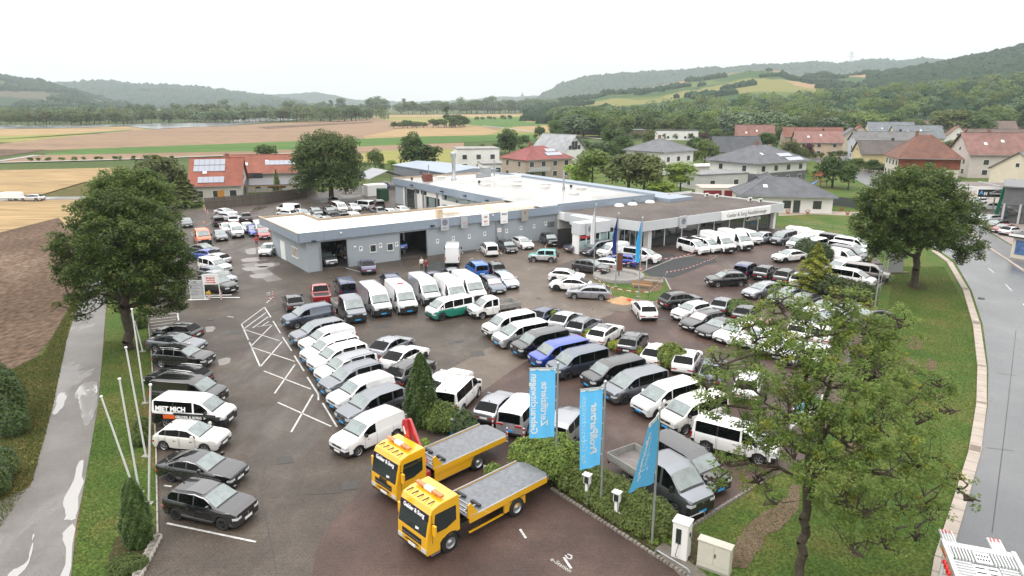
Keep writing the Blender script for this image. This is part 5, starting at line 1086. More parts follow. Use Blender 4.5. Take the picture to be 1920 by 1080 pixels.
# billboard wall at the right edge
bb=empty('billboard_kiosk',at(1935,490),R(-58),label='low display building with blue and red posters beside the pavement',cat='kiosk')
bbox('wall',cmat((.6,.55,.46)),bb,-2.6,8,0,4,0,2.8);bbox('roof',mat('black_roof',(.03,.03,.035),rough=.5),bb,-3,8,-.4,4.3,2.802,3.2);bbox('roof_trim',whitep,bb,-3,8,-.45,-.402,3.0,3.3)
for k,c in enumerate(((.10,.2,.42),(.25,.3,.4),(.5,.06,.05))):bbox('poster',mat('poster_%d'%k,c,rough=.4,var=.6,vscale=2),bb,-2.2+k*2.8,.2+k*2.8,-.05,0,.6,2.5)
# vegetation
def leafmat(name,a,b,rough=.55,trans=.45,spec=.35):
 m=bpy.data.materials.new(name);m.use_nodes=True;nt=m.node_tree;bb=nt.nodes['Principled BSDF'];L=nt.links
 g=nt.nodes.new('ShaderNodeNewGeometry');mx=nt.nodes.new('ShaderNodeMix');mx.data_type='RGBA'
 mx.inputs[6].default_value=(*a,1);mx.inputs[7].default_value=(*b,1);L.new(g.outputs['Random Per Island'],mx.inputs['Factor'])
 oi=nt.nodes.new('ShaderNodeObjectInfo');hs=nt.nodes.new('ShaderNodeHueSaturation');mr=nt.nodes.new('ShaderNodeMapRange')
 mr.inputs['To Min'].default_value=.75;mr.inputs['To Max'].default_value=1.25;L.new(oi.outputs['Random'],mr.inputs['Value']);L.new(mr.outputs['Result'],hs.inputs['Value'])
 L.new(mx.outputs[2],hs.inputs['Color']);L.new(hs.outputs['Color'],bb.inputs['Base Color']);bb.inputs['Roughness'].default_value=rough;bb.inputs['Specular IOR Level'].default_value=spec
 if trans:
  out=nt.nodes['Material Output'];tr=nt.nodes.new('ShaderNodeBsdfTranslucent');L.new(hs.outputs['Color'],tr.inputs['Color']);ms=nt.nodes.new('ShaderNodeMixShader');ms.inputs['Fac'].default_value=trans
  L.new(bb.outputs['BSDF'],ms.inputs[1]);L.new(tr.outputs['BSDF'],ms.inputs[2]);L.new(ms.outputs['Shader'],out.inputs['Surface'])
 return m
bark=mat('bark',(.085,.065,.045),rough=.9,var=.5,vscale=4,bump=.6,bscale=10)
LF=dict(ash=leafmat('leaf_ash',(.12,.19,.045),(.20,.26,.06)),dark=leafmat('leaf_dark',(.058,.110,.028),(.115,.175,.042)),mid=leafmat('leaf_mid',(.115,.180,.042),(.185,.235,.058)),bright=leafmat('leaf_bright',(0.181,0.286,0.042),(0.302,0.387,0.070)),olive=leafmat('leaf_olive',(.095,.125,.032),(.145,.165,.048)),blue=leafmat('leaf_bluegreen',(0.071,0.118,0.054),(0.121,0.168,0.070)),thuja=leafmat('leaf_thuja',(0.024,0.060,0.014),(0.090,0.142,0.028),trans=.1),golden=leafmat('leaf_golden',(0.262,0.286,0.028),(0.443,0.420,0.056)),yellow=leafmat('leaf_yellow',(.17,.20,.03),(.27,.28,.04)),purple=leafmat('leaf_purple',(0.071,0.024,0.028),(0.121,0.041,0.042)),far=leafmat('leaf_far',(.055,.105,.042),(.105,.155,.060),trans=0))
def quads(P,size,rs,up=.5,asp=.55,N=None):
 n=len(P);nn=rs.normal(size=(n,3));nn[:,2]=np.abs(nn[:,2])*(1+up)+up
 if N is not None:nn=nn*.7+N*1.6
 nn/=np.linalg.norm(nn,axis=1,keepdims=True)
 t=rs.normal(size=(n,3));u=np.cross(nn,t);u/=np.linalg.norm(u,axis=1,keepdims=True);v=np.cross(nn,u)
 s=size*rs.uniform(.65,1.3,size=(n,1));a=u*s;b=v*s*asp
 return np.stack([P-a,P-b*1.0,P+a,P+b*1.0],axis=1)
def sph(n,rs):
 d=rs.normal(size=(n,3));return d/np.linalg.norm(d,axis=1,keepdims=True)
def clump_crown(rs,rx,ry,rz,cz,nb,nl,leaf,sub=.38,zpow=1.0,flat=.0,inner=.15):
 """leaves on nb sub-clumps that sit on an ellipsoid"""
 d=sph(nb,rs);d[:,2]=np.where(d[:,2]<-.55,-d[:,2],d[:,2]);rad=rs.uniform(.45,.82,size=(nb,1))
 cc=d*rad*np.array([rx,ry,rz])+np.array([0,0,cz]);sr=sub*rs.uniform(.7,1.25,size=nb)*min(rx,rz)
 k=rs.integers(0,nb,nl);dd=sph(nl,rs);dd[:,2]=np.where(rs.uniform(size=nl)<.65,np.abs(dd[:,2]),dd[:,2])
 r=sr[k][:,None]*rs.uniform(.75,1.05,size=(nl,1));P=cc[k]+dd*r*np.array([1,1,.8])
 return quads(P,leaf,rs,N=dd)
def crown_obj(name,co,mats,mi=None,parent=None,loc=None):
 return link(name,quadmesh(name,co,mats,mi),parent,loc=loc)
def trunk_mb(h,r0,r1=None,lean=(0,0),limbs=0,spread=1,rs=None,top=None):
 mb=MB();p=Vector((0,0,-.1));n=5;r1=r1 or r0*.4
 for k in range(n):
  q=Vector((lean[0]*((k+1)/n)**2,lean[1]*((k+1)/n)**2,h*(k+1)/n));mb.tube(p,q,r0+(r1-r0)*k/n,r0+(r1-r0)*(k+1)/n,n=8,caps=False);p=q
 for k in range(limbs):
  a=2.4*k;z0=h*(.45+.5*k/max(limbs,1));s=Vector((0,0,z0));e=s+Vector((math.cos(a)*spread,math.sin(a)*spread,spread*.9));m=s.lerp(e,.5)+Vector((0,0,spread*.12))
  mb.tube(s,m,r1*.8,r1*.5,n=6,caps=False);mb.tube(m,e,r1*.5,r1*.2,n=5,caps=False)
 return mb
PROTO={}
def proto_tree(key):
 if key in PROTO:return PROTO[key]
 kind,lm,seed=key;rs=np.random.default_rng(seed*17+len(kind))
 if kind=='round':co=clump_crown(rs,4.6,4.6,4.6,4.7,30,2300,.42);tr=trunk_mb(6,.28,.15,limbs=4,spread=2)
 elif kind=='wide':co=clump_crown(rs,6.5,6.0,4.2,4.3,38,2800,.46,sub=.45);tr=trunk_mb(5,.35,.2,limbs=5,spread=3)
 elif kind=='tall':co=clump_crown(rs,3.8,3.8,6.2,6.4,32,2300,.42,sub=.5);tr=trunk_mb(8,.28,.12,limbs=5,spread=2)
 elif kind=='poplar':co=clump_crown(rs,1.7,1.7,7.5,8.4,30,1500,.36,sub=.6);tr=trunk_mb(9,.22,.08)
 elif kind=='bush':co=clump_crown(rs,2.6,2.6,2.0,1.7,16,1000,.30,sub=.5);tr=trunk_mb(1.5,.1,.05,limbs=3,spread=.8)
 elif kind=='birch':
  co=clump_crown(rs,2.7,2.7,5.2,5.3,40,3800,.24,sub=.42);tr=trunk_mb(8,.16,.05,limbs=6,spread=1.5)
 elif kind=='conifer':
  n=2600;t=rs.uniform(0,1,n)**.75;a=rs.uniform(0,6.283,n);lay=np.sin(t*46)*.12
  r=(1-t)*3.0*(rs.uniform(.55,1,n)+lay);P=np.stack([r*np.cos(a),r*np.sin(a),1.0+t*10.5-r*.18],1)
  N=np.stack([np.cos(a),np.sin(a),np.full(n,.5)],1);co=quads(P,.34,rs,N=N);tr=trunk_mb(11,.22,.04)
 rsd=co
 PROTO[key]=(quadmesh('crown',co,[LF[lm]]),tr.mesh('trunk',bark));return PROTO[key]
KH=dict(round=9.6,wide=8.8,tall=12.8,poplar=16,bush=3.8,birch=11,conifer=11.5)
def ptree(kind,lm,loc,H,label,group=None,wid=1.0,seed=None,cat=None,name=None):
 me,tr=proto_tree((kind,lm,seed if seed is not None else rnd.randrange(3)))
 s=H/KH[kind];nm=name or{'bush':'shrub','poplar':'poplar_tree','conifer':'conifer_tree','birch':'birch_tree'}.get(kind,'broadleaf_tree')
 e=empty(nm,loc,rnd.uniform(0,6.28),label=label,cat=cat or('shrub' if kind=='bush' else 'tree'),group=group);e.scale=(s*wid,s*wid,s)
 link('crown',me,e);link('trunk',tr,e);return e
# detailed near trees: limbs reach for tips, every tip carries a rosette of leaves
def big_tree(name,label,base,stems,lobes,ntips,per,leaf,rosette,lm,lm2,f2,seed,r0,tipr=.012,group=None,asp=.4,droop=.25):
 rs=np.random.default_rng(seed);root=empty(name,base,0,label=label,cat='tree',group=group)
 vol=np.array([l[3]*l[4]*l[5]for l in lobes]);k=rs.choice(len(lobes),ntips,p=vol/vol.sum());L_=np.array(lobes)[k]
 d=sph(ntips,rs);rad=rs.uniform(.35,1.0,size=(ntips,1))**.55;T=L_[:,:3]+d*rad*L_[:,3:6]
 mb=MB();nodes=[]
 def limb(a,b,ra,rb,n=5,wob=.25):
  p=Vector(a);a=Vector(a);b=Vector(b)
  for q in range(1,n+1):
   t=q/n;c=a.lerp(b,t)+Vector((rs.normal()*wob,rs.normal()*wob,rs.normal()*wob*.5+(b-a).length*.10*math.sin(math.pi*t)))*(1 if q<n else 0)
   r1=ra+(rb-ra)*(q-1)/n;r2=ra+(rb-ra)*t
   mb.tube(p,c,r1,r2,n=8 if ra>.08 else 5,caps=False);nodes.append((c,r2));p=c
  return p
 forks=[]
 for s0,s1,ra,rb in stems:
  limb(s0,s1,ra,rb,n=7,wob=.10);forks.append(Vector(s1))
 for lo in lobes:
  c=Vector(lo[:3]);cand=[n_ for n_ in nodes if n_[0].z<c.z+1]
  best=min(cand,key=lambda n_:(n_[0]-c).length+abs(n_[0].z-(c.z-lo[5]*.9))*.5)
  limb(best[0],c+Vector((0,0,-lo[5]*.15)),best[1]*.65,.05,n=5,wob=.18)
  for q in range(4):
   dd=Vector(sph(1,rs)[0]);dd.z=abs(dd.z)*.6;e=c+Vector((dd.x*lo[3],dd.y*lo[4],dd.z*lo[5]))*.75;limb(c+Vector((0,0,-lo[5]*.15)),e,.05,.02,n=4,wob=.15)
 N=np.array([tuple(n_[0])for n_ in nodes])
 for i in range(ntips):
  dist=np.linalg.norm(N-T[i],axis=1)+(N[:,2]>T[i,2])*1.0;j=int(dist.argmin());
  if i%2==0 or ntips<900:
   a=Vector(N[j]);b=Vector(T[i]);m=a.lerp(b,.55)+Vector((0,0,.12));mb.tube(a,m,tipr*1.8,tipr,n=3,caps=False);mb.tube(m,b,tipr,tipr*.5,n=3,caps=False)
 mb.build('trunk',bark,root)
 kk=np.repeat(np.arange(ntips),per);n=len(kk);dd=sph(n,rs);rr=rosette*rs.uniform(.15,1,size=(n,1))**.6
 P=T[kk]+dd*rr*np.array([1,1,.75]);P[:,2]-=droop*(rr[:,0]**2)
 co=quads(P,leaf,rs,up=.6,asp=asp);mi=(rs.uniform(size=ntips)<f2).astype(int)[kk]
 crown_obj('crown',co,[LF[lm],LF[lm2]],mi,root);return root
def near_trees():
 b=at(1498,1082);b.z=0;H=12.6
 c=b
 def rel(px,py,Y):
  a=(px-960)/F;q=(py-540)/F;fy=math.cos(PITCH)-q*math.sin(PITCH);fz=-math.sin(PITCH)-q*math.cos(PITCH);t=Y/fy
  return(a*t-c.x,Y-c.y,CAMZ+fz*t-c.z)
 Y0=b.y
 st=[((0,0,0),rel(1512,960,Y0+.2),.20,.17),(rel(1512,960,Y0+.2),rel(1506,640,Y0+.8),.15,.05),(rel(1512,975,Y0+.2),rel(1575,640,Y0+1),.14,.045),(rel(1540,830,Y0+.5),rel(1650,640,Y0+1.5),.09,.035),(rel(1515,900,Y0+.3),rel(1610,860,Y0-1.5),.08,.03)]
 lo=[]
 for px,py,Y,r,rz in[(1350,680,0,1.0,.7),(1335,755,.6,1.0,.6),(1330,720,-.4,.8,.6),(1420,630,1.0,1.5,.9),(1470,580,1,1.2,.9),(1400,720,2,1.4,.9),(1470,680,-.5,1.7,1.0),(1540,620,1,1.7,1.1),(1580,570,.6,1.2,.8),(1620,620,2,1.6,1.0),(1680,610,1,1.2,.8),(1640,700,0,1.7,1.0),(1560,720,-1,1.9,1.0),(1480,780,-1,1.8,1.0),(1420,810,1,1.3,.8),(1370,870,.5,.95,.6),(1340,900,.2,.6,.4),(1420,900,.8,.9,.6),(1700,720,2,1.3,.8),(1760,720,1.5,.9,.6),(1720,790,0,1.2,.7),(1770,770,.5,.8,.4),(1650,800,-1.4,1.7,.9),(1580,820,-1.6,1.7,.9),(1520,870,-2,1.5,.8),(1640,880,-2,1.5,.8),(1720,870,-1,1.4,.7),(1780,890,-.6,1.0,.5),(1810,935,-.6,.6,.35),(1700,950,-1.5,1.2,.7),(1620,960,-2,1.3,.7),(1750,960,-1,.9,.5),(1570,940,-1.5,1.2,.7),(1660,1020,-2,1.0,.6),(1600,1030,-2.2,.9,.5),(1450,940,-.8,.6,.4),(1720,1010,-1.5,.8,.4)]:
  x,y,z=rel(px,py,Y0+Y);lo.append((x,y,max(z,1.2),r*.85,r*.85,rz*1.25))
 big_tree('foreground_tree','airy green ash tree with two bare lower stems beside the white charging cabinet',b,st,lo,1400,34,.08,.28,'ash','yellow',.10,3,.2,tipr=.012,asp=.42)
 b=at(243,655);b.z=0;c=b;Y0=b.y
 st=[((0,0,0),rel(236,560,Y0),.42,.32),(rel(236,560,Y0),rel(225,420,Y0),.28,.08),(rel(236,570,Y0),rel(165,500,Y0),.18,.06),(rel(236,560,Y0),rel(300,480,Y0+1),.18,.06)]
 lo=[]
 for px,py,Y,r,rz in[(225,395,1,2.6,1.8),(180,400,0,2.2,1.6),(270,410,1,2.2,1.7),(150,450,0,2.2,1.5),(120,470,0,1.4,1.0),(210,450,-2,2.6,1.8),(290,450,-1,2.3,1.7),(320,480,0,1.8,1.5),(135,510,1,1.6,1.2),(180,510,-2,2.3,1.5),(240,510,-2.5,2.5,1.7),(300,530,-1,2.1,1.6),(335,520,0,1.3,1.2),(120,560,0,1.1,.8),(160,560,-.5,1.4,1.0),(330,565,0,1.2,.9),(290,570,-1,1.5,1.0),(225,560,2,1.7,1.0),(155,590,0,.8,.6),(200,480,2.5,2.4,1.6),(270,490,2.5,2.4,1.6)]:
  lo.append((*rel(px,py,Y0+Y),r,r,rz))
 big_tree('roadside_tree','large spreading ash tree between the wet lane and the parked cars',b,st,lo,1750,36,.145,.52,'mid','dark',.45,5,.4,tipr=.02)
 b=at(262,545);b.z=0;c=b;Y0=b.y
 st=[((0,0,0),rel(255,480,Y0),.4,.3),(rel(255,480,Y0),rel(240,370,Y0),.28,.08)]
 lo=[(*rel(px,py,Y0+Y),r,r,rz)for px,py,Y,r,rz in[(240,350,0,3.2,2.2),(205,360,0,2.2,1.7),(275,370,0,2.8,2.2),(230,395,-2,3,2),(290,400,0,2.5,1.8),(195,395,0,1.6,1.3),(250,430,0,3,2),(305,425,0,1.5,1.2),(265,345,2,2.4,1.6)]]
 big_tree('roadside_tree','second ash tree standing just behind the large spreading one by the wet lane',b,st,lo,1100,36,.18,.7,'mid','dark',.45,9,.4,tipr=.025)
 b=at(1712,538);b.z=0;c=b;Y0=b.y
 st=[((0,0,0),rel(1722,475,Y0),.42,.34),(rel(1722,475,Y0),rel(1690,400,Y0),.24,.08),(rel(1722,475,Y0),rel(1770,420,Y0),.24,.08)]
 lo=[(*rel(px,py,Y0+Y),r,r,rz)for px,py,Y,r,rz in[(1690,350,0,3.2,2.2),(1730,345,1,3.3,2.2),(1650,380,0,2.6,1.9),(1770,370,0,3,2),(1700,390,-3,3.4,2.2),(1640,420,0,2.6,1.8),(1760,410,-2,3,2),(1800,400,0,2.4,1.8),(1820,420,0,1.7,1.2),(1680,440,-2,3,1.8),(1740,440,-2,3,1.6),(1630,440,0,2,1.2),(1665,470,0,2.0,1.2),(1800,450,0,2.4,1.3),(1830,470,0,1.3,.8),(1810,480,0,1.4,.9),(1700,400,3,3,2),(1640,470,0,1.2,.8)]]
 big_tree('lawn_tree','dense round maple tree on the lawn between the lot and the road',b,st,lo,1750,34,.175,.6,'mid','dark',.4,11,.42,tipr=.025)
near_trees()
# cypress, dwarf pine, shrubs, hedges
def cone_shrub(name,label,loc,H,rr,n,leaf,lm,lm2=None,f2=.2,seed=1,power=.75,cat='shrub',low=.3,lay=0):
 rs=np.random.default_rng(seed);root=empty(name,loc,0,label=label,cat=cat);t=rs.uniform(0,1,n);a=rs.uniform(0,6.283,n)
 prof=np.where(t<low,.75+.25*t/low,((1-t)/(1-low))**power);bumps=1+.10*np.sin(a*5+t*9)+.07*np.sin(a*9-t*17)+lay*np.sin(t*42+np.sin(a*3)*2)+lay*.8*np.sin(a*6+t*30)
 r=rr*prof*bumps*rs.uniform(.8,1.03,n);P=np.stack([r*np.cos(a),r*np.sin(a),.1+t*H],1);N=np.stack([np.cos(a)*.6,np.sin(a)*.6,np.full(n,.9)],1)
 crown_obj('foliage',quads(P,leaf,rs,N=N,asp=.5),[LF[lm],LF[lm2 or lm]],(rs.uniform(size=n)<f2).astype(int),root)
 trunk_mb(H*.85,rr*.12,rr*.05).build('trunk',bark,root);return root
p=at(792,797);cone_shrub('cypress','tall cone shaped dark cypress between the small vans and the white minibus',p,hgt(792,797,664),1.05,15000,.085,'thuja','dark',.3,2,power=.6)
p=at(262,1022);cone_shrub('cypress','narrow dark cypress with rusty tip in the bottom left bed',p,hgt(262,1022,900)*1.0,.68,11000,.06,'thuja','dark',.25,4,power=.45)
p=at(1525,545);cone_shrub('dwarf_pine','yellow green spruce with layered tips among the parked vans',p,hgt(1525,545,458),1.9,6000,.17,'golden','mid',.45,5,power=.9,cat='tree',lay=.22)
def mound(name,label,loc,blobs,n,leaf,lm,lm2=None,f2=.25,seed=1,cat='shrub',group=None,up=.3):
 rs=np.random.default_rng(seed);root=empty(name,loc,0,label=label,cat=cat,group=group);B=np.array(blobs);vol=B[:,3]*B[:,4];k=rs.choice(len(B),n,p=vol/vol.sum())
 d=sph(n,rs);d[:,2]=np.abs(d[:,2])*np.where(rs.uniform(size=n)<.85,1,-.5);bump=1+.12*np.sin(d[:,:1]*9+B[k,:1]*3)*np.cos(d[:,1:2]*8+B[k,1:2])
 P=B[k,:3]+d*B[k,3:6]*rs.uniform(.82,1.04,size=(n,1))*bump;P[:,2]=np.maximum(P[:,2],.04)
 crown_obj('foliage',quads(P,leaf,rs,N=d,up=up),[LF[lm],LF[lm2 or lm]],(rs.uniform(size=n)<f2).astype(int),root)
 mb=MB();
 for b_ in blobs[:6]:mb.tube((b_[0],b_[1],0),(b_[0],b_[1],b_[2]+b_[5]*.3),.05,.02,n=5)
 mb.build('stem',bark,root);return root
def relb(px,py,r,rz,b,z=None):
 q=at(px,py);return(q.x-b.x,q.y-b.y,rz*.55 if z is None else z,r,r,rz)
b=at(832,812);mound('shrub','round clipped green shrub at the foot of the cypress',b,[relb(828,806,1.15,1.2,b),relb(845,808,.95,1.0,b),relb(812,800,.8,.9,b)],9000,.075,'mid','bright',.2,1)
b=at(862,810);mound('juniper','spiky bluish juniper behind the blue charging post',b,[relb(866,812,.9,1.0,b),relb(880,818,.7,.7,b)],4000,.09,'blue','dark',.3,2)
b=at(1030,890);mound('shrub','big round green bush behind the tow truck bed under the first banner',b,[relb(1010,888,1.3,1.5,b),relb(1040,893,1.5,1.6,b),relb(985,880,1.0,1.2,b),relb(1062,897,1.0,1.3,b)],15000,.08,'mid','bright',.3,3)
b=at(925,905);mound('shrub','low flowering bush by the small grey sign next to the tow trucks',b,[relb(925,896,.5,.55,b),relb(940,900,.45,.45,b)],2500,.07,'mid','bright',.4,4)
b=at(800,845);mound('rose_bush','small rose bush with pink bloom beside the red crane',b,[relb(797,845,.35,.5,b)],900,.06,'bright','mid',.4,5)
b=at(1150,960)
hb=[]
for k in range(15):
 t=k/14;x=1078+(1238-1078)*t;y=905+(1000-905)*t;hb.append(relb(x,y,.95+rnd.uniform(-.1,.15),.95+rnd.uniform(-.12,.2),b));
 if k%2:hb.append(relb(x-22,y+8,.7,.7+rnd.uniform(-.1,.1),b))
mound('hedge','long olive green hedge behind the two charging posts',b,hb,42000,.07,'olive','mid',.45,6,cat='hedge')
b=at(1060,915);mound('shrub','dark low shrub at the flagpole foot beside the big round bush',b,[relb(1066,918,.55,.55,b),relb(1085,925,.5,.45,b)],3000,.07,'dark','mid',.4,7)
b=at(1255,1018);mound('ground_plants','low leafy ground plants near the third banner pole',b,[relb(1245,1012,.35,.25,b),relb(1265,1018,.4,.22,b),relb(1225,1018,.3,.2,b)],1500,.06,'mid','bright',.5,8)
b=at(1262,693);mound('juniper','round feathery green shrub among the tail to tail cars',b,[relb(1255,690,1.1,1.3,b),relb(1270,695,.9,1.2,b)],6000,.11,'mid','golden',.15,9)
b=at(1375,588);mound('juniper','feathery shrub between the black hatchbacks',b,[relb(1385,590,1.5,1.0,b),relb(1365,586,1.0,.8,b)],3500,.13,'mid','blue',.4,10)
b=at(1185,664);mound('shrub','yellow green low shrub behind the royal blue minibus',b,[relb(1165,660,.7,.7,b),relb(1192,668,.6,.6,b),relb(1150,655,.5,.5,b)],2500,.09,'golden','bright',.4,11)
b=at(1105,640);mound('shrub','small yellow green shrub behind the black minibus',b,[relb(1105,640,.6,.7,b)],900,.09,'golden','bright',.4,12)
b=at(1040,606);mound('shrub','small green shrub between the white camper bus and the silver crossover',b,[relb(1035,605,.6,.8,b)],900,.09,'bright','mid',.4,13)
b=at(1570,558)
mound('juniper','long grey green juniper hedge right of the dwarf pine',b,[relb(1535+16*k,548+4*k,1.5,1.4,b)for k in range(6)],9000,.14,'blue','olive',.5,14,cat='hedge')
b=at(1515,488);mound('juniper','dark spreading juniper behind the white coupe SUV',b,[relb(1508,478,1.4,1.5,b),relb(1530,488,1.9,1.6,b),relb(1548,490,1.3,1.4,b)],6000,.14,'blue','dark',.4,15)
b=at(1465,536);mound('shrub','small light green shrub between the grey coupe pair',b,[relb(1465,534,.8,.6,b)],900,.12,'mid','bright',.5,16)
b=at(1622,492);mound('shrub','yellow green shrub at the kerb by the bronze minibus',b,[relb(1624,490,.7,.6,b)],900,.12,'golden','bright',.5,17)
b=at(250,1068);mound('shrub','low dark shrub in the bottom left bed',b,[relb(235,1070,.7,.45,b),relb(258,1066,.5,.4,b)],3500,.05,'dark','olive',.5,18)
b=at(265,825);mound('rose_bush','rose bush with pale blooms among the left flagpoles',b,[relb(268,815,.5,.8,b),relb(262,835,.5,.6,b)],2500,.06,'mid','dark',.5,19)
b=at(0,800)
mound('shrub','dark dense shrub at the left picture edge beside the lane',b,[relb(5,800,1.6,2.3,b,1.6),relb(-25,780,1.8,2.6,b,1.8),relb(28,815,.9,1.2,b)],16000,.10,'dark','blue',.4,20)
b=at(0,915);mound('shrub','grey green shrub below the dark one at the left edge',b,[relb(0,900,1.0,1.3,b),relb(-20,930,1.1,1.3,b)],8000,.08,'blue','mid',.4,21)
b=at(262,620);mound('shrub','small green shrub under the large left tree by the kerb',b,[relb(262,614,.8,.9,b)],2500,.09,'dark','mid',.4,22)
# named trees around the buildings
TR=[('conifer','olive',347,388,320,2.0,'broad yellow green conifer hedge beside the red roofed house'),('wide','olive',300,372,292,.9,'thin twiggy brownish tree behind the left roadside trees'),('bush','dark',500,300,268,1,'dark field tree left of the huge round tree'),('conifer','mid',521,368,318,.8,'small green conifer beside the carport'),('tall','dark',776,325,243,1.0,'slender dark tree behind the workshop hall'),('round','dark',800,325,266,1.15,'dark rounded tree right of the slender one behind the workshop hall'),('round','mid',705,330,276,.6,'mid green tree at the right foot of the huge round tree'),('bush','bright',735,318,300,1,'bright bush in front of the brown field'),('birch','mid',1110,355,268,1.15,'green birch left of the willow pair behind the showroom roof'),('bush','bright',1082,350,308,1.3,'light green bush left of the birch'),('round','olive',1178,362,280,1.15,'olive willow in front of the white house with grey hip roof'),('round','olive',1207,364,287,1.0,'second olive willow touching the first one'),('birch','bright',1275,362,295,1.3,'light yellow green birch right of the olive willows'),('bush','bright',1240,368,338,1.5,'light green bush between the willows and the birch'),('round','dark',955,290,238,.8,'tree left of the white gable house'),('bush','dark',980,275,252,1,'dark bush near the field edge'),('round','dark',1012,266,234,.75,'dark tree in the hedge row beyond the white gable house'),('round','dark',1042,262,222,.8,'taller dark tree at the field edge'),('round','mid',1021,224,212,.9,'lone small tree in the meadow'),('wide','dark',1150,290,236,.8,'dark tree group left of the white hip roofed house'),('wide','dark',1165,300,255,.7,'broad dark tree behind the birch'),('wide','mid',1320,312,262,.75,'broad tree right of the white hip roofed house'),('wide','mid',1345,292,256,.6,'second broad tree right of the white house'),('round','olive',1215,278,240,.7,'olive tree behind the white hip roofed house'),('round','dark',1437,298,244,.7,'green tree before the yellow house'),('wide','olive',1483,308,262,.7,'yellowish tree right of the solar roofed house'),('round','purple',1320,268,248,.7,'purple leaved tree near the flat white house'),('round','purple',1512,300,266,.6,'purple leaved tree by the pink roofed house'),('wide','dark',1560,352,290,.85,'dark bushy tree by the side street'),('round','dark',1590,356,303,.7,'companion of the dark bushy tree by the side street'),('conifer','mid',1710,326,291,1.0,'small green tree before the red roofed hip house'),('bush','dark',1845,372,358,1,'dark bush under the canopy edge'),('bush','mid',1505,330,316,1.4,'bush row along the garden street'),('bush','mid',1530,335,320,1.4,'bush beside the playground'),('round','mid',1895,345,315,.4,'tiny tree by the cream gabled house'),('wide','mid',1505,306,275,.6,'round crowned tree right of the solar roof'),]
for kd,lm,px,py,pt,wd,lb in TR:
 p=at(px,py);wd*={'birch':1.5,'round':1.15,'conifer':1.15}.get(kd,1);H=hgt(px,py,pt);ptree(kd,lm,p,H,lb,wid=wd)
# the huge round tree
b=at(622,376);Ht=hgt(622,376,236);rs=np.random.default_rng(21);e=empty('lime_tree',b,0,label='huge round dark green tree behind the parked vans of the yard',cat='tree')
co=np.concatenate([clump_crown(rs,8.6,7.5,Ht*.45,Ht*.53,110,20000,.26,sub=.28),clump_crown(rs,9.2,7.8,Ht*.26,Ht*.26,60,10000,.26,sub=.45)]);crown_obj('crown',co,[LF['dark'],LF['mid']],(rs.uniform(size=30000)<.3).astype(int),e);trunk_mb(8,.6,.3,limbs=7,spread=4).build('trunk',bark,e)
# rows of middle distance trees
def row(px0,px1,y0,y1,top,n,kinds,lms,label,group,wid=(.8,1.3),jy=2):
 for k in range(n):
  t=(k+rnd.uniform(0,.9))/n;px=px0+(px1-px0)*t;py=y0+(y1-y0)*t+rnd.uniform(-jy,jy)*.5;p=at(px,py);tp=top[0]+(top[1]-top[0])*t
  H=hgt(px,py,tp)*rnd.uniform(.72,1.08);ptree(rnd.choice(kinds),rnd.choice(lms),p,max(H,1.5),label,group,wid=rnd.uniform(*wid))
row(738,800,241,240,(222,224),6,['round','wide'],['olive','dark'],'olive tree of the field copse left of the poplar','trees of the field copse',jy=1)
p=at(837,238);ptree('poplar','dark',p,hgt(837,238,194),'single dark poplar rising from the field copse',wid=1.3)
row(810,880,240,238,(222,212),7,['round','bush'],['dark','olive'],'dark tree of the field copse around the poplar','trees of the copse around the poplar',jy=1)
row(885,960,226,224,(218,216),6,['bush'],['dark','olive'],'low bush in the far meadow','bushes in the far meadow',jy=1)
row(1190,1500,262,262,(246,236),16,['wide','round'],['dark','mid','olive'],'garden tree in front of the far wood behind the flat white house','garden trees behind the flat white house')
row(1290,1420,285,290,(258,262),16,['bush','round'],['mid','dark'],'garden shrub behind the grey roofed houses','garden shrubs behind the grey roofed houses')
row(1570,1700,318,326,(296,304),9,['bush','round'],['dark','mid'],'bushy tree in front of the yellow and cream village houses','bushy trees in front of the village houses',wid=(1,1.5))
row(1780,1910,292,284,(262,256),8,['wide','round'],['dark','mid'],'tree between the right hand village roofs','trees between the right hand village roofs',wid=(.8,1.2))
row(1490,1780,300,290,(282,272),16,['bush','round'],['dark','mid','olive'],'village garden tree between the tiled roofs','village garden trees')
row(1560,1900,262,256,(246,238),14,['wide','round'],['dark','mid'],'tree behind the last row of village roofs','trees behind the last village roofs')
row(1085,1175,300,300,(262,262),9,['wide','round'],['dark','blue'],'dark garden tree between the white gable house and the hip roofed house','dark garden trees between the white houses')
row(900,1090,285,290,(268,262),10,['round','bush'],['dark','mid'],'bushy garden tree around the white gable house','garden trees around the white gable house')
row(1195,1560,240,232,(216,188),26,['wide','round','tall'],['dark','mid','olive','far'],'broad tree at the near edge of the big wood','trees at the near edge of the big wood',jy=5)
row(40,330,303,298,(296,292),14,['bush'],['dark','mid'],'low bush along the far field path','bushes along the far field path',jy=1)
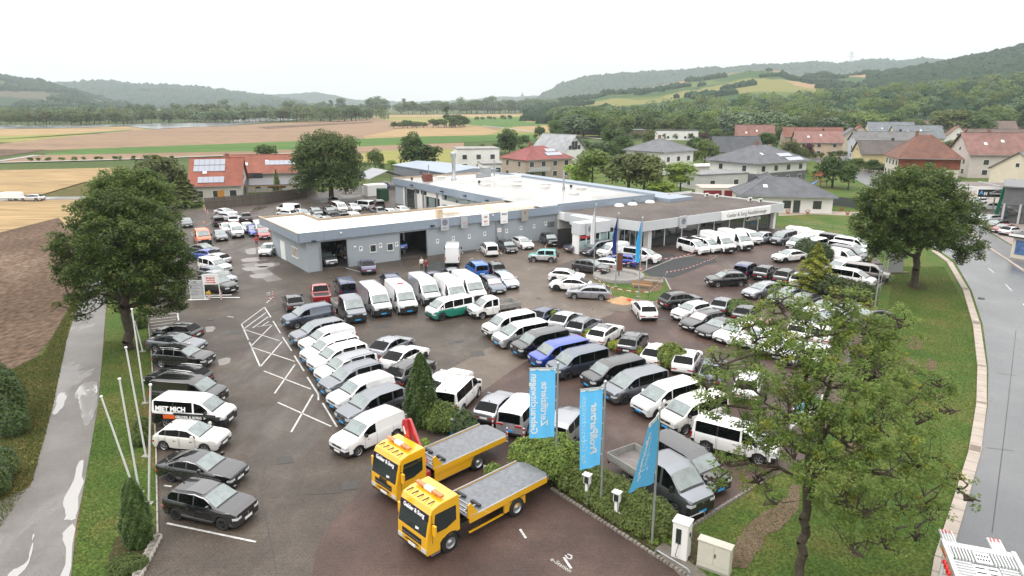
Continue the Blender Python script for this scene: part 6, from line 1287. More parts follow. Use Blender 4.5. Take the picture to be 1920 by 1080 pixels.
# riverside tree belt
row(-60,700,236,224,(210,199),80,['round','wide','tall'],['far','blue','olive','dark'],'rounded tree of the riverside belt beyond the fields','trees of the riverside belt',wid=(.9,1.6),jy=6)
row(-60,700,227,217,(198,188),34,['tall','round'],['far','blue'],'taller tree in the second line of the riverside belt','taller trees of the riverside belt',wid=(.9,1.5),jy=3)
for px,yb,tp in[(262,220,190),(326,219,189),(335,219,192),(622,214,184),(758,212,181)]:ptree('poplar','far',at(px,yb),hgt(px,yb,tp),'slim poplar rising above the riverside tree belt','poplars of the riverside belt',wid=1.4)
for px,yb,tp,wd in[(422,216,184,1),(548,216,186,1),(640,216,182,1.1),(709,214,178,1.6),(695,214,182,1.2),(722,214,184,1.2),(460,216,190,1),(865,212,180,1),(920,212,178,1.3),(608,216,188,.8)]:ptree('tall','far',at(px,yb),hgt(px,yb,tp),'big crowned tree standing out of the distant tree belt','big crowned trees of the distant belt',wid=wd)
row(745,1060,214,212,(190,184),40,['round','wide','tall'],['far','blue','dark'],'tree of the distant belt beyond the poplar copse','trees of the distant belt beyond the copse',wid=(1,1.6),jy=3)
row(1040,1230,232,240,(196,205),26,['round','wide'],['far','dark','mid'],'tree of the wood edge beyond the low sheds','trees of the wood edge beyond the low sheds',wid=(.9,1.4),jy=6)
# the big wood on rising ground to the right
HILLS['wood_slope']=ridge('hill',[(1040,227),(1120,214),(1200,205),(1400,193),(1500,186),(1600,178),(1700,168),(1800,160),(1900,152),(2100,142)],900,480,forestm,12,1.5,nx=160,ny=40)
def on_hill(key,cond,n,kindf):
 vs,nx,ny=HILLS[key];out=[];tries=0
 while len(out)<n and tries<n*40:
  tries+=1;j=rnd.randrange(int(ny*.82));i=rnd.randrange(nx);x,y,z=vs[j*nx+i]
  x+=rnd.uniform(-3,3);y+=rnd.uniform(-6,6)
  if cond(960+F*x/y,j/ny,x,y,z):out.append((x,y,z))
 return out
pts=sorted(on_hill('wood_slope',lambda px,t,x,y,z:1060<px<1960 and y>425,420,None),key=lambda p:p[1])
WOOD=pts[55:];pts=pts[:55]
for x,y,z in pts:
 ptree(rnd.choice(['round','wide','wide','tall']),rnd.choice(['far','dark','mid','olive','dark']),Vector((x,y,z-1)),rnd.uniform(11,18),'tree of the big wood behind the village','trees of the big wood behind the village',wid=rnd.uniform(1,1.45))
# canopy beyond: one mass of low crowns
def canopy(name,key,cond,n,rmin,rmax,lm,seed,seeds=(0,1)):
 rs=np.random.default_rng(seed);pts=np.array(on_hill(key,cond,n,None));bm=bmesh.new();bmesh.ops.create_icosphere(bm,subdivisions=1,radius=1);bv=np.array([v.co[:]for v in bm.verts]);bf=np.array([[v.index for v in f.verts]for f in bm.faces]);bm.free()
 k=len(pts);sc=rs.uniform(rmin,rmax,size=(k,1,1));v=bv[None]*sc*(1+rs.normal(size=(k,len(bv),1))*.16)*np.array([1,1,.95])+pts[:,None,:]+np.array([0,0,rmin*.4])
 tri=v[:,bf].reshape(-1,3,3);me=quadmesh(name,tri,[lm],n=3);o=link(name,me);tag(o,kind='stuff');return o
farl=mat('canopy_green',(.026,.055,.024),rough=.95,spec=.1,var=.5,vscale=.06,world=True)
def nz(x,y,s,o=0):return noise.noise(Vector((x*s,y*s,o)))
canopy('woodland','wood_slope',lambda px,t,x,y,z:y>600,2600,4.5,8,farl,1)
canopy('woodland','mid_right',lambda px,t,x,y,z:(px>1600 and y>1250 and nz(x,y,.006,2)>-.28-(px-1600)*.002)or nz(x*.6,y*1.8,.012,5)>.34,6500,6,11,farl,2)
canopy('woodland','far_right',lambda px,t,x,y,z:t>.3,5000,14,22,farl,3)
canopy('woodland','left',lambda px,t,x,y,z:t>.62 or nz(x,y,.007,1)>.22,4500,8,15,farl,4)
canopy('woodland','far_left',lambda px,t,x,y,z:nz(x,y,.002,1)>-.15,3500,16,26,farl,6)
def crowds(name,pts,hr,lm,seed,nq=150,leaf=.9):
 rs=np.random.default_rng(seed);out=[]
 for x,y,z in pts:
  h=rs.uniform(*hr);r=h*rs.uniform(.36,.5);c=clump_crown(rs,r,r,h*.47,h*.5,9,nq,leaf,sub=.5);out.append(c+np.array([x,y,z-1]))
 co=np.concatenate(out);mi=np.repeat(rs.integers(0,len(lm),len(pts)),nq);o=link(name,quadmesh(name,co,[LF[k]for k in lm],mi));tag(o,kind='stuff')
crowds('woodland',WOOD,(12,19),['far','dark','mid','olive'],31,260)
def belt(px0,px1,y0,y1,n):return[tuple(at(px0+(px1-px0)*rnd.random(),y0+(y1-y0)*rnd.random()))for _ in range(n)]
crowds('woodland',belt(-100,720,231,216,420),(11,19),['far','blue','dark','olive'],32,110,1.3)
crowds('woodland',belt(680,1080,211,207,200),(12,22),['far','blue','dark'],33,110,1.5)
crowds('woodland',belt(1040,1300,228,216,120),(8,13),['far','dark','mid'],34,140,1.1)
# grass blades near the camera
def grass(name,poly,n,h,seed,mats_):
 rs=np.random.default_rng(seed);q=P_(*poly);xs_=[p.x for p in q];ys=[p.y for p in q];out=[]
 X=rs.uniform(min(xs_),max(xs_),n*3);Y=rs.uniform(min(ys),max(ys),n*3);ins=np.zeros(n*3,bool);m=len(q)
 for i in range(m):
  a,b=q[i],q[(i+1)%m];c_=((a.y>Y)!=(b.y>Y))&(X<(b.x-a.x)*(Y-a.y)/(b.y-a.y+1e-9)+a.x);ins^=c_
 X=X[ins][:n];Y=Y[ins][:n];k=len(X);a=rs.uniform(0,6.28,k);hh=h*rs.uniform(.4,1.3,k);w_=h*.35
 b0=np.stack([X,Y,np.full(k,.02)],1);dx=np.stack([np.cos(a)*w_,np.sin(a)*w_,np.zeros(k)],1);tp=b0+np.stack([rs.normal(size=k)*h*.5,rs.normal(size=k)*h*.5,hh],1)
 me=quadmesh(name,np.stack([b0-dx,b0+dx,tp],1),mats_,(rs.uniform(size=k)*len(mats_)).astype(int),n=3);return tag(link(name,me),kind='stuff')
gl=[leafmat('blade_green',(.06,.105,.018),(.10,.14,.03)),leafmat('blade_olive',(.11,.14,.03),(.16,.15,.05))]
grass('grass',[(160,900),(184,760),(196,640),(283,640),(291,780),(296,1005),(255,1085),(132,1085)],60000,.06,1,gl)
grass('grass',[(0,705),(80,665),(140,560),(125,640),(100,760),(62,900),(0,990)],45000,.12,2,[gl[0],gl[1],gl[1]])
grass('grass',[(1300,1000),(1430,908),(1510,862),(1640,665),(1660,590),(1680,500),(1770,500),(1828,600),(1840,690),(1840,760),(1800,940),(1766,1050),(1750,1085),(1400,1085)],150000,.06,3,gl)
# the fleet
ORD=['first','second','third','fourth','fifth','sixth','seventh','eighth','ninth','tenth','eleventh','twelfth']
g='vehicles parked along the kerb on the left of the lot'
V('suv','nearblack',372,910,-18,'black SUV nearest the camera on the left side, by the long white bay line',group=g,sunroof=True,wheels=1,dark=True)
V('sedan','nearblack',366,852,-14,'black saloon with chrome window trim between the black SUV and the white hatchback',group=g,wheels=1)
V('hatch','offwhite',343,794,-8,'off white hatchback beside the white and black rental minibus',group=g)
mm_=V('bus','white',342,741,-7,'white minibus with black lower half and lettering saying MIET MICH',cat='van',group=g,lower='nearblack',plate='w')
V('buscargo','black',333,706,-8,'black panel van with ribbed roof behind the white and black rental minibus',cat='van',group=g)
V('estate','black',348,689,170,'black estate car parked tail outwards just behind the black panel van',group=g,rails=2)
V('suv','black',329,648,-10,'black SUV with chrome window line and roof rails under the flagpoles',group=g,rails=2)
V('sedan','grey',322,626,-12,'dark grey saloon with bright windscreen between the black SUV and black hatchback',group=g)
V('hatch','black',340,607,168,'black hatchback parked tail outwards next to the hatched bay on the left',group=g)
g='vehicles parked beside the big left tree'
V('caddy','black',398,515,-27,'black small van with white door lettering beside the red and white sign',cat='van',group=g)
V('hatch','midgrey',405,507,-28,'silver grey hatchback squeezed between the black lettered van and the grey crossover',group=g)
V('minisuv','grey',395,499,-30,'dark grey crossover parked between the white kombi and the black lettered van',group=g)
V('kombi','white',394,482,-32,'white windowed small van with black front bumper in the row by the left tree',cat='van',group=g,rails=0)
V('estate','silver',408,475,150,'silver estate car parked tail outwards behind the white windowed small van',group=g)
V('hatch','blue',387,467,-205,'bright blue hatchback parked nose to the left tree',group=g)
V('sedan','black',378,457,-25,'black saloon in front of the orange pickup truck',group=g)
g='vehicles in the block behind the orange pickup truck'
V('craftercab','orange',377,428,-58,'orange double cab dropside truck parked by the far left corner',cat='truck',group=g,detail=True)
V('hatch','grey',411,431,-60,'dark grey hatchback to the right of the orange truck',group=g)
V('hatch','white',423,418,-60,'white hatchback half hidden behind the white van near the orange truck',group=g)
V('bus','white',440,419,-61,'white van with windows between the dark grey hatchback and the blue estate',cat='van',group=g)
V('estate','blue',473,422,-61,'vivid blue estate car near the corner of the grey garage',group=g)
V('hatch','white',462,417,-61,'white hatchback tucked behind the vivid blue estate car',group=g)
V('hatch','red',491,428,-62,'dark red hatchback half hidden behind the corner of the grey garage',group=g)
V('bus','white',486,414,-62,'white van behind the dark red hatchback at the garage corner',cat='van',group=g)
V('hatch','white',503,456,-85,'white car poking out past the left wall of the grey garage',group=g)
V('sedan','nearblack',348,408,-62,'lone dark saloon left of the orange truck on open ground',group=g)
V('sedan','silver',420,390,-30,'silver coupe at the back of the block beneath the wooden fence',group=g)
V('estate','silver',425,398,-28,'silver estate just in front of the silver coupe below the fence',group=g)
V('caddy','black',408,404,118,'black small van with round white stickers, tail towards the lot',cat='van',group=g)
V('hatch','silver',437,404,112,'silver hatchback seen from behind beside the stickered black van',group=g)
V('suv','nearblack',461,398,112,'dark SUV seen from behind at the right end of the block under the fence',group=g)
g='vehicles in the yard behind the garage wing'
V('buscargo','white',545,381,150,'white panel van by the carport, tail to the right',cat='van',group=g)
V('minisuv','silver',541,393,150,'small silver SUV just below the white panel van by the carport',group=g)
V('estate','silver',566,391,-60,'pale silver estate in the yard, second from the white panel van',group=g)
V('sedan','midgrey',590,388,-60,'mid grey saloon facing the garage roof in the yard',group=g)
V('suv','nearblack',616,387,-60,'dark SUV with bright bonnet left of the white minibus in the yard',group=g)
V('bus','white',634,378,-58,'white minibus with dark sunroof in the middle of the yard',cat='van',group=g)
V('hatch','white',662,381,-60,'white hatchback to the right of the white minibus in the yard',group=g)
V('hatch','black',625,369,112,'black hatchback with red tail lights in the shade under the huge tree',group=g)
V('bus','silver',684,375,150,'silver minibus seen from behind near the workshop door',cat='van',group=g)
V('caddy','black',711,374,110,'black small van with white round stickers beside the workshop corner',cat='van',group=g)
V('kombi','nearblack',640,397,125,'dark kombi seen from behind right against the garage parapet',cat='van',group=g)
V('caddy','white',662,397,-60,'white small van roof peeping over the garage parapet',cat='van',group=g)
V('suv','grey',710,388,120,'dark SUV with red flank at the right of the yard',group=g)
V('estate','white',732,391,-60,'white estate beside the dark SUV at the right of the yard',group=g)
V('hatch','white',754,386,-60,'white hatchback last in the yard beside the crates at the workshop',group=g)
V('hatch','midgrey',594,402,-60,'grey hatchback peeping over the notch in the garage roof',group=g)
V('estate','silver',612,405,-60,'silver estate directly behind the notch in the garage roof',group=g)
g='vehicles along the grey garage front'
V('suvcoupe','purple',688,487,108,'violet grey crossover parked nose to the wall between the two open garage doors',group=g,wheels=1,plate='w')
V('crafter','white',848,457,93,'white high roof van backed outwards right of the open garage door',cat='van',group=g)
V('kombi','white',919,455,104,'white small van seen from behind against the grey wall',cat='van',group=g,rails=0)
V('estate','nearblack',949,450,-72,'black estate between the white small van and the white coupe at the wall',group=g)
V('estate','white',977,444,-68,'white sporty estate at the wall beside the man in white',group=g)
V('suv','black',1028,437,-74,'black SUV alone beside the orange plant pot at the wall',group=g)
V('jeep','mint',1026,467,172,'small old green and silver off roader driving across the yard',group=g,lower='silver',plate='w')
g='vehicles parked behind the row of tall vans'
V('kombi','brightblue',897,490,110,'bright blue people carrier seen from behind the row of tall vans',cat='van',group=g,rails=0)
V('suv','nearblack',930,492,108,'black SUV seen from behind next to the bright blue people carrier',group=g)
V('estate','bluegrey',920,518,-70,'slate estate with pink windscreen shade right of the last tall white van',group=g,shade=True)
V('estate','lightblue',945,510,-70,'pale blue saloon with pink windscreen shade at the right end of the van row',group=g,shade=True)
V('hatch','navy',812,509,110,'dark hatchback hidden between the third and fourth tall vans',group=g)
V('hatch','grey',848,503,110,'dark green grey hatchback hidden behind the last two tall vans',group=g)
V('kombi','navy',734,514,110,'dark blue roofed car hidden behind the two leftmost tall vans',group=g,rails=0)
V('bus','navy',648,523,112,'dark blue van seen from behind next to the red pickup',cat='van',group=g)
V('pickup','red',599,532,110,'red double cab pickup with silver load cover',cat='pickup truck',group=g)
V('hatch','nearblack',550,553,115,'black hatchback seen from behind near the red and white bollards',group=g,plate='w')
g='row of tall vans in front of the garage'
V('craftercab','grey',655,553,-62,'dark grey double cab dropside truck at the left end of the tall van row',cat='truck',group=g,plate='b',detail=True)
V('crafter','silver',697,532,-63,'grey high roof van beside the dropside truck, first of the tall vans',cat='van',group=g,plate='b')  # grey van, painted lighter to imitate the sky reflected on it
cr3=V('crafter','white',745,528,-64,'white tall van with an open red roof hatch',cat='van',group=g,plate='b')
V('crafter','silver',789,515,-64,'silver white high roof van in the middle of the tall van row',cat='van',group=g,plate='b')
V('crafter','white',838,518,-64,'white tall van directly behind the green and white electric van',cat='van',group=g,plate='b')
V('crafter','white',872,511,-64,'white tall van at the right end of the row next to the slate estate',cat='van',group=g,plate='b')
V('buzz','white',851,556,-143,'two tone white over jade green electric van facing the row of small vans',cat='van',wheels=1,lower='jade',plate='')
V('buscab','white',918,556,-152,'white double cab dropside truck beside the green and white electric van',cat='truck',plate='w',detail=True)
g='slanted row of small vans beside the hatched markings'
row=[('caddy','bluegrey',590,570,'dark blue grey small van heading the slanted row by the dropside truck',0,-142),('kombi','grey',609,599,'slate kombi, second in the slanted row of small vans',0,-141),('caddy','white',628,612,'white cargo van, third in the slanted row, behind the slate kombi',0,-140),('kombi','white',634,630,'white small van with narrow side window, fourth in the slanted row',0,-140),('kombi','white',649,644,'white small van with dark side window, fifth in the slanted row',0,-139),('kombi','white',665,662,'white kombi with black roof rails and grey roof',1,-139),('kombi','grey',675,681,'grey kombi with roof rails next to the white railed kombi',1,-138),('caddy','white',694,704,'white cargo van between the two grey kombis of the slanted row',0,-137),('kombi','grey',713,728,'dark grey kombi with ribbed roof, last but one in the slanted row',0,-135),('caddy','white',708,773,'large white cargo van nearest the camera at the end of the slanted row',0,-131)]
for k,(kd,c,x,y,lb,rl,hd_)in enumerate(row):
 V(kd,c,x,y,hd_,lb,cat='van',group=g,plate='b' if k<9 else 'w',rails=rl,roof='midgrey' if k==5 else None)
g='minibuses in the slanted row right of the driveway'
row=[('bus','white',968,585,'white camper bus, first of the minibus row beside the dropside bed','w',2,-149),('multi','silver',992,602,'silver and white people carrier, second in the minibus row','b',0,-149),('bus','nearblack',1027,617,'black minibus between the silver carrier and the blue minibus','b',0,-149),('bus','blue',1063,636,'royal blue minibus in the middle of the minibus row','b',0,-150),('bus','bluegrey',1099,652,'slate grey minibus behind the first blue banner','b',1,-150),('bus','nearblack',1166,671,'black minibus behind the middle blue banner','b',0,-151),('multi','grey',1208,692,'dark grey people carrier with chrome side line','b',1,-150),('multi','white',1268,714,'white people carrier facing the third blue banner','b',1,-149),('bus','offwhite',1316,739,'pale grey minibus partly under the foreground tree','b',2,-148)]
for kd,c,x,y,lb,pl,wh,hd_ in row:V(kd,c,x,y,hd_,lb,cat='van',group=g,plate=pl,wheels=wh,roof='white' if c=='silver' else None)
V('bus','white',1360,787,-32,'white minibus facing right behind the leaves of the foreground tree',cat='van',plate='w')
V('bus','nearblack',1272,826,-57,'black minibus parked beside the long bed dropside truck',cat='van',plate='b',wheels=1)
V('craftercab','grey',1250,856,-57,'dark grey dropside truck with long aluminium load bed behind the hedge',cat='truck',plate='b',detail=True)
g='cars parked tail to tail behind the minibus row'
row=[('hatch','navy',1017,578,'dark blue hatchback, first behind the minibus row',60),('suvcoupe','silver',1058,586,'silver crossover with black tail band behind the minibus row',60),('suv','grey',1090,597,'dark grey SUV with red tail lights beside the white estate',58),('estate','white',1130,612,'white estate seen from behind, next to the yellow green shrub',58),('estate','nearblack',1184,628,'black estate with glass roof seen from behind',66),('hatch','white',1231,648,'white hatchback half hidden by the round green shrub',60),('minisuv','white',1287,660,'white compact SUV seen from behind right of the round shrub',66),('suvcoupe','bluegrey',1338,678,'slate hatchback with red light band next to the foreground leaves',68),('suv','white',1403,703,'white SUV roof showing through the foreground tree',66)]
for kd,c,x,y,lb,hd_ in row:V(kd,c,x,y,hd_,lb,group=g,sunroof=lb.startswith(('white estate','black estate')))
g='cars around the cone shaped cypress'
V('suvcoupe','midgrey',727,634,64,'mid grey electric hatchback with red light band, above the cypress',group=g,wheels=1)
V('suvcoupe','white',753,653,62,'white electric hatchback with red light band above the cypress',group=g,wheels=1)
V('suv','nearblack',760,680,62,'black SUV whose tail is hidden by the cypress',group=g)
V('estate','white',829,702,62,'white estate behind the cypress and the white minibus',group=g)
V('bus','white',852,716,72,'white minibus with blackened windows seen from behind by the cypress',cat='van',group=g,rearplate='b')
V('hatch','midgrey',927,744,65,'mid grey hatchback seen from behind above the empty tow truck bed',group=g,plate='w',sunroof=False)
V('multi','silver',973,752,68,'silver people carrier with white roof left of the first blue banner',cat='van',group=g,roof='white',rearplate='b')
V('kombi','midgrey',1058,776,64,'grey kombi seen from behind right of the first blue banner',group=g,rails=0)
g='cars around the round fountain bed'
V('hatch','white',1055,504,-14,'white hatchback facing right in front of the fountain',group=g,wheels=1)
V('suvcoupe','white',1077,520,163,'white coupe styled SUV with black wheels facing left',group=g,wheels=1,dark=True)
V('estate','midgrey',1117,535,168,'long grey estate car beside the heap of sand',group=g,rails=2)
V('suv','nearblack',1100,486,-30,'black SUV with bright headlights facing the fountain',group=g)
V('estate','silver',1140,484,152,'silver estate between the black SUV and the blue estate',group=g)
V('estate','blue',1174,477,150,'dark blue estate next to the white people carrier at the fountain',group=g)
V('multi','white',1193,463,-34,'white people carrier with grey roof beside the fresh asphalt',cat='van',group=g,roof='midgrey',wheels=1)
V('buscargo','white',1157,454,-142,'white panel van with black bumper by the showroom glass',cat='van',group=g)
V('multi','grey',1127,450,-140,'dark grey people carrier facing the yard by the showroom glass',cat='van',group=g)
V('sedan','bluegrey',1084,453,35,'dark blue coupe seen from behind at the showroom entrance',group=g)
V('estate','white',1211,568,93,'white estate standing askew on the paving below the fountain',group=g,plate='w')
V('suv','black',1268,548,22,'black seven seat SUV pointing right above the diagonal rows',group=g)
g='cars in the diagonal row right of the middle driveway'
row=[('minisuv','white',1305,566,'white crossover heading the diagonal row','w',-146),('estate','nearblack',1328,583,'black estate with red windscreen shade in the diagonal row','w',-145),('sedan','nearblack',1354,597,'black saloon between the shaded black estate and the white estate','w',-144),('estate','white',1390,604,'white estate with chrome grille in the diagonal row','w',-142),('hatch','white',1428,614,'white hatchback beside the white estate, half under leaves','w',-142),('hatch','white',1468,628,'white hatchback glimpsed through the top left foliage of the foreground tree','w',-142),('hatch','silver',1505,642,'silver hatchback glimpsed deep behind the foreground foliage','w',-142)]
for kd,c,x,y,lb,pl,hd_ in row:V(kd,c,x,y,hd_,lb,group=g,plate=pl,shade='windscreen shade' in lb)
g='small cars parked tail towards the diagonal row'
V('hatch','grey',1355,559,56,'dark grey hatchback with red lights beside the feathery shrub',group=g)
V('hatch','nearblack',1398,573,56,'black small hatchback partly behind the feathery shrub',group=g)
V('hatch','darkred',1430,598,56,'dark car with red lamp under the yellow leaf tips',group=g)
V('estate','white',1500,604,56,'white estate seen from behind among the yellow leaf tips',group=g)
V('hatch','offwhite',1543,612,56,'pale hatchback roof behind the upper foliage of the foreground tree',group=g)
V('hatch','white',1537,648,56,'white car roof showing between the leaves near the lamp post',group=g)
g='cars facing left in the upper right rows'
V('suv','black',1372,509,-171,'glossy black SUV alone facing left on the red paving',group=g,rails=2)
V('estate','midgrey',1437,529,-147,'mid grey saloon leading the dark coupe trio',group=g,plate='w')
V('sedan','grey',1482,539,-146,'dark grey coupe in the middle of the dark trio',group=g,plate='w')
V('sedan','nearblack',1512,549,-146,'black coupe, last of the dark trio below the dwarf pine',group=g,plate='w')
V('sedan','silver',1553,563,-150,'silver roadster with black roof by the long juniper',group=g)
V('hatch','navy',1554,584,-150,'deep blue hatchback behind the top of the foreground tree',group=g)
V('hatch','silver',1597,569,-150,'silver hatchback roof near the grass edge',group=g)
V('sedan','black',1636,578,-160,'black saloon at the grass edge beside the lamp post',group=g)
V('suvcoupe','white',1486,468,-160,'white coupe SUV alone in the upper aisle',group=g,wheels=1)
g='black cars seen from behind in the upper rows'
V('kombi','navy',1397,492,52,'dark navy kombi seen from behind, left of the three black cars',group=g,rails=0)
V('suv','black',1434,498,52,'black SUV with orange bucket at its bumper',group=g,rails=0)
V('suv','black',1472,505,52,'black SUV seen from behind left of the dwarf pine',group=g,rails=0)
V('minisuv','white',1502,512,52,'white roofed compact car hidden behind the dwarf pine',group=g)
g='vans in front of the showroom'
V('multi','white',1293,447,-62,'white people carrier with black roof behind the barrier tape',cat='van',group=g,roof='glass',wheels=1,plate='')
V('multi','white',1317,444,-62,'white people carrier with black roof next to the tall white vans',cat='van',group=g,roof='glass',plate='')
V('crafter','white',1338,434,-66,'tall white van, left of the pair under the showroom sign',cat='van',group=g)
V('crafter','white',1371,430,-66,'tall white van, right of the pair under the showroom sign',cat='van',group=g)
V('buscargo','white',1398,430,-70,'white van hidden behind the tall white pair',cat='van',group=g)
V('pickup','midgrey',1432,434,-152,'silver grey double cab pickup by the showroom window',cat='pickup truck',group=g)
g='vans packed in the upper right corner'
V('bus','grey',1475,432,-142,'dark grey minibus facing the aisle in the upper right corner',cat='van',group=g)
V('buscargo','white',1507,440,-142,'white van with dark bumper beside the dark grey minibus',cat='van',group=g)
V('multi','silver',1532,446,-142,'silver people carrier beside the grey shrub in the upper corner',cat='van',group=g,roof='white')
V('buscargo','white',1497,425,-40,'white van at the back of the corner next to the lawn',cat='van',group=g)
V('buscargo','white',1526,432,-42,'white van second along the lawn edge',cat='van',group=g)
V('bus','nearblack',1562,438,-44,'dark van third along the lawn edge',cat='van',group=g)
V('bus','white',1590,444,-46,'white van with open door fourth along the lawn edge',cat='van',group=g)
V('bus','white',1580,452,-50,'white minibus between two dark vans at the lawn edge',cat='van',group=g)
V('bus','nearblack',1582,460,-52,'black fronted van at the right end by the kerb',cat='van',group=g)
V('buscargo','white',1568,464,-56,'white panel van in front of the black fronted van',cat='van',group=g)
V('multi','white',1590,486,-155,'white camper with raised black pop top',cat='van',group=g)
V('bus','brown',1615,493,-38,'bronze minibus facing the lawn at the kerb',cat='van',group=g)
V('multi','white',1585,502,-42,'white people carrier with black windows in front of the bronze minibus',cat='van',group=g)
V('hatch','white',1553,521,140,'white car behind the long juniper, left one',group=g)
V('hatch','white',1592,528,140,'white car behind the long juniper, right one',group=g)
g='cars across the road on the right'
V('suv','white',1868,380,150,'white SUV beneath the black and white dealer sign',group=g)
V('estate','silver',1860,402,-160,'silver estate at the roadside below the green flag',group=g)
V('sedan','silver',1838,400,-160,'silver saloon half hidden by the roadside tree',group=g)
V('estate','nearblack',1874,412,-158,'black saloon with silver bonnet across the road',group=g)
V('sedan','darkred',1886,419,-158,'dark car with red tail lamp across the road',group=g)
V('hatch','silver',1895,424,25,'silver hatchback last in the line across the road',group=g)
V('suv','silver',1836,370,-160,'silver SUV under the canopy across the road',group=g)
V('estate','silver',65,364,180,'silver estate car driving on the field road',detail=True)
# lettering on the rental minibus, roof hatch
def side_text(root,s,size,x,z,side,m,ext=.004,bold=0.01):
 y=(.97 if side>0 else-.97)
 return text('lettering',s,size,m,root,(x,y,z),(R(90),0,0 if side<0 else R(180)),ext=ext,bold=bold)
orp=mat('orange_print',(.75,.12,.02),rough=.5)
side_text(mm_,'MIET MICH',.42,-1.0,1.38,-1,tw,bold=.02).rotation_euler=(R(80),0,0)
side_text(mm_,'GELDER & SORG  >',.24,.3,.86,-1,tw)
b_=MB().box(-1.55,-.75,-.975,-.96,.72,.98).build('orange_panel',orp,mm_)
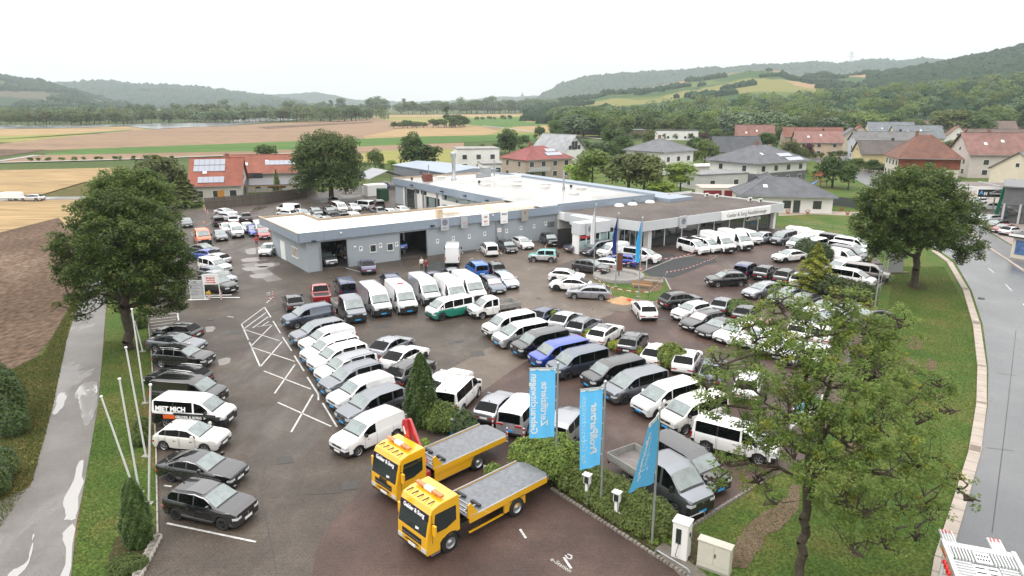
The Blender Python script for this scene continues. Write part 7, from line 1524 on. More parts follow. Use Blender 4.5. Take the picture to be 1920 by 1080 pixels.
# tow trucks
yel=PC['yellow'];redc=mat('crane_red',(.42,.012,.02),rough=.35,coat=.6);bedgrey=mat('scuffed_steel_bed',(.20,.21,.23),rough=.28,metal=.2,var=.3,vscale=5,rvar=.12,bump=.3,bscale=4)
cabgl=mat('cab_glass',(.012,.025,.025),rough=.05,spec=.6,coat=.5);amber=mat('amber_lens',(.62,.16,.03),rough=.25,coat=.6);bann=mat('sunstrip_dark',(.012,.008,.03),rough=.4)
def tow_truck(label,loc,rz,crane):
 T=empty('tow_truck',loc,rz,label=label,cat='tow truck')
 W=1.13
 prof=[(1.32,.42),(1.36,.75),(1.34,1.25),(1.14,2.45),(1.02,2.68),(.60,2.80),(-.42,2.84),(-.55,2.70),(-.57,1.0),(-.57,.9),(-.5,.9)]
 mb=MB();body=[(1.34,.42),(1.38,.72),(1.36,1.28),(1.13,2.42),(1.0,2.68),(.55,2.80),(-.45,2.84),(-.57,2.74),(-.58,.95),(.45,.95),(.62,.78),(.62,.42)]
 ys=[(-W,.93),(-W+.03,.985),(-W+.12,1.0),(W-.12,1.0),(W-.03,.985),(W,.93)]
 n=len(body);vs=[]
 for y,s in ys:vs+=[(.4+(x-.4)*(.96+.04*(s-.93)/.07),y,1.6+(z-1.6)*(.965+.035*(s-.93)/.07))for x,z in body]
 fs=[(k*n+i,k*n+(i+1)%n,(k+1)*n+(i+1)%n,(k+1)*n+i)for k in range(len(ys)-1)for i in range(n)]+[list(range(n))[::-1],[(len(ys)-1)*n+i for i in range(n)]]
 mb.add(vs,fs);mb.build('cab',yel,T,bevel=.03)
 def fx(z):return 1.365-(z-1.28)*(.23/1.14)if z>1.28 else 1.375
 def front(nm,m,y0,y1,z0,z1,off=.02,bev=0):
  mbb=MB();a,b=fx(z0)+off,fx(z1)+off;mbb.add([(a-.05,y0,z0),(a,y0,z0),(a,y1,z0),(a-.05,y1,z0),(b-.05,y0,z1),(b,y0,z1),(b,y1,z1),(b-.05,y1,z1)],[(3,2,1,0),(4,5,6,7),(0,1,5,4),(1,2,6,5),(2,3,7,6),(3,0,4,7)]);return mbb.build(nm,m,T,bevel=bev)
 front('windshield',cabgl,-W+.10,W-.10,1.38,2.36);front('sun_strip',bann,-W+.08,W-.08,2.12,2.42,.03)
 st=text('lettering','Gelder & Sorg',.27,tw,T,(fx(2.27)+.045,0,2.27),(R(90)-.2,0,R(90)),ext=.003,bold=.012)
 front('grille',trim,-.72,.72,.86,1.16,.02);text('lettering','MAN',.13,chrome,T,(fx(1.08)+.03,0,1.04),(R(90),0,R(90)),ext=.003)
 if crane:text('lettering','ADAC',.24,tk,T,(fx(1.27)+.012,0,1.26),(R(84),0,R(90)),ext=.004,bold=.02)
 for k in range(3):front('grille_bar',steel if k==1 else under,-.66,.66,.90+k*.08,.915+k*.08,.035)
 for y0,y1 in((-.75,-.1),(.05,.7)):MB().tube((fx(1.42)+.035,y0,1.40),(fx(1.62)+.035,y1,1.60),.014,n=5).build('wiper',trim,T)
 front('dash_paper',whitep,.25,.5,1.5,1.62,.024);front('bumper_gap',trim,-1.05,1.05,.425,.47,.012)
 front('front_plate',platew,-.26,.26,.50,.62,.03);front('bumper_slot',trim,-.5,.5,.66,.74,.01)
 for s in(-1,1):front('headlight',lampw,min(s*.72,s*1.08),max(s*.72,s*1.08),.56,.76,.02)
 for k in range(5):
  y=-.8+k*.4;MB().box(.62,1.0,y-.02,y+.02,2.79,2.83).build('roof_rib',trim,T)
 bb_=MB().box(.18,.40,-.95,.95,2.90,3.02).build('light_bar',amber,T,bevel=.03);MB().box(.17,.41,-.28,.28,2.895,3.03).build('light_bar_centre',whitep,bb_)
 for y in(-.5,.5):MB().box(.24,.34,y-.04,y+.04,2.8,2.9).build('bracket',trim,bb_)
 for s in(-1,1):
  y=s*(W+.004);MB().prism([(.98,1.42),(.25,1.42),(-.32,1.62),(-.32,2.36),(.86,2.36)],min(y,y+s*.012),max(y,y+s*.012),'y').build('side_window',cabgl,T)
  MB().prism([(1.06,.96),(1.06,2.4),(1.04,2.4),(1.04,.96)],min(y,y+s*.006),max(y,y+s*.006),'y').build('door_seam',trim,T)
  MB().box(1.0,1.12,min(s*1.2,s*1.44),max(s*1.2,s*1.44),1.45,2.0).build('wing_mirror',yel,T,bevel=.03);MB().box(1.02,1.08,min(s*1.1,s*1.25),max(s*1.1,s*1.25),1.95,2.0).build('mirror_arm',trim,T)
  MB().box(.6,1.1,min(s*.9,s*1.1),max(s*.9,s*1.1),.32,.40).build('step',steel,T)
  mb=MB();pts=[(.62*math.cos(a),.5+.62*math.sin(a))for a in np.linspace(0,math.pi,12)];inn=[(.52*math.cos(a),.5+.52*math.sin(a))for a in np.linspace(math.pi,0,12)]
  mb.prism(pts+inn,min(s*.8,s*1.15),max(s*.8,s*1.15),'y');mb.build('wheel_arch',trim,T)
 if True:text('lettering','ADAC',.13,tk,T,(1.15,-W-.012,1.1),(R(90),0,0),ext=.003,bold=.01)
 MB().box(-6.4,1.0,-.42,.42,.62,.90).build('chassis',under,T);MB().box(-.62,-.57,-.95,.95,.9,2.4).build('rear_wall',trim,T)
 for x in(0,-4.2):
  for s in(-1,1):
   yw=s*(.96 if x==0 else .92);e=empty('wheel',(x,yw,.5));e.parent=T
   mb=MB();w_=.14 if x==0 else .26;mb.lathe([(.28,-w_),(.47,-w_),(.5,-w_*.8),(.5,w_*.8),(.47,w_),(.28,w_)],24,axis='y');mb.build('tyre',tyre,e)
   mb=MB();yo=s*w_;mb.lathe([(.29,yo),(.27,yo*.9),(.20,yo*.55),(.12,yo*.6),(.11,yo*1.0),(.005,yo*1.02)],20,axis='y');mb.build('rim',steel,e)
   if x:mb=MB();mb.box(-4.75,-3.65,min(s*.65,s*1.18),max(s*.65,s*1.18),1.02,1.06).build('mudguard',trim,T)
 B=empty('bed',(-.85,0,1.22));B.parent=T
 MB().box(-5.5,-.25,-1.10,1.10,0,.07).build('deck',bedgrey,B);mb=MB();mb.prism([(-5.5,-1.10),(-5.85,-.8),(-5.85,.8),(-5.5,1.10)],0,.06,'z');mb.build('deck_tail',bedgrey,B)
 for s in(-1,1):
  MB().box(-5.5,-.25,min(s*1.102,s*1.18),max(s*1.102,s*1.18),-.18,.12).build('side_rail',yel,B);MB().box(-5.5,-.3,min(s*1.10,s*1.165),max(s*1.10,s*1.165),.122,.15).build('rail_cap',steel,B)
  MB().prism([(-.9,.05),(-.2,.05),(-.2,.75),(-.38,.8)],min(s*1.05,s*1.12),max(s*1.05,s*1.12),'y').build('head_gusset',yel,B)
  MB().box(-1.2,-.4,s*.55-.04,s*.55+.04,.08,.16).build('runner',steel,B);MB().box(-1.3,-1.15,s*.55-.4,s*.55+.25,.10,.2).build('wheel_stop',trim,B)
  MB().box(-6.0,-5.7,s*.8-.03,s*.8+.03,-.35,-.1).build('hook_arm',steel,B)
  bx=MB().box(-4.0,-2.55,min(s*.98,s*1.1),max(s*.98,s*1.1),-.75,-.2)if not crane else MB().box(-3.1,-.3,min(s*.98,s*1.1),max(s*.98,s*1.1),-.75,-.14);bx.build('tool_box',yel,B,bevel=.02)
  MB().box(-2.5 if not crane else-3.1,-.3,min(s*1.0,s*1.08),max(s*1.0,s*1.08),-.78,-.72).build('side_guard',steel if crane else yel,B)
  MB().box(-5.4,-5.25,s*.9-.15,s*.9+.15,-.3,-.2).build('taillight',lampr,B)
 for z in(.25,.5,.75):MB().box(-.26,-.2,-1.04,1.04,z,z+.05).build('headboard_rail',steel,B)
 if crane:
  text('lettering','Im Auftrag des ADAC',.22,tk,B,(-2.6,-1.185,-.03),(R(90),0,0),ext=.003);text('lettering','Tel. 09353 / 790-112',.2,tk,B,(-4.3,-1.185,-.03),(R(90),0,0),ext=.003)
  for k in range(4):MB().box(-.75-.12*k,-.68-.12*k,-1.19,-1.182,-.12,.08).build('hazard_stripe',redt,B)
  for k in range(4):MB().box(-5.45+.16*k,-5.37+.16*k,-1.19,-1.182,-.15,.1).build('hazard_stripe',redt,B)
  K=empty('crane',(-.72,0,1.0));K.parent=T
  MB().box(-.22,.14,-1.0,1.0,-.1,.25).build('crane_base',redc,K,bevel=.02);MB().tube((-.04,.6,.2),(-.04,.6,1.0),.16,.14,n=12).build('crane_column',redc,K)
  MB().prism([(.95,.75),(.72,.62),(-.62,2.55),(-.55,2.8),(-.38,2.82)],-.14,.02,'x').build('crane_boom',redc,K,bevel=.02)
  MB().prism([(.25,.25),(.02,.2),(-.88,2.35),(-.8,2.72),(-.5,2.8),(-.42,2.5)],.03,.19,'x').build('crane_jib',redc,K,bevel=.02);MB().prism([(-.62,1.95),(-.5,2.0),(-.66,2.4),(-.76,2.35)],.19,.20,'x').build('crane_label',whitep,K)
  MB().box(.11,.16,-.2,.1,1.0,1.2).build('valve_block',steel,K)
 return T
fr1,rr1=at(842,1033),at(963,966);d1=(fr1-rr1).normalized();ang=math.atan2(d1.y,d1.x)
off=Vector((math.sin(ang),-math.cos(ang),0))*0.96
tow_truck('yellow flatbed tow truck in front, with grey empty bed and no crane',fr1+off,ang,False)
f2=at(812,938);
tow_truck('yellow flatbed tow truck behind, with a red folding crane behind its cab',fr1+off+Vector((-2.1,4.4,0)),ang+R(1),True)
# banners and poles
polem=mat('pole_aluminium',(.42,.44,.45),rough=.35,metal=.6);fblue=leafmat('banner_blue',(.13,.50,.84),(.13,.50,.84),rough=.6,trans=.4);fpale=mat('banner_pale_print',(.45,.72,.88),rough=.6)
def banner_pole(label,px,pb,pt,w_,h_,az,lines,curl=0,fold=0,flare=(0,0)):
 b=at(px,pb);H=hgt(px,pb,pt);P=empty('banner_pole',b,0,label=label,cat='banner pole');mb=MB();mb.tube((0,0,0),(0,0,H),.06,.045,n=10);mb.lathe([(.09,0),(.1,.06),(.05,.14),(.005,.15)],10,c=(0,0,H));mb.build('pole',polem,P)
 MB().box(-.2,.2,-.2,.2,0,.03).build('base_plate',polem,P)
 A=empty('arm',(0,0,H-.25),az);A.parent=P
 MB().tube((0,0,.05),(w_+.15,0,.05),.03,n=8).build('crossbar',polem,A)
 F_=empty('banner',b+Vector((0,0,H-.25)),az,label=lines[0],cat='banner');
 nx,nz_=14,26;vs=[]
 def S(s,t):
  x=.12+w_*s;y=.05*math.sin(t*5+s*4)*t+curl*t*t*s+fold*.28*math.sin(s*9)*t;z=-.02-h_*t-.5*fold*s*t;fx_=flare[0]*math.cos(az)+flare[1]*math.sin(az);fy_=-flare[0]*math.sin(az)+flare[1]*math.cos(az);q=s*t**1.2;return x+fx_*q,y+fy_*q+.03*math.sin(s*11+t*3),z
 for j in range(nz_):vs+=[S(i/(nx-1),j/(nz_-1))for i in range(nx)]
 mb=MB();mb.cs=True;mb.add(vs,[(j*nx+i,j*nx+i+1,(j+1)*nx+i+1,(j+1)*nx+i)for j in range(nz_-1)for i in range(nx-1)]);mb.build('cloth',fblue,F_)
 mb=MB();mb.box(.1,w_+.1,-.02,.02,-.08,.02).build('white_hem',whitep,F_)
 for k in range(5):
  mb=MB();z=-h_*(k+.3)/5;mb.tube((0,0,z+.08),(.12,.0,z),.012,n=4);mb.build('ring',whitep,F_)
 for(s,tx,size,bold,m_)in lines[1:]:
  cu=bpy.data.curves.new('lettering','FONT');cu.body=tx;cu.size=size;cu.align_x='CENTER';cu.align_y='CENTER';cu.offset=bold;cu.resolution_u=3
  tmp=bpy.data.objects.new('tmp',cu);C.objects.link(tmp);bpy.context.view_layer.update();me=bpy.data.meshes.new_from_object(tmp.evaluated_get(bpy.context.evaluated_depsgraph_get()));bpy.data.objects.remove(tmp)
  bm=bmesh.new();bm.from_mesh(me);bmesh.ops.subdivide_edges(bm,edges=[e for e in bm.edges if e.calc_length()>.3],cuts=2);bm.to_mesh(me);bm.free()
  for v in me.vertices:
   q=S(s-v.co.y/w_,.5-v.co.x/h_);v.co=(q[0],q[1]+.015,q[2])
  me.materials.clear();me.materials.append(m_);link('lettering',me,F_)
 return P
az0=R(180)
banner_pole('tall banner pole left of the round bush, carrying the first blue banner',1042,906,683,1.35,3.9,R(183),['large blue banner with mirrored lettering Zertifizierte Gebrauchtwagen',(.42,'Zertifizierte',.52,.012,tw),(.82,'Gebrauchtwagen',.50,.012,tw)])
banner_pole('tall banner pole in the hedge, carrying the middle blue banner',1126,962,718,1.15,4.1,R(195),['middle blue banner with mirrored lettering ProfiPartner',(.36,'ProfiPartner',.54,.016,tw),(.80,'für Gebrauchtwagen',.42,.0,fpale)],curl=.15)
banner_pole('tall banner pole near the white charging cabinet, carrying the furled blue banner',1222,1022,768,1.15,3.3,R(238),['right blue banner hanging in folds with half hidden lettering',(.45,'Zertifizierte',.36,.0,fpale),(.7,'Gebrauchtwagen',.36,.012,tw)],curl=.1,fold=.35,flare=(-.85,.5))
# bare flagpoles on the left: px bottom, px top at the pole's real base
def pole(label,b,top,r=.055,m=polem,name='flagpole',group=None):
 P=empty(name,b,0,label=label,cat='flagpole',group=group);mb=MB();d=top-b;mb.tube((0,0,0),d,r,r*.8,n=10);mb.build('pole',m,P);mb=MB();mb.tube(d,d+d.normalized()*.06,r*1.5,r*1.3,n=10);mb.build('cap',whitep,P);MB().box(-.22,.22,-.14,.14,0,.08).build('foot',concrete,P);return P
wp=mat('pole_white',(.62,.63,.62),rough=.4)
def seen(px,py,Y):
 a=(px-960)/F;q=(py-540)/F;fy=math.cos(PITCH)-q*math.sin(PITCH);fz=-math.sin(PITCH)-q*math.cos(PITCH);t=Y/fy;return Vector((a*t,Y,CAMZ+fz*t))
for(bx,by),(tx_,ty),lb in[((254,925),(190,744),'strongly leaning bare flagpole, leftmost of the six'),((262,925),(224,711),'bare flagpole beside the strongly leaning one'),((274,857),(236,652),'bare flagpole rising from the rose bed'),((273,757),(247,580),'tall bare flagpole under the left tree'),((268,660),(253,603),'short far flagpole next to the tree trunk'),((279,945),(282,722),'upright bare pole directly at the kerb')]:
 b=at(bx,by);pole(lb,b,seen(tx_,ty,b.y+.1),m=wp)
for px,pb,pt,col,lb,fl in[(1113,517,383,(.78,.78,.80),'flagpole with white flag left of the fountain',1),(1154,538,400,(.015,.03,.20),'flagpole with dark blue flag at the fountain',1),(1197,557,408,(.05,.42,.80),'flagpole with bright blue flag right of the fountain',1)]:
 b=at(px,pb);H=hgt(px,pb,pt);P=pole(lb,b,b+Vector((.05,0,H)),r=.06)
 f=empty('flag',b,0,label=lb.replace('flagpole with ','limp hanging ')+', drooping',cat='flag');mb=MB();mb.cs=True;n=16;vs=[]
 for j in range(n):
  t=j/(n-1);z=H-.3-t*(H*.52);w_=.12+.35*min(1,t*2.2)
  for i in range(7):s=i/6;vs.append((-.04-w_*s,.10*math.sin(s*12+t*2),z-.4*s*(1-t)))
 mb.add(vs,[(j*7+i,j*7+i+1,(j+1)*7+i+1,(j+1)*7+i)for j in range(n-1)for i in range(6)]);mb.build('cloth',mat('flag_%.2f'%col[0],col,rough=.7),f)
for px,pb,pt,lb in[(1870,408,345,'green beach flag left of the two at the dealer forecourt'),(1893,415,350,'green beach flag right of the two at the dealer forecourt')]:
 b=at(px,pb);H=hgt(px,pb,pt);P=pole(lb.replace('beach flag','flagged pole'),b,b+Vector((.6,0,H)));f=empty('flag',b,0,label=lb,cat='flag');mb=MB();mb.prism([(0,.3),(.6,H),(.1,H-.2),(-.7,.4)],-.04,.04,'y');mb.build('cloth',mat('flag_green',(.02,.22,.12),rough=.6),f)
b=at(1882,408);f=empty('flag',b,0,label='red and white feather flag between the green ones',cat='flag');mb=MB();mb.prism([(-.4,.6),(-.1,3.6),(.35,4.0),(.5,3.4),(.2,.7)],-.03,.03,'y');mb.build('cloth',mat('flag_grey',(.25,.25,.3),rough=.6),f);MB().prism([(0.05,3.5),(.1,4.05),(.42,4.1),(.5,3.5)],-.05,.05,'y').build('red_tip',redt,f);MB().tube((.5,0,0),(.5,0,4.0),.03,n=6).build('pole',polem,f)
# street lamps
def lamp(label,px,pb,pt):
 b=at(px,pb);H=hgt(px,pb,pt);L_=empty('lamp_post',b,0,label=label,cat='lamp post');MB().tube((0,0,0),(0,0,H),.07,.05,n=10).build('pole',polem,L_);MB().box(-.55,.15,-.15,.15,H,H+.1).build('lamp_head',trim,L_,bevel=.02)
lamp('lamp post with dark flat head at the kerb by the bronze minibus',1638,592,496);lamp('lamp post rising behind the foreground tree',1584,725,590)
for lb,px,pb,pt in(('slim steel post beside the lawn kerb',1650,547,470),('slim steel post in front of the lawn tree',1676,470,392),('slim steel post at the rear lot edge',1640,470,405)):
 b=at(px,pb);P=empty('steel_post',b,0,label=lb,cat='post');MB().tube((0,0,0),(0,0,hgt(px,pb,pt)),.05,n=8).build('pole',steel,P)
b=at(1677,512);P=empty('info_board',b,R(4),label='plain light grey info board on the lawn with its plinth',cat='board');bbox('board',mat('board_grey',(.36,.37,.38),rough=.4),P,-.95,.95,-.08,.08,.1,2.5);bbox('plinth',mat('brick_plinth',(.16,.11,.08),rough=.9,var=.4,vscale=4),P,-1.5,1.7,-.3,.3,0,.12)
# bollards
stripe_r=mat('bollard_red',(.55,.02,.02),rough=.5)
def bollard(label,px,py,h=.95,lean=0,group='red and white bollards'):
 b=at(px,py);P=empty('bollard',b,0,label=label,cat='bollard',group=group);n=6
 for k in range(n):MB().tube((lean*h*k/n,0,h*k/n),(lean*h*(k+1)/n,0,h*(k+1)/n),.055,n=10).build('band',[whitep,stripe_r][k%2],P)
 MB().tube((lean*h,0,h),(lean*h,0,h+.03),.06,.03,n=10).build('cap',whitep,P)
bollard('red and white bollard right of the price board',415,562);bollard('red and white bollard with a yellow plate near the price board',393,562);bollard('left red and white bollard by the black hatchback',506,565);bollard('right red and white bollard by the black hatchback',512,564)
bollard('red and white bollard left of the silver people carrier',924,808);bollard('red and white bollard behind the silver people carrier',951,829);bollard('red and white bollard nearest the first blue banner',982,830)
s=tag(MB().box(-.22,.22,-.02,.02,0,.3).build('yellow_plate',mat('plate_yellow',(.65,.38,.02)),None),'small yellow plate on the bollard near the price board','plate');s.location=at(393,562)+Vector((0,-.08,.62))
s=tag(MB().box(-.2,.2,-.02,.02,0,.25).build('grey_plate',signg,None),'small grey plate on the left bollard by the black hatchback','plate');s.location=at(506,565)+Vector((-.05,-.08,.72))
for k,(px,py)in enumerate(((390,402),(386,398),(383,394))):bollard('short red and white marker post at the end of the wooden fence',px,py,group='marker posts at the wooden fence')
# price board and direction sign
b=at(372,563);P=empty('price_board',b,R(8),label='leaning grey board printed with many short lines beside the left tree',cat='board');bbox('panel',mat('board_pale',(.50,.51,.52),rough=.4),P,-.68,.68,-.05,.05,.25,2.15);bbox('frame',signw,P,-.74,-.682,-.06,.06,.1,2.2);bbox('frame',signw,P,.682,.74,-.06,.06,.1,2.2)
for k in range(9):bbox('print_line',tk,P,-.55,-.55+.5+.12*(k*7%5),-.056,-.051,1.98-k*.17,2.01-k*.17);bbox('print_line',tk,P,.45,.58,-.056,-.051,1.98-k*.17,2.01-k*.17)
MB().tube((-1.0,-.12,.1),(1.05,-.12,.1),.07,n=8).build('foot_tube',whitep,P)
b=at(398,556);P=empty('service_sign',b,R(6),label='white sign with red lettering Eingang Service and a red arrow',cat='sign');bbox('panel',signw,P,-.78,.78,-.03,.03,1.35,2.35);bbox('post',whitep,P,-.84,-.785,-.05,.05,0,2.4);bbox('post',whitep,P,.785,.86,-.05,.05,0,2.4);bbox('top_rail',whitep,P,-.784,.784,-.05,.05,2.352,2.42)
text('lettering','Eingang',.30,redt,P,(0,-.036,2.08),(R(90),0,0),ext=.003,bold=.008);text('lettering','Service',.30,redt,P,(0,-.036,1.8),(R(90),0,0),ext=.003,bold=.008);MB().add([(-.55,-.036,1.5),(.3,-.036,1.5),(.3,-.036,1.44),(.6,-.036,1.54),(.3,-.036,1.64),(.3,-.036,1.58),(-.55,-.036,1.58)],[(0,1,5,6),(2,3,4)]).build('arrow',redt,P)
s=empty('barrier_pipe',at(410,561),R(-6),label='low white pipe barrier between the price board and the bollards',cat='barrier');MB().tube((-1.6,0,.15),(2.2,.3,.15),.05,n=8).build('pipe',whitep,s);MB().tube((-1.6,.4,.25),(1.0,.9,.25),.04,n=8).build('pipe',whitep,s)
# blue post, little grey sign, charging posts, cabinets, hoops
b=at(850,817);P=empty('blue_pylon',b,R(-8),label='slim bright blue charging post in front of the round shrub',cat='charging post');bbox('post',mat('pylon_blue',(.02,.28,.66),rough=.35),P,-.17,.17,-.12,.12,0,1.15,bevel=.01);bbox('cap',whitep,P,-.175,.175,-.125,.125,1.152,1.19);mb=MB();mb.lathe([(.001,-.01),(.06,-.01),(.06,0)],12,c=(0,-.122,1.0),axis='y');mb.build('emblem',tw,P)
b=at(915,893);P=empty('small_sign',b,R(-30),label='small grey tilted sign beside the low flowering bush',cat='sign');q=bbox('panel',signg,P,-.28,.28,-.02,.02,.35,.62);bbox('post',trim,P,-.02,.02,-.02,.02,0,.35)
def charger(label,px,pb):
 b=at(px,pb);P=empty('charging_post',b,R(-35),label=label,cat='charging post');bbox('post',whitep,P,-.10,.10,-.07,.07,0,1.25,bevel=.01);bbox('box',whitep,P,-.17,.17,-.11,.11,1.25,1.75,bevel=.02);bbox('screen',cabgl,P,-.12,.12,-.13,-.112,1.30,1.66);bbox('roof',whitep,P,-.22,.22,-.22,.14,1.76,1.81,bevel=.01);bbox('meter_box',signw,P,.12,.34,-.08,.08,.35,.75,bevel=.01);MB().tube((.1,-.12,1.3),(.12,-.1,.6),.015,n=5).build('cable',trim,P)
charger('white charging post left of the middle banner pole',1100,947);charger('white charging post right of the middle banner pole',1155,982)
b=at(1276,1044);P=empty('charging_cabinet',b,R(-33),label='tall white fast charging cabinet with black screen and cables',cat='charging cabinet')
bbox('body',mat('cabinet_white',(.78,.77,.75),rough=.35),P,-.36,.36,-.3,.3,.05,1.85,bevel=.03);bbox('front_panel',cabgl,P,-.18,.06,-.325,-.302,.85,1.6);bbox('socket',trim,P,.302+.06,.302+.09,-.1,.06,1.25,1.4);bbox('vent',trim,P,.302+.06,.302+.08,-.1,.1,.12,.16);bbox('lid',mat('cabinet_white',(0,0,0)),P,-.40,.40,-.34,.34,1.853,1.93,bevel=.02);bbox('plinth',concrete,P,-.38,.38,-.32,.32,0,.05)
for a,b2,c in(((.0,-.33,1.0),(-.1,-.5,.3),(-.05,-.33,.15)),((.4,0,1.25),(.55,-.1,.6),(.4,.05,.3))):mb=MB();mb.tube(a,b2,.015,n=5).tube(b2,c,.015,n=5);mb.build('cable',trim,P)
b=at(1338,1068);P=empty('utility_cabinet',b,R(-33),label='wide cream utility cabinet with double doors on the grass',cat='utility cabinet');crm=mat('cabinet_cream',(.56,.53,.46),rough=.6,var=.08,vscale=2)
bbox('body',crm,P,-.72,.72,-.2,.2,.1,1.36,bevel=.01);bbox('roof',crm,P,-.76,.76,-.24,.24,1.362,1.42,bevel=.01);bbox('door',crm,P,-.70,-.008,-.225,-.202,.35,1.32);bbox('door',crm,P,.008,.70,-.225,-.202,.35,1.32);bbox('lower_panel',crm,P,-.70,.70,-.222,-.202,.12,.335);bbox('handle',trim,P,.04,.09,-.245,-.226,.75,.95);bbox('plinth',concrete,P,-.74,.74,-.22,.22,0,.1)
def hoop(label,a,b,h=.45):
 P=empty('hoop_barrier',a,0,label=label,cat='hoop barrier');d=b-a;mb=MB();r=.035;e=d*.06/max(d.length,.1)*2;mb.tube((0,0,0),(0,0,h-.1),r,n=8);mb.tube((0,0,h-.1),(e.x,e.y,h),r,n=8);mb.tube((e.x,e.y,h),(d.x-e.x,d.y-e.y,h),r,n=8);mb.tube((d.x-e.x,d.y-e.y,h),(d.x,d.y,h-.1),r,n=8);mb.tube((d.x,d.y,h-.1),(d.x,d.y,0),r,n=8);mb.build('tube',steel,P)
hoop('steel hoop barrier at the driveway edge below the charging cabinet',at(1228,1046),at(1292,1086));hoop('steel hoop barrier at the nose of the dark dropside truck',at(1281,990),at(1320,973));hoop('short steel hoop at the end of the hedge bed',at(1224,985),at(1230,992))
b=at(1510,795);P=empty('banner_rail',b,R(38),label='low white rail frame with a light blue banner behind the foreground tree',cat='rail');
for z in(.3,.62,.95):bbox('rail',whitep,P,-1.8,1.8,-.04,.04,z,z+.1)
for x in(-1.8,0,1.72):bbox('post',whitep,P,x,x+.08,-.05,.05,0,1.6)
bbox('blue_panel',mat('panel_sky',(.15,.5,.75),rough=.5),P,-1.4,1.2,-.02,.02,1.1,1.6)
# fountain, benches, tape
b=at(1160,521);P=empty('fountain',b,0,label='round low stone fountain basin with a rust brown plate in its centre',cat='fountain');mb=MB();rf=3.05;mb.lathe([(rf,0),(rf,.42),(rf-.1,.5),(rf-.75,.46),(rf-.85,.38),(rf-.9,.05)],40);mb.build('basin',mat('washed_concrete',(.30,.285,.265),rough=.85,var=.4,vscale=6,bump=.5),P);mb=MB();mb.lathe([(rf-.88,.22),(1.2,.26),(.01,.30)],32);mb.build('gravel_bed',mat('gravel_fill',(.27,.26,.245),rough=.9,var=.5,vscale=10,bump=.6),P)
bbox('steel_plate',mat('corten_steel',(.15,.055,.03),rough=.8,var=.35,vscale=3),P,-.38,.38,-.06,.06,.9,3.0);bbox('plate_foot',trim,P,-.05,.05,-.04,.04,.25,.9);bbox('plate_cap',steel,P,-.4,.4,-.08,.08,3.002,3.05)
tpr=mat('tape_red',(.6,.03,.04),rough=.5);tpw=mat('tape_white',(.8,.78,.78),rough=.5)
def tape(label,pts,hs,group='barrier tapes around the fresh asphalt'):
 P=empty('barrier_tape',(0,0,0),label=label,cat='barrier tape',group=group);mr_,mw_=MB(),MB();k=0
 for(a,za),(b,zb)in zip(zip(pts,hs),zip(pts[1:],hs[1:])):
  d=b-a;n=max(2,int(d.length/.45))
  for i in range(n):
   t0,t1=i/n,(i+1)/n;p=a+d*t0;q=a+d*t1;sg=lambda t:-.25*math.sin(math.pi*t)*min(1,d.length/8)
   z0=za+(zb-za)*t0+sg(t0);z1=za+(zb-za)*t1+sg(t1);(mr_ if k%2 else mw_).add([(p.x,p.y,z0-.045),(q.x,q.y,z1-.045),(q.x,q.y,z1+.045),(p.x,p.y,z0+.045)],[(0,1,2,3)]);k+=1
 mr_.build('red_stripes',tpr,P);mw_.build('white_stripes',tpw,P)
q=lambda x,y:at(x,y)
tape('red and white tape from the flagpole past the fountain to the white post',[q(1118,521),q(1162,510),q(1212,498)],[.9,1.0,1.1]);tape('red and white tape from the white post to the people carriers',[q(1212,498),q(1262,492),q(1310,480)],[1.1,.6,.9]);tape('red and white tape along the near edge of the fresh asphalt',[q(1343,485),q(1325,497),q(1248,524)],[.4,.6,.9]);tape('red and white tape sagging across the benches',[q(1248,528),q(1216,556),q(1150,548),q(1115,530)],[1.0,.5,.5,.6])
for lb,px,py,h in(('white post holding barrier tape by the fresh asphalt',1212,505,1.5),('thin stake holding tape beside the benches',1216,560,1.0),('thin stake at the corner of the fresh asphalt',1246,527,1.0)):
 P=empty('tape_post',at(px,py),0,label=lb,cat='post');MB().tube((0,0,0),(0,0,h),.05 if h>1.2 else .02,n=8).build('stake',whitep if h>1.2 else trim,P)
bw=mat('bench_wood',(.36,.20,.09),rough=.6)
for px,py,rz,lb in((1203,541,-22,'wooden park bench in the gravel beside the fountain'),(1225,533,-18,'second pale bench with whitish weathered slats beside the fountain')):
 P=empty('park_bench',at(px,py),R(rz),label=lb,cat='bench')
 for k in range(4):bbox('slat',bw if 'wooden' in lb else concrete,P,-1.1,1.1,-.25+k*.13,-.15+k*.13,.43,.47)
 for k in range(2):bbox('back_slat',bw if 'wooden' in lb else concrete,P,-1.1,1.1,.30,.34,.55+k*.16,.66+k*.16)
 for x in(-.9,.85):bbox('leg',concrete,P,x,x+.08,-.24,.3,0,.43)
b=at(1166,566);rs=np.random.default_rng(3);mb=MB();mb.cs=True;n=28;vs=[(0,0,.62)]
for k in range(1,7):
 for i in range(n):a=6.2832*i/n;r=k/6*(1.35+.2*math.sin(a*3)+.1*math.sin(a*7));vs.append((r*math.cos(a)*1.25,r*math.sin(a),max(0,.62*(1-k/6)**1.1+rs.normal()*.012*(k<6))))
mb.add(vs,[(0,1+i,1+(i+1)%n)for i in range(n)]+[(1+(k-1)*n+i,1+k*n+i,1+k*n+(i+1)%n,1+(k-1)*n+(i+1)%n)for k in range(1,6)for i in range(n)]);o=mb.build('sand_heap',mat('sand',(.46,.29,.15),rough=.95,var=.2,vscale=3,bump=.5),None,loc=b);tag(o,'heap of orange sand at the corner of the fountain bed','sand heap')
buck=mat('bucket_orange',(.75,.08,.02),rough=.4)
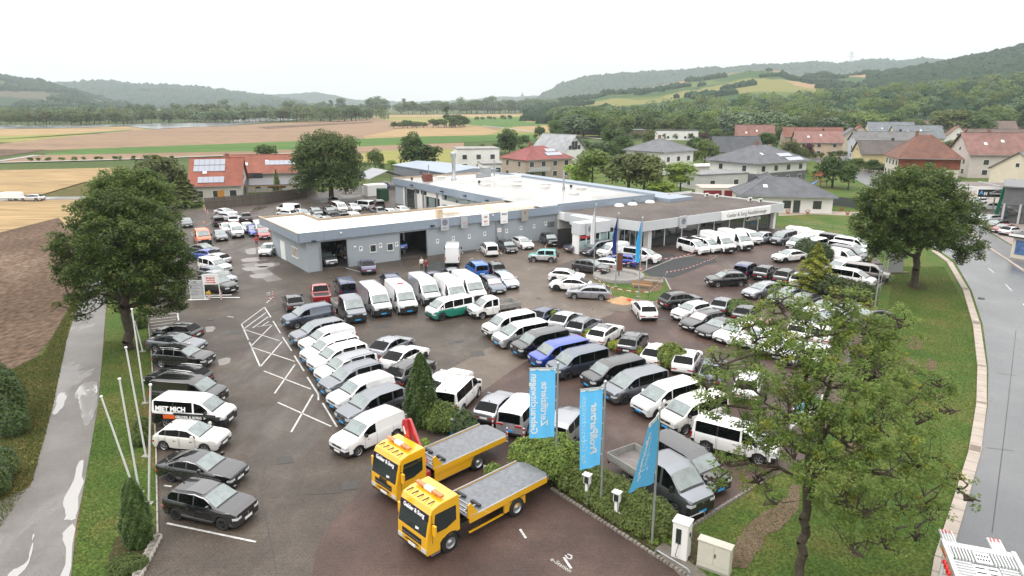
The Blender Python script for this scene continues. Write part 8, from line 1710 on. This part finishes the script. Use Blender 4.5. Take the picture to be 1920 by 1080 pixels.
def bucket(label,px,py,s=1,z=0):
 P=empty('bucket',at(px,py,z),0,label=label,cat='bucket');mb=MB();mb.lathe([(.15*s,0),(.2*s,.35*s),(.18*s,.35*s),(.14*s,.04)],14);mb.build('bowl',buck,P);mb=MB();mb.lathe([(.2*s,.33*s),(.22*s,.36*s),(.2*s,.38*s)],14);mb.build('rim',buck,P)
bucket('orange bucket in front of the heap of sand',1179,568,1.1);bucket('orange bucket at the bumper of the black SUV',1427,519,1.6)
for lb,px,py in(('orange traffic cone by the kerb of the trench',1201,508),('small orange cone beside the long grey estate',1145,563),('orange cone near the far left van block',383,420)):
 P=empty('traffic_cone',at(px,py),0,label=lb,cat='traffic cone');mb=MB();mb.lathe([(.13,.03),(.03,.5),(.005,.5)],12);mb.build('cone',buck,P);bbox('foot',buck,P,-.17,.17,-.17,.17,0,.03);mb=MB();mb.lathe([(.095,.2),(.065,.33)],12);mb.build('white_band',whitep,P)
for k,(px,py)in enumerate(POTS):
 P=empty('flower_pot',at(px,py),0,label='terracotta pot with red flowers on the bungalow terrace',cat='flower pot',group='flower pots on the bungalow terrace');mb=MB();mb.lathe([(.2,0),(.32,.4),(.28,.4),(.18,.1)],12);mb.build('pot',terra,P);rs=np.random.default_rng(k);crown_obj('flowers',quads(sph(120,rs)*np.array([.42,.42,.3])+np.array([0,0,.6]),.09,rs),[LF['olive'],mat('petal_red',(.30,.06,.04),rough=.7)],(rs.uniform(size=120)<.5).astype(int),P)
b=at(1303,0)if 0 else at(1063+240,0)if 0 else None
P=empty('plant_pot',at(1303-0,461),0,label='orange plant pot at the showroom entrance beside the black SUV',cat='plant pot')if 0 else empty('plant_pot',at(1062,457),0,label='orange plant pot at the showroom entrance beside the black SUV',cat='plant pot');mb=MB();mb.lathe([(.22,0),(.38,.8),(.33,.8),(.2,.1)],14);mb.build('pot',mat('pot_orange',(.5,.13,.05),rough=.7),P);rs=np.random.default_rng(5);crown_obj('plant',quads(sph(160,rs)*np.array([.3,.3,.2])+np.array([0,0,.85]),.09,rs),[LF['olive']],None,P)
P=empty('bicycle',at(1050,450),R(20),label='dark bicycle leaning in the entrance niche',cat='bicycle')
for x in(-.55,.55):
 mb=MB();n=14
 for i in range(n):a,a2=6.2832*i/n,6.2832*(i+1)/n;mb.tube((x+.33*math.cos(a),0,.34+.33*math.sin(a)),(x+.33*math.cos(a2),0,.34+.33*math.sin(a2)),.02,n=4)
 mb.build('wheel',tyre,P)
mb=MB();mb.tube((-.55,0,.34),(-.1,0,.3),.02,n=5).tube((-.1,0,.3),(-.25,0,.85),.02,n=5).tube((-.2,0,.75),(.4,0,.8),.02,n=5).tube((.4,0,.95),(.55,0,.34),.02,n=5).tube((-.1,0,.3),(.4,0,.75),.02,n=5);mb.build('frame',trim,P);bbox('saddle',trim,P,-.38,-.12,-.06,.06,.85,.9)
# field trailer, playground, chair, tall van roof hatch
P=empty('car_trailer',at(24,376),0,label='white covered trailer standing on the field road behind the silver estate',cat='trailer');MB().box(-2.0,2.0,-1,1,.55,1.75,tx=.08,ty=.08).build('box',whitep,P,bevel=.05);bbox('frame',under,P,-2.1,2.4,-.8,.8,.4,.55)
for s in(-1,1):
 ty_,ri_=wheel_meshes(.32,s,1);link('tyre',ty_,P,loc=(0,s*.9,.32))
P=empty('playground_tower',at(1537,352),R(20),label='red brown wooden play tower with blue slide beside the dark bushy tree',cat='play tower')
for x in(-1,1):
 for y in(-1,1):bbox('post',mat('play_wood',(.28,.10,.05),rough=.8),P,x-.08,x+.08,y-.08,y+.08,0,3.2)
bbox('platform',M['play_wood'],P,-1,1,-1,1,1.5,1.62);MB().prism([(-1.2,3.0),(1.2,3.0),(0,4.0)],-1.2,1.2,'y').build('roof',M['play_wood'],P);MB().prism([(-1,1.6),(-4,.3),(-4,.4),(-1,1.75)],-.3,.3,'y').build('slide',mat('slide_blue',(.08,.2,.5),rough=.4),P)
P=empty('garden_chair',at(1466,393),R(40),label='dark garden chair at the bungalow wall',cat='chair');bbox('seat',trim,P,-.25,.25,-.25,.25,.4,.45);bbox('backrest',trim,P,-.25,.25,.2,.25,.45,.95)
for x in(-.23,.2):
 for y in(-.23,.2):bbox('leg',trim,P,x,x+.03,y,y+.03,0,.4)
bbox('roof_hatch',redt,cr3,-.2,.35,-.3,.3,2.585,2.62);bbox('hatch_lid',whitep,cr3,-.55,.5,-.45,.45,2.56,2.583)
P=empty('low_grey_car_cover',(0,0,0))if 0 else None
# car transporter, bottom right
b=at(1850,1065,3.3);T=empty('car_transporter',Vector((b.x,b.y,0)),R(-20),label='white car transporter deck with perforated ramps on the road at the bottom right',cat='car transporter')
stw=mat('transporter_white',(.72,.73,.75),rough=.35,metal=.2,var=.15,vscale=3)
zt=3.3
bbox('deck_frame',stw,T,-1.25,-1.1,-5,1.3,zt-.2,zt+.12);bbox('deck_frame',stw,T,1.1,1.25,-5,1.3,zt-.2,zt+.12);bbox('cross_beam',stw,T,-1.095,1.095,1.0,1.3,zt-.18,zt+.05)
for k in range(7):bbox('channel',stw,T,-1.05+k*.11,-1.0+k*.11,.25,.98,zt-.05,zt+.05);bbox('channel',stw,T,.35+k*.11,.40+k*.11,.25,.98,zt-.05,zt+.05)
bbox('centre_plate',stw,T,-.25,.3,.3,.98,zt-.04,zt+.0)
for k in range(5):
 for j in range(2):bbox('slot',under,T,-.18+k*.09,-.13+k*.09,.45+j*.25,.55+j*.25,zt+.001,zt+.004)
for k in range(22):
 y=.15-k*.18;bbox('rung',stw,T,-1.05,-.45,y-.07,y,zt-.06,zt+.0);bbox('rung',stw,T,.45,1.05,y-.07,y,zt-.06,zt+.0)
bbox('walkway',stw,T,-.43,.43,-5,.18,zt-.1,zt-.05)
for k in range(14):bbox('tread_slot',under,T,-.36,-.06,-.05-k*.3,.02-k*.3,zt-.049,zt-.046);bbox('tread_slot',under,T,.06,.36,-.05-k*.3,.02-k*.3,zt-.049,zt-.046)
for x in(-.82,.86):
 rmp=bbox('ramp',stw,T,x-.24,x+.24,1.35,2.5,zt-.25,zt-.2);
 for k in range(5):bbox('ramp_rib',stw,rmp,x-.22+k*.1,x-.17+k*.1,1.36,2.48,zt-.198,zt-.16)
 for k in range(3):bbox('red_mark',redt,rmp,x-.16+k*.13,x-.11+k*.13,2.25,2.47,zt-.158,zt-.15)
for k in range(3):
 mb=MB();y=-.1-k*.32
 for i in range(7):a0,a1=4.4*i/7-2.2,4.4*(i+1)/7-2.2;mb.tube((-1.38+.0,y+.13*math.sin(a0),zt-.1+.13*math.cos(a0)),(-1.38,y+.13*math.sin(a1),zt-.1+.13*math.cos(a1)),.05,n=6)
 mb.build('red_strap',redt,T)
bbox('amber_reflector',amber,T,-1.28,-1.252,.3,.9,zt-.1,zt+.02);bbox('chassis',under,T,-1.0,1.0,-5,1.2,.7,1.1);bbox('lower_deck',stw,T,-1.2,1.2,-5,1.2,1.15,1.3)
for s in(-1,1):
 for y in(-3.5,-1.5):mb=MB();mb.lathe([(.2,-.15),(.45,-.15),(.48,0),(.45,.15),(.2,.15)],18,axis='y');o=mb.build('wheel',tyre,T,loc=(s*1.0,y,.48));o.rotation_euler=(0,0,R(90))
 for y in(-4.5,-2,.8):bbox('stanchion',stw,T,s*1.18-.05,s*1.18+.05,y-.05,y+.05,1.3,zt-.2)
for lb,px,py,h in(('dark marker stake left of the transporter',1766,1078,1.0),('second dark marker stake beside the transporter',1786,1060,1.1)):
 P=empty('marker_stake',at(px,py),0,label=lb,cat='post');MB().tube((0,0,0),(0,0,h),.03,n=6).build('stake',trim,P)
# people
skin=mat('skin',(.45,.25,.18),rough=.6);MP={}
def person(label,px,py,rz,shirt,legs,hair=(.05,.03,.02),short=False,arms=0,pos=None,sit=False,skirt=False):
 loc=at(px,py)if pos is None else Vector(pos);root=empty('person',loc,R(rz),label=label,cat='person')
 J=[(0,0,.95),(0,0,1.15),(0,0,1.38),(0,0,1.50),(.01,0,1.56),(.02,0,1.66),(.01,0,1.74)];rad=[.15,.135,.16,.06,.075,.105,.06];E=[(0,1),(1,2),(2,3),(3,4),(4,5),(5,6)]
 for s in(-1,1):
  n=len(J)
  if sit:J+=[(.1,s*.1,.92),(.5,s*.12,.95),(.55,s*.12,.55),(.68,s*.12,.5)]
  else:J+=[(0,s*.09,.88),(.03*s+.02,s*.11,.48),(-.03*s,s*.12,.10),(.12-.03*s,s*.13,.05)]
  rad+=[.10,.065,.045,.04];E+=[(0,n),(n,n+1),(n+1,n+2),(n+2,n+3)]
  n=len(J);
  if arms==1 and s==1:J+=[(0,s*.19,1.40),(.08,s*.26,1.12),(.26,s*.12,1.32),(.30,s*.08,1.42)]
  elif arms==2:J+=[(0,s*.19,1.40),(.05,s*.25,1.13),(.28,s*.1,1.14),(.34,s*.06,1.14)]
  else:J+=[(0,s*.19,1.40),(-.02,s*.25,1.12),(.05,s*.26,.88),(.07,s*.26,.80)]
  rad+=[.062,.045,.035,.04];E+=[(2,n),(n,n+1),(n+1,n+2),(n+2,n+3)]
 me=bpy.data.meshes.new('p');me.from_pydata(J,E,[]);o=bpy.data.objects.new('p',me);C.objects.link(o);m=o.modifiers.new('s','SKIN');sv=me.skin_vertices[0].data
 for i,r in enumerate(rad):sv[i].radius=(r,r*(1.25 if i in(1,2)else 1))
 sv[0].use_root=True;o.modifiers.new('u','SUBSURF').levels=1;bpy.context.view_layer.update();m2=bpy.data.meshes.new_from_object(o.evaluated_get(bpy.context.evaluated_depsgraph_get()));bpy.data.objects.remove(o)
 m2.materials.clear()
 for q in(skin,shirt,legs,mat('hair_%.2f'%hair[0],hair,rough=.8),mat('shoe_dark',(.03,.03,.03),rough=.6)):m2.materials.append(q)
 for pl in m2.polygons:
  x,y,z=pl.center;k=1
  if z>1.68 or(z>1.58 and x<-.03):k=3
  elif z>1.47:k=0
  elif z<.95 and abs(y)<.21:k=2 if(z>(.5 if short else .12))else(0 if z>.12 else 4)
  elif abs(y)>.235 and z<1.2 and not skirt:k=0 if z<1.1 else 1
  elif x>.2 and z>.98:k=0
  pl.material_index=k;pl.use_smooth=True
 link('body',m2,root);return root
sw=mat('shirt_white',(.75,.74,.72),rough=.8);sr=mat('shirt_red',(.45,.03,.03),rough=.8);tb=mat('trousers_dark',(.02,.022,.03),rough=.85);tbl=mat('shorts_blue',(.08,.10,.16),rough=.85)
person('person in red top and dark shorts walking on the wet asphalt left of the garage',482,465,-90,sr,tbl,short=True,arms=2)
person('bald person in white shirt and dark trousers behind the tall vans, hand at chin',791,508,-60,sw,tb,hair=(.40,.22,.16),arms=1)
person('person in dark red jacket standing close to the bald one in white',799,512,-120,mat('jacket_red',(.22,.015,.03),rough=.8),tb,arms=0)
person('person in white shirt at the grey wall behind the white estate, looking down',981,449,-70,sw,tb,arms=2)
p=at(1018,478);person('driver with bare arms inside the green and silver off roader',0,0,172,mat('shirt_tan',(.4,.25,.18),rough=.8),tb,pos=(p.x+.35,p.y+.3,-.38),sit=True)
# air: the valley fades to blue grey
hm=bpy.data.materials.new('air');hm.use_nodes=True;nt=hm.node_tree;nt.nodes.clear();out=nt.nodes.new('ShaderNodeOutputMaterial');pv=nt.nodes.new('ShaderNodeVolumePrincipled')
pv.inputs['Color'].default_value=(.83,.92,1.0,1);pv.inputs['Density'].default_value=.00012;pv.inputs['Anisotropy'].default_value=.2;nt.links.new(pv.outputs['Volume'],out.inputs['Volume'])
top=max((v[2]for k in HILLS.values()for v in k[0]),default=200)+80
hb_=MB().box(-6600,6600,-310,6700,-3,max(top,120));o=hb_.build('haze',hm);tag(o,kind='stuff')
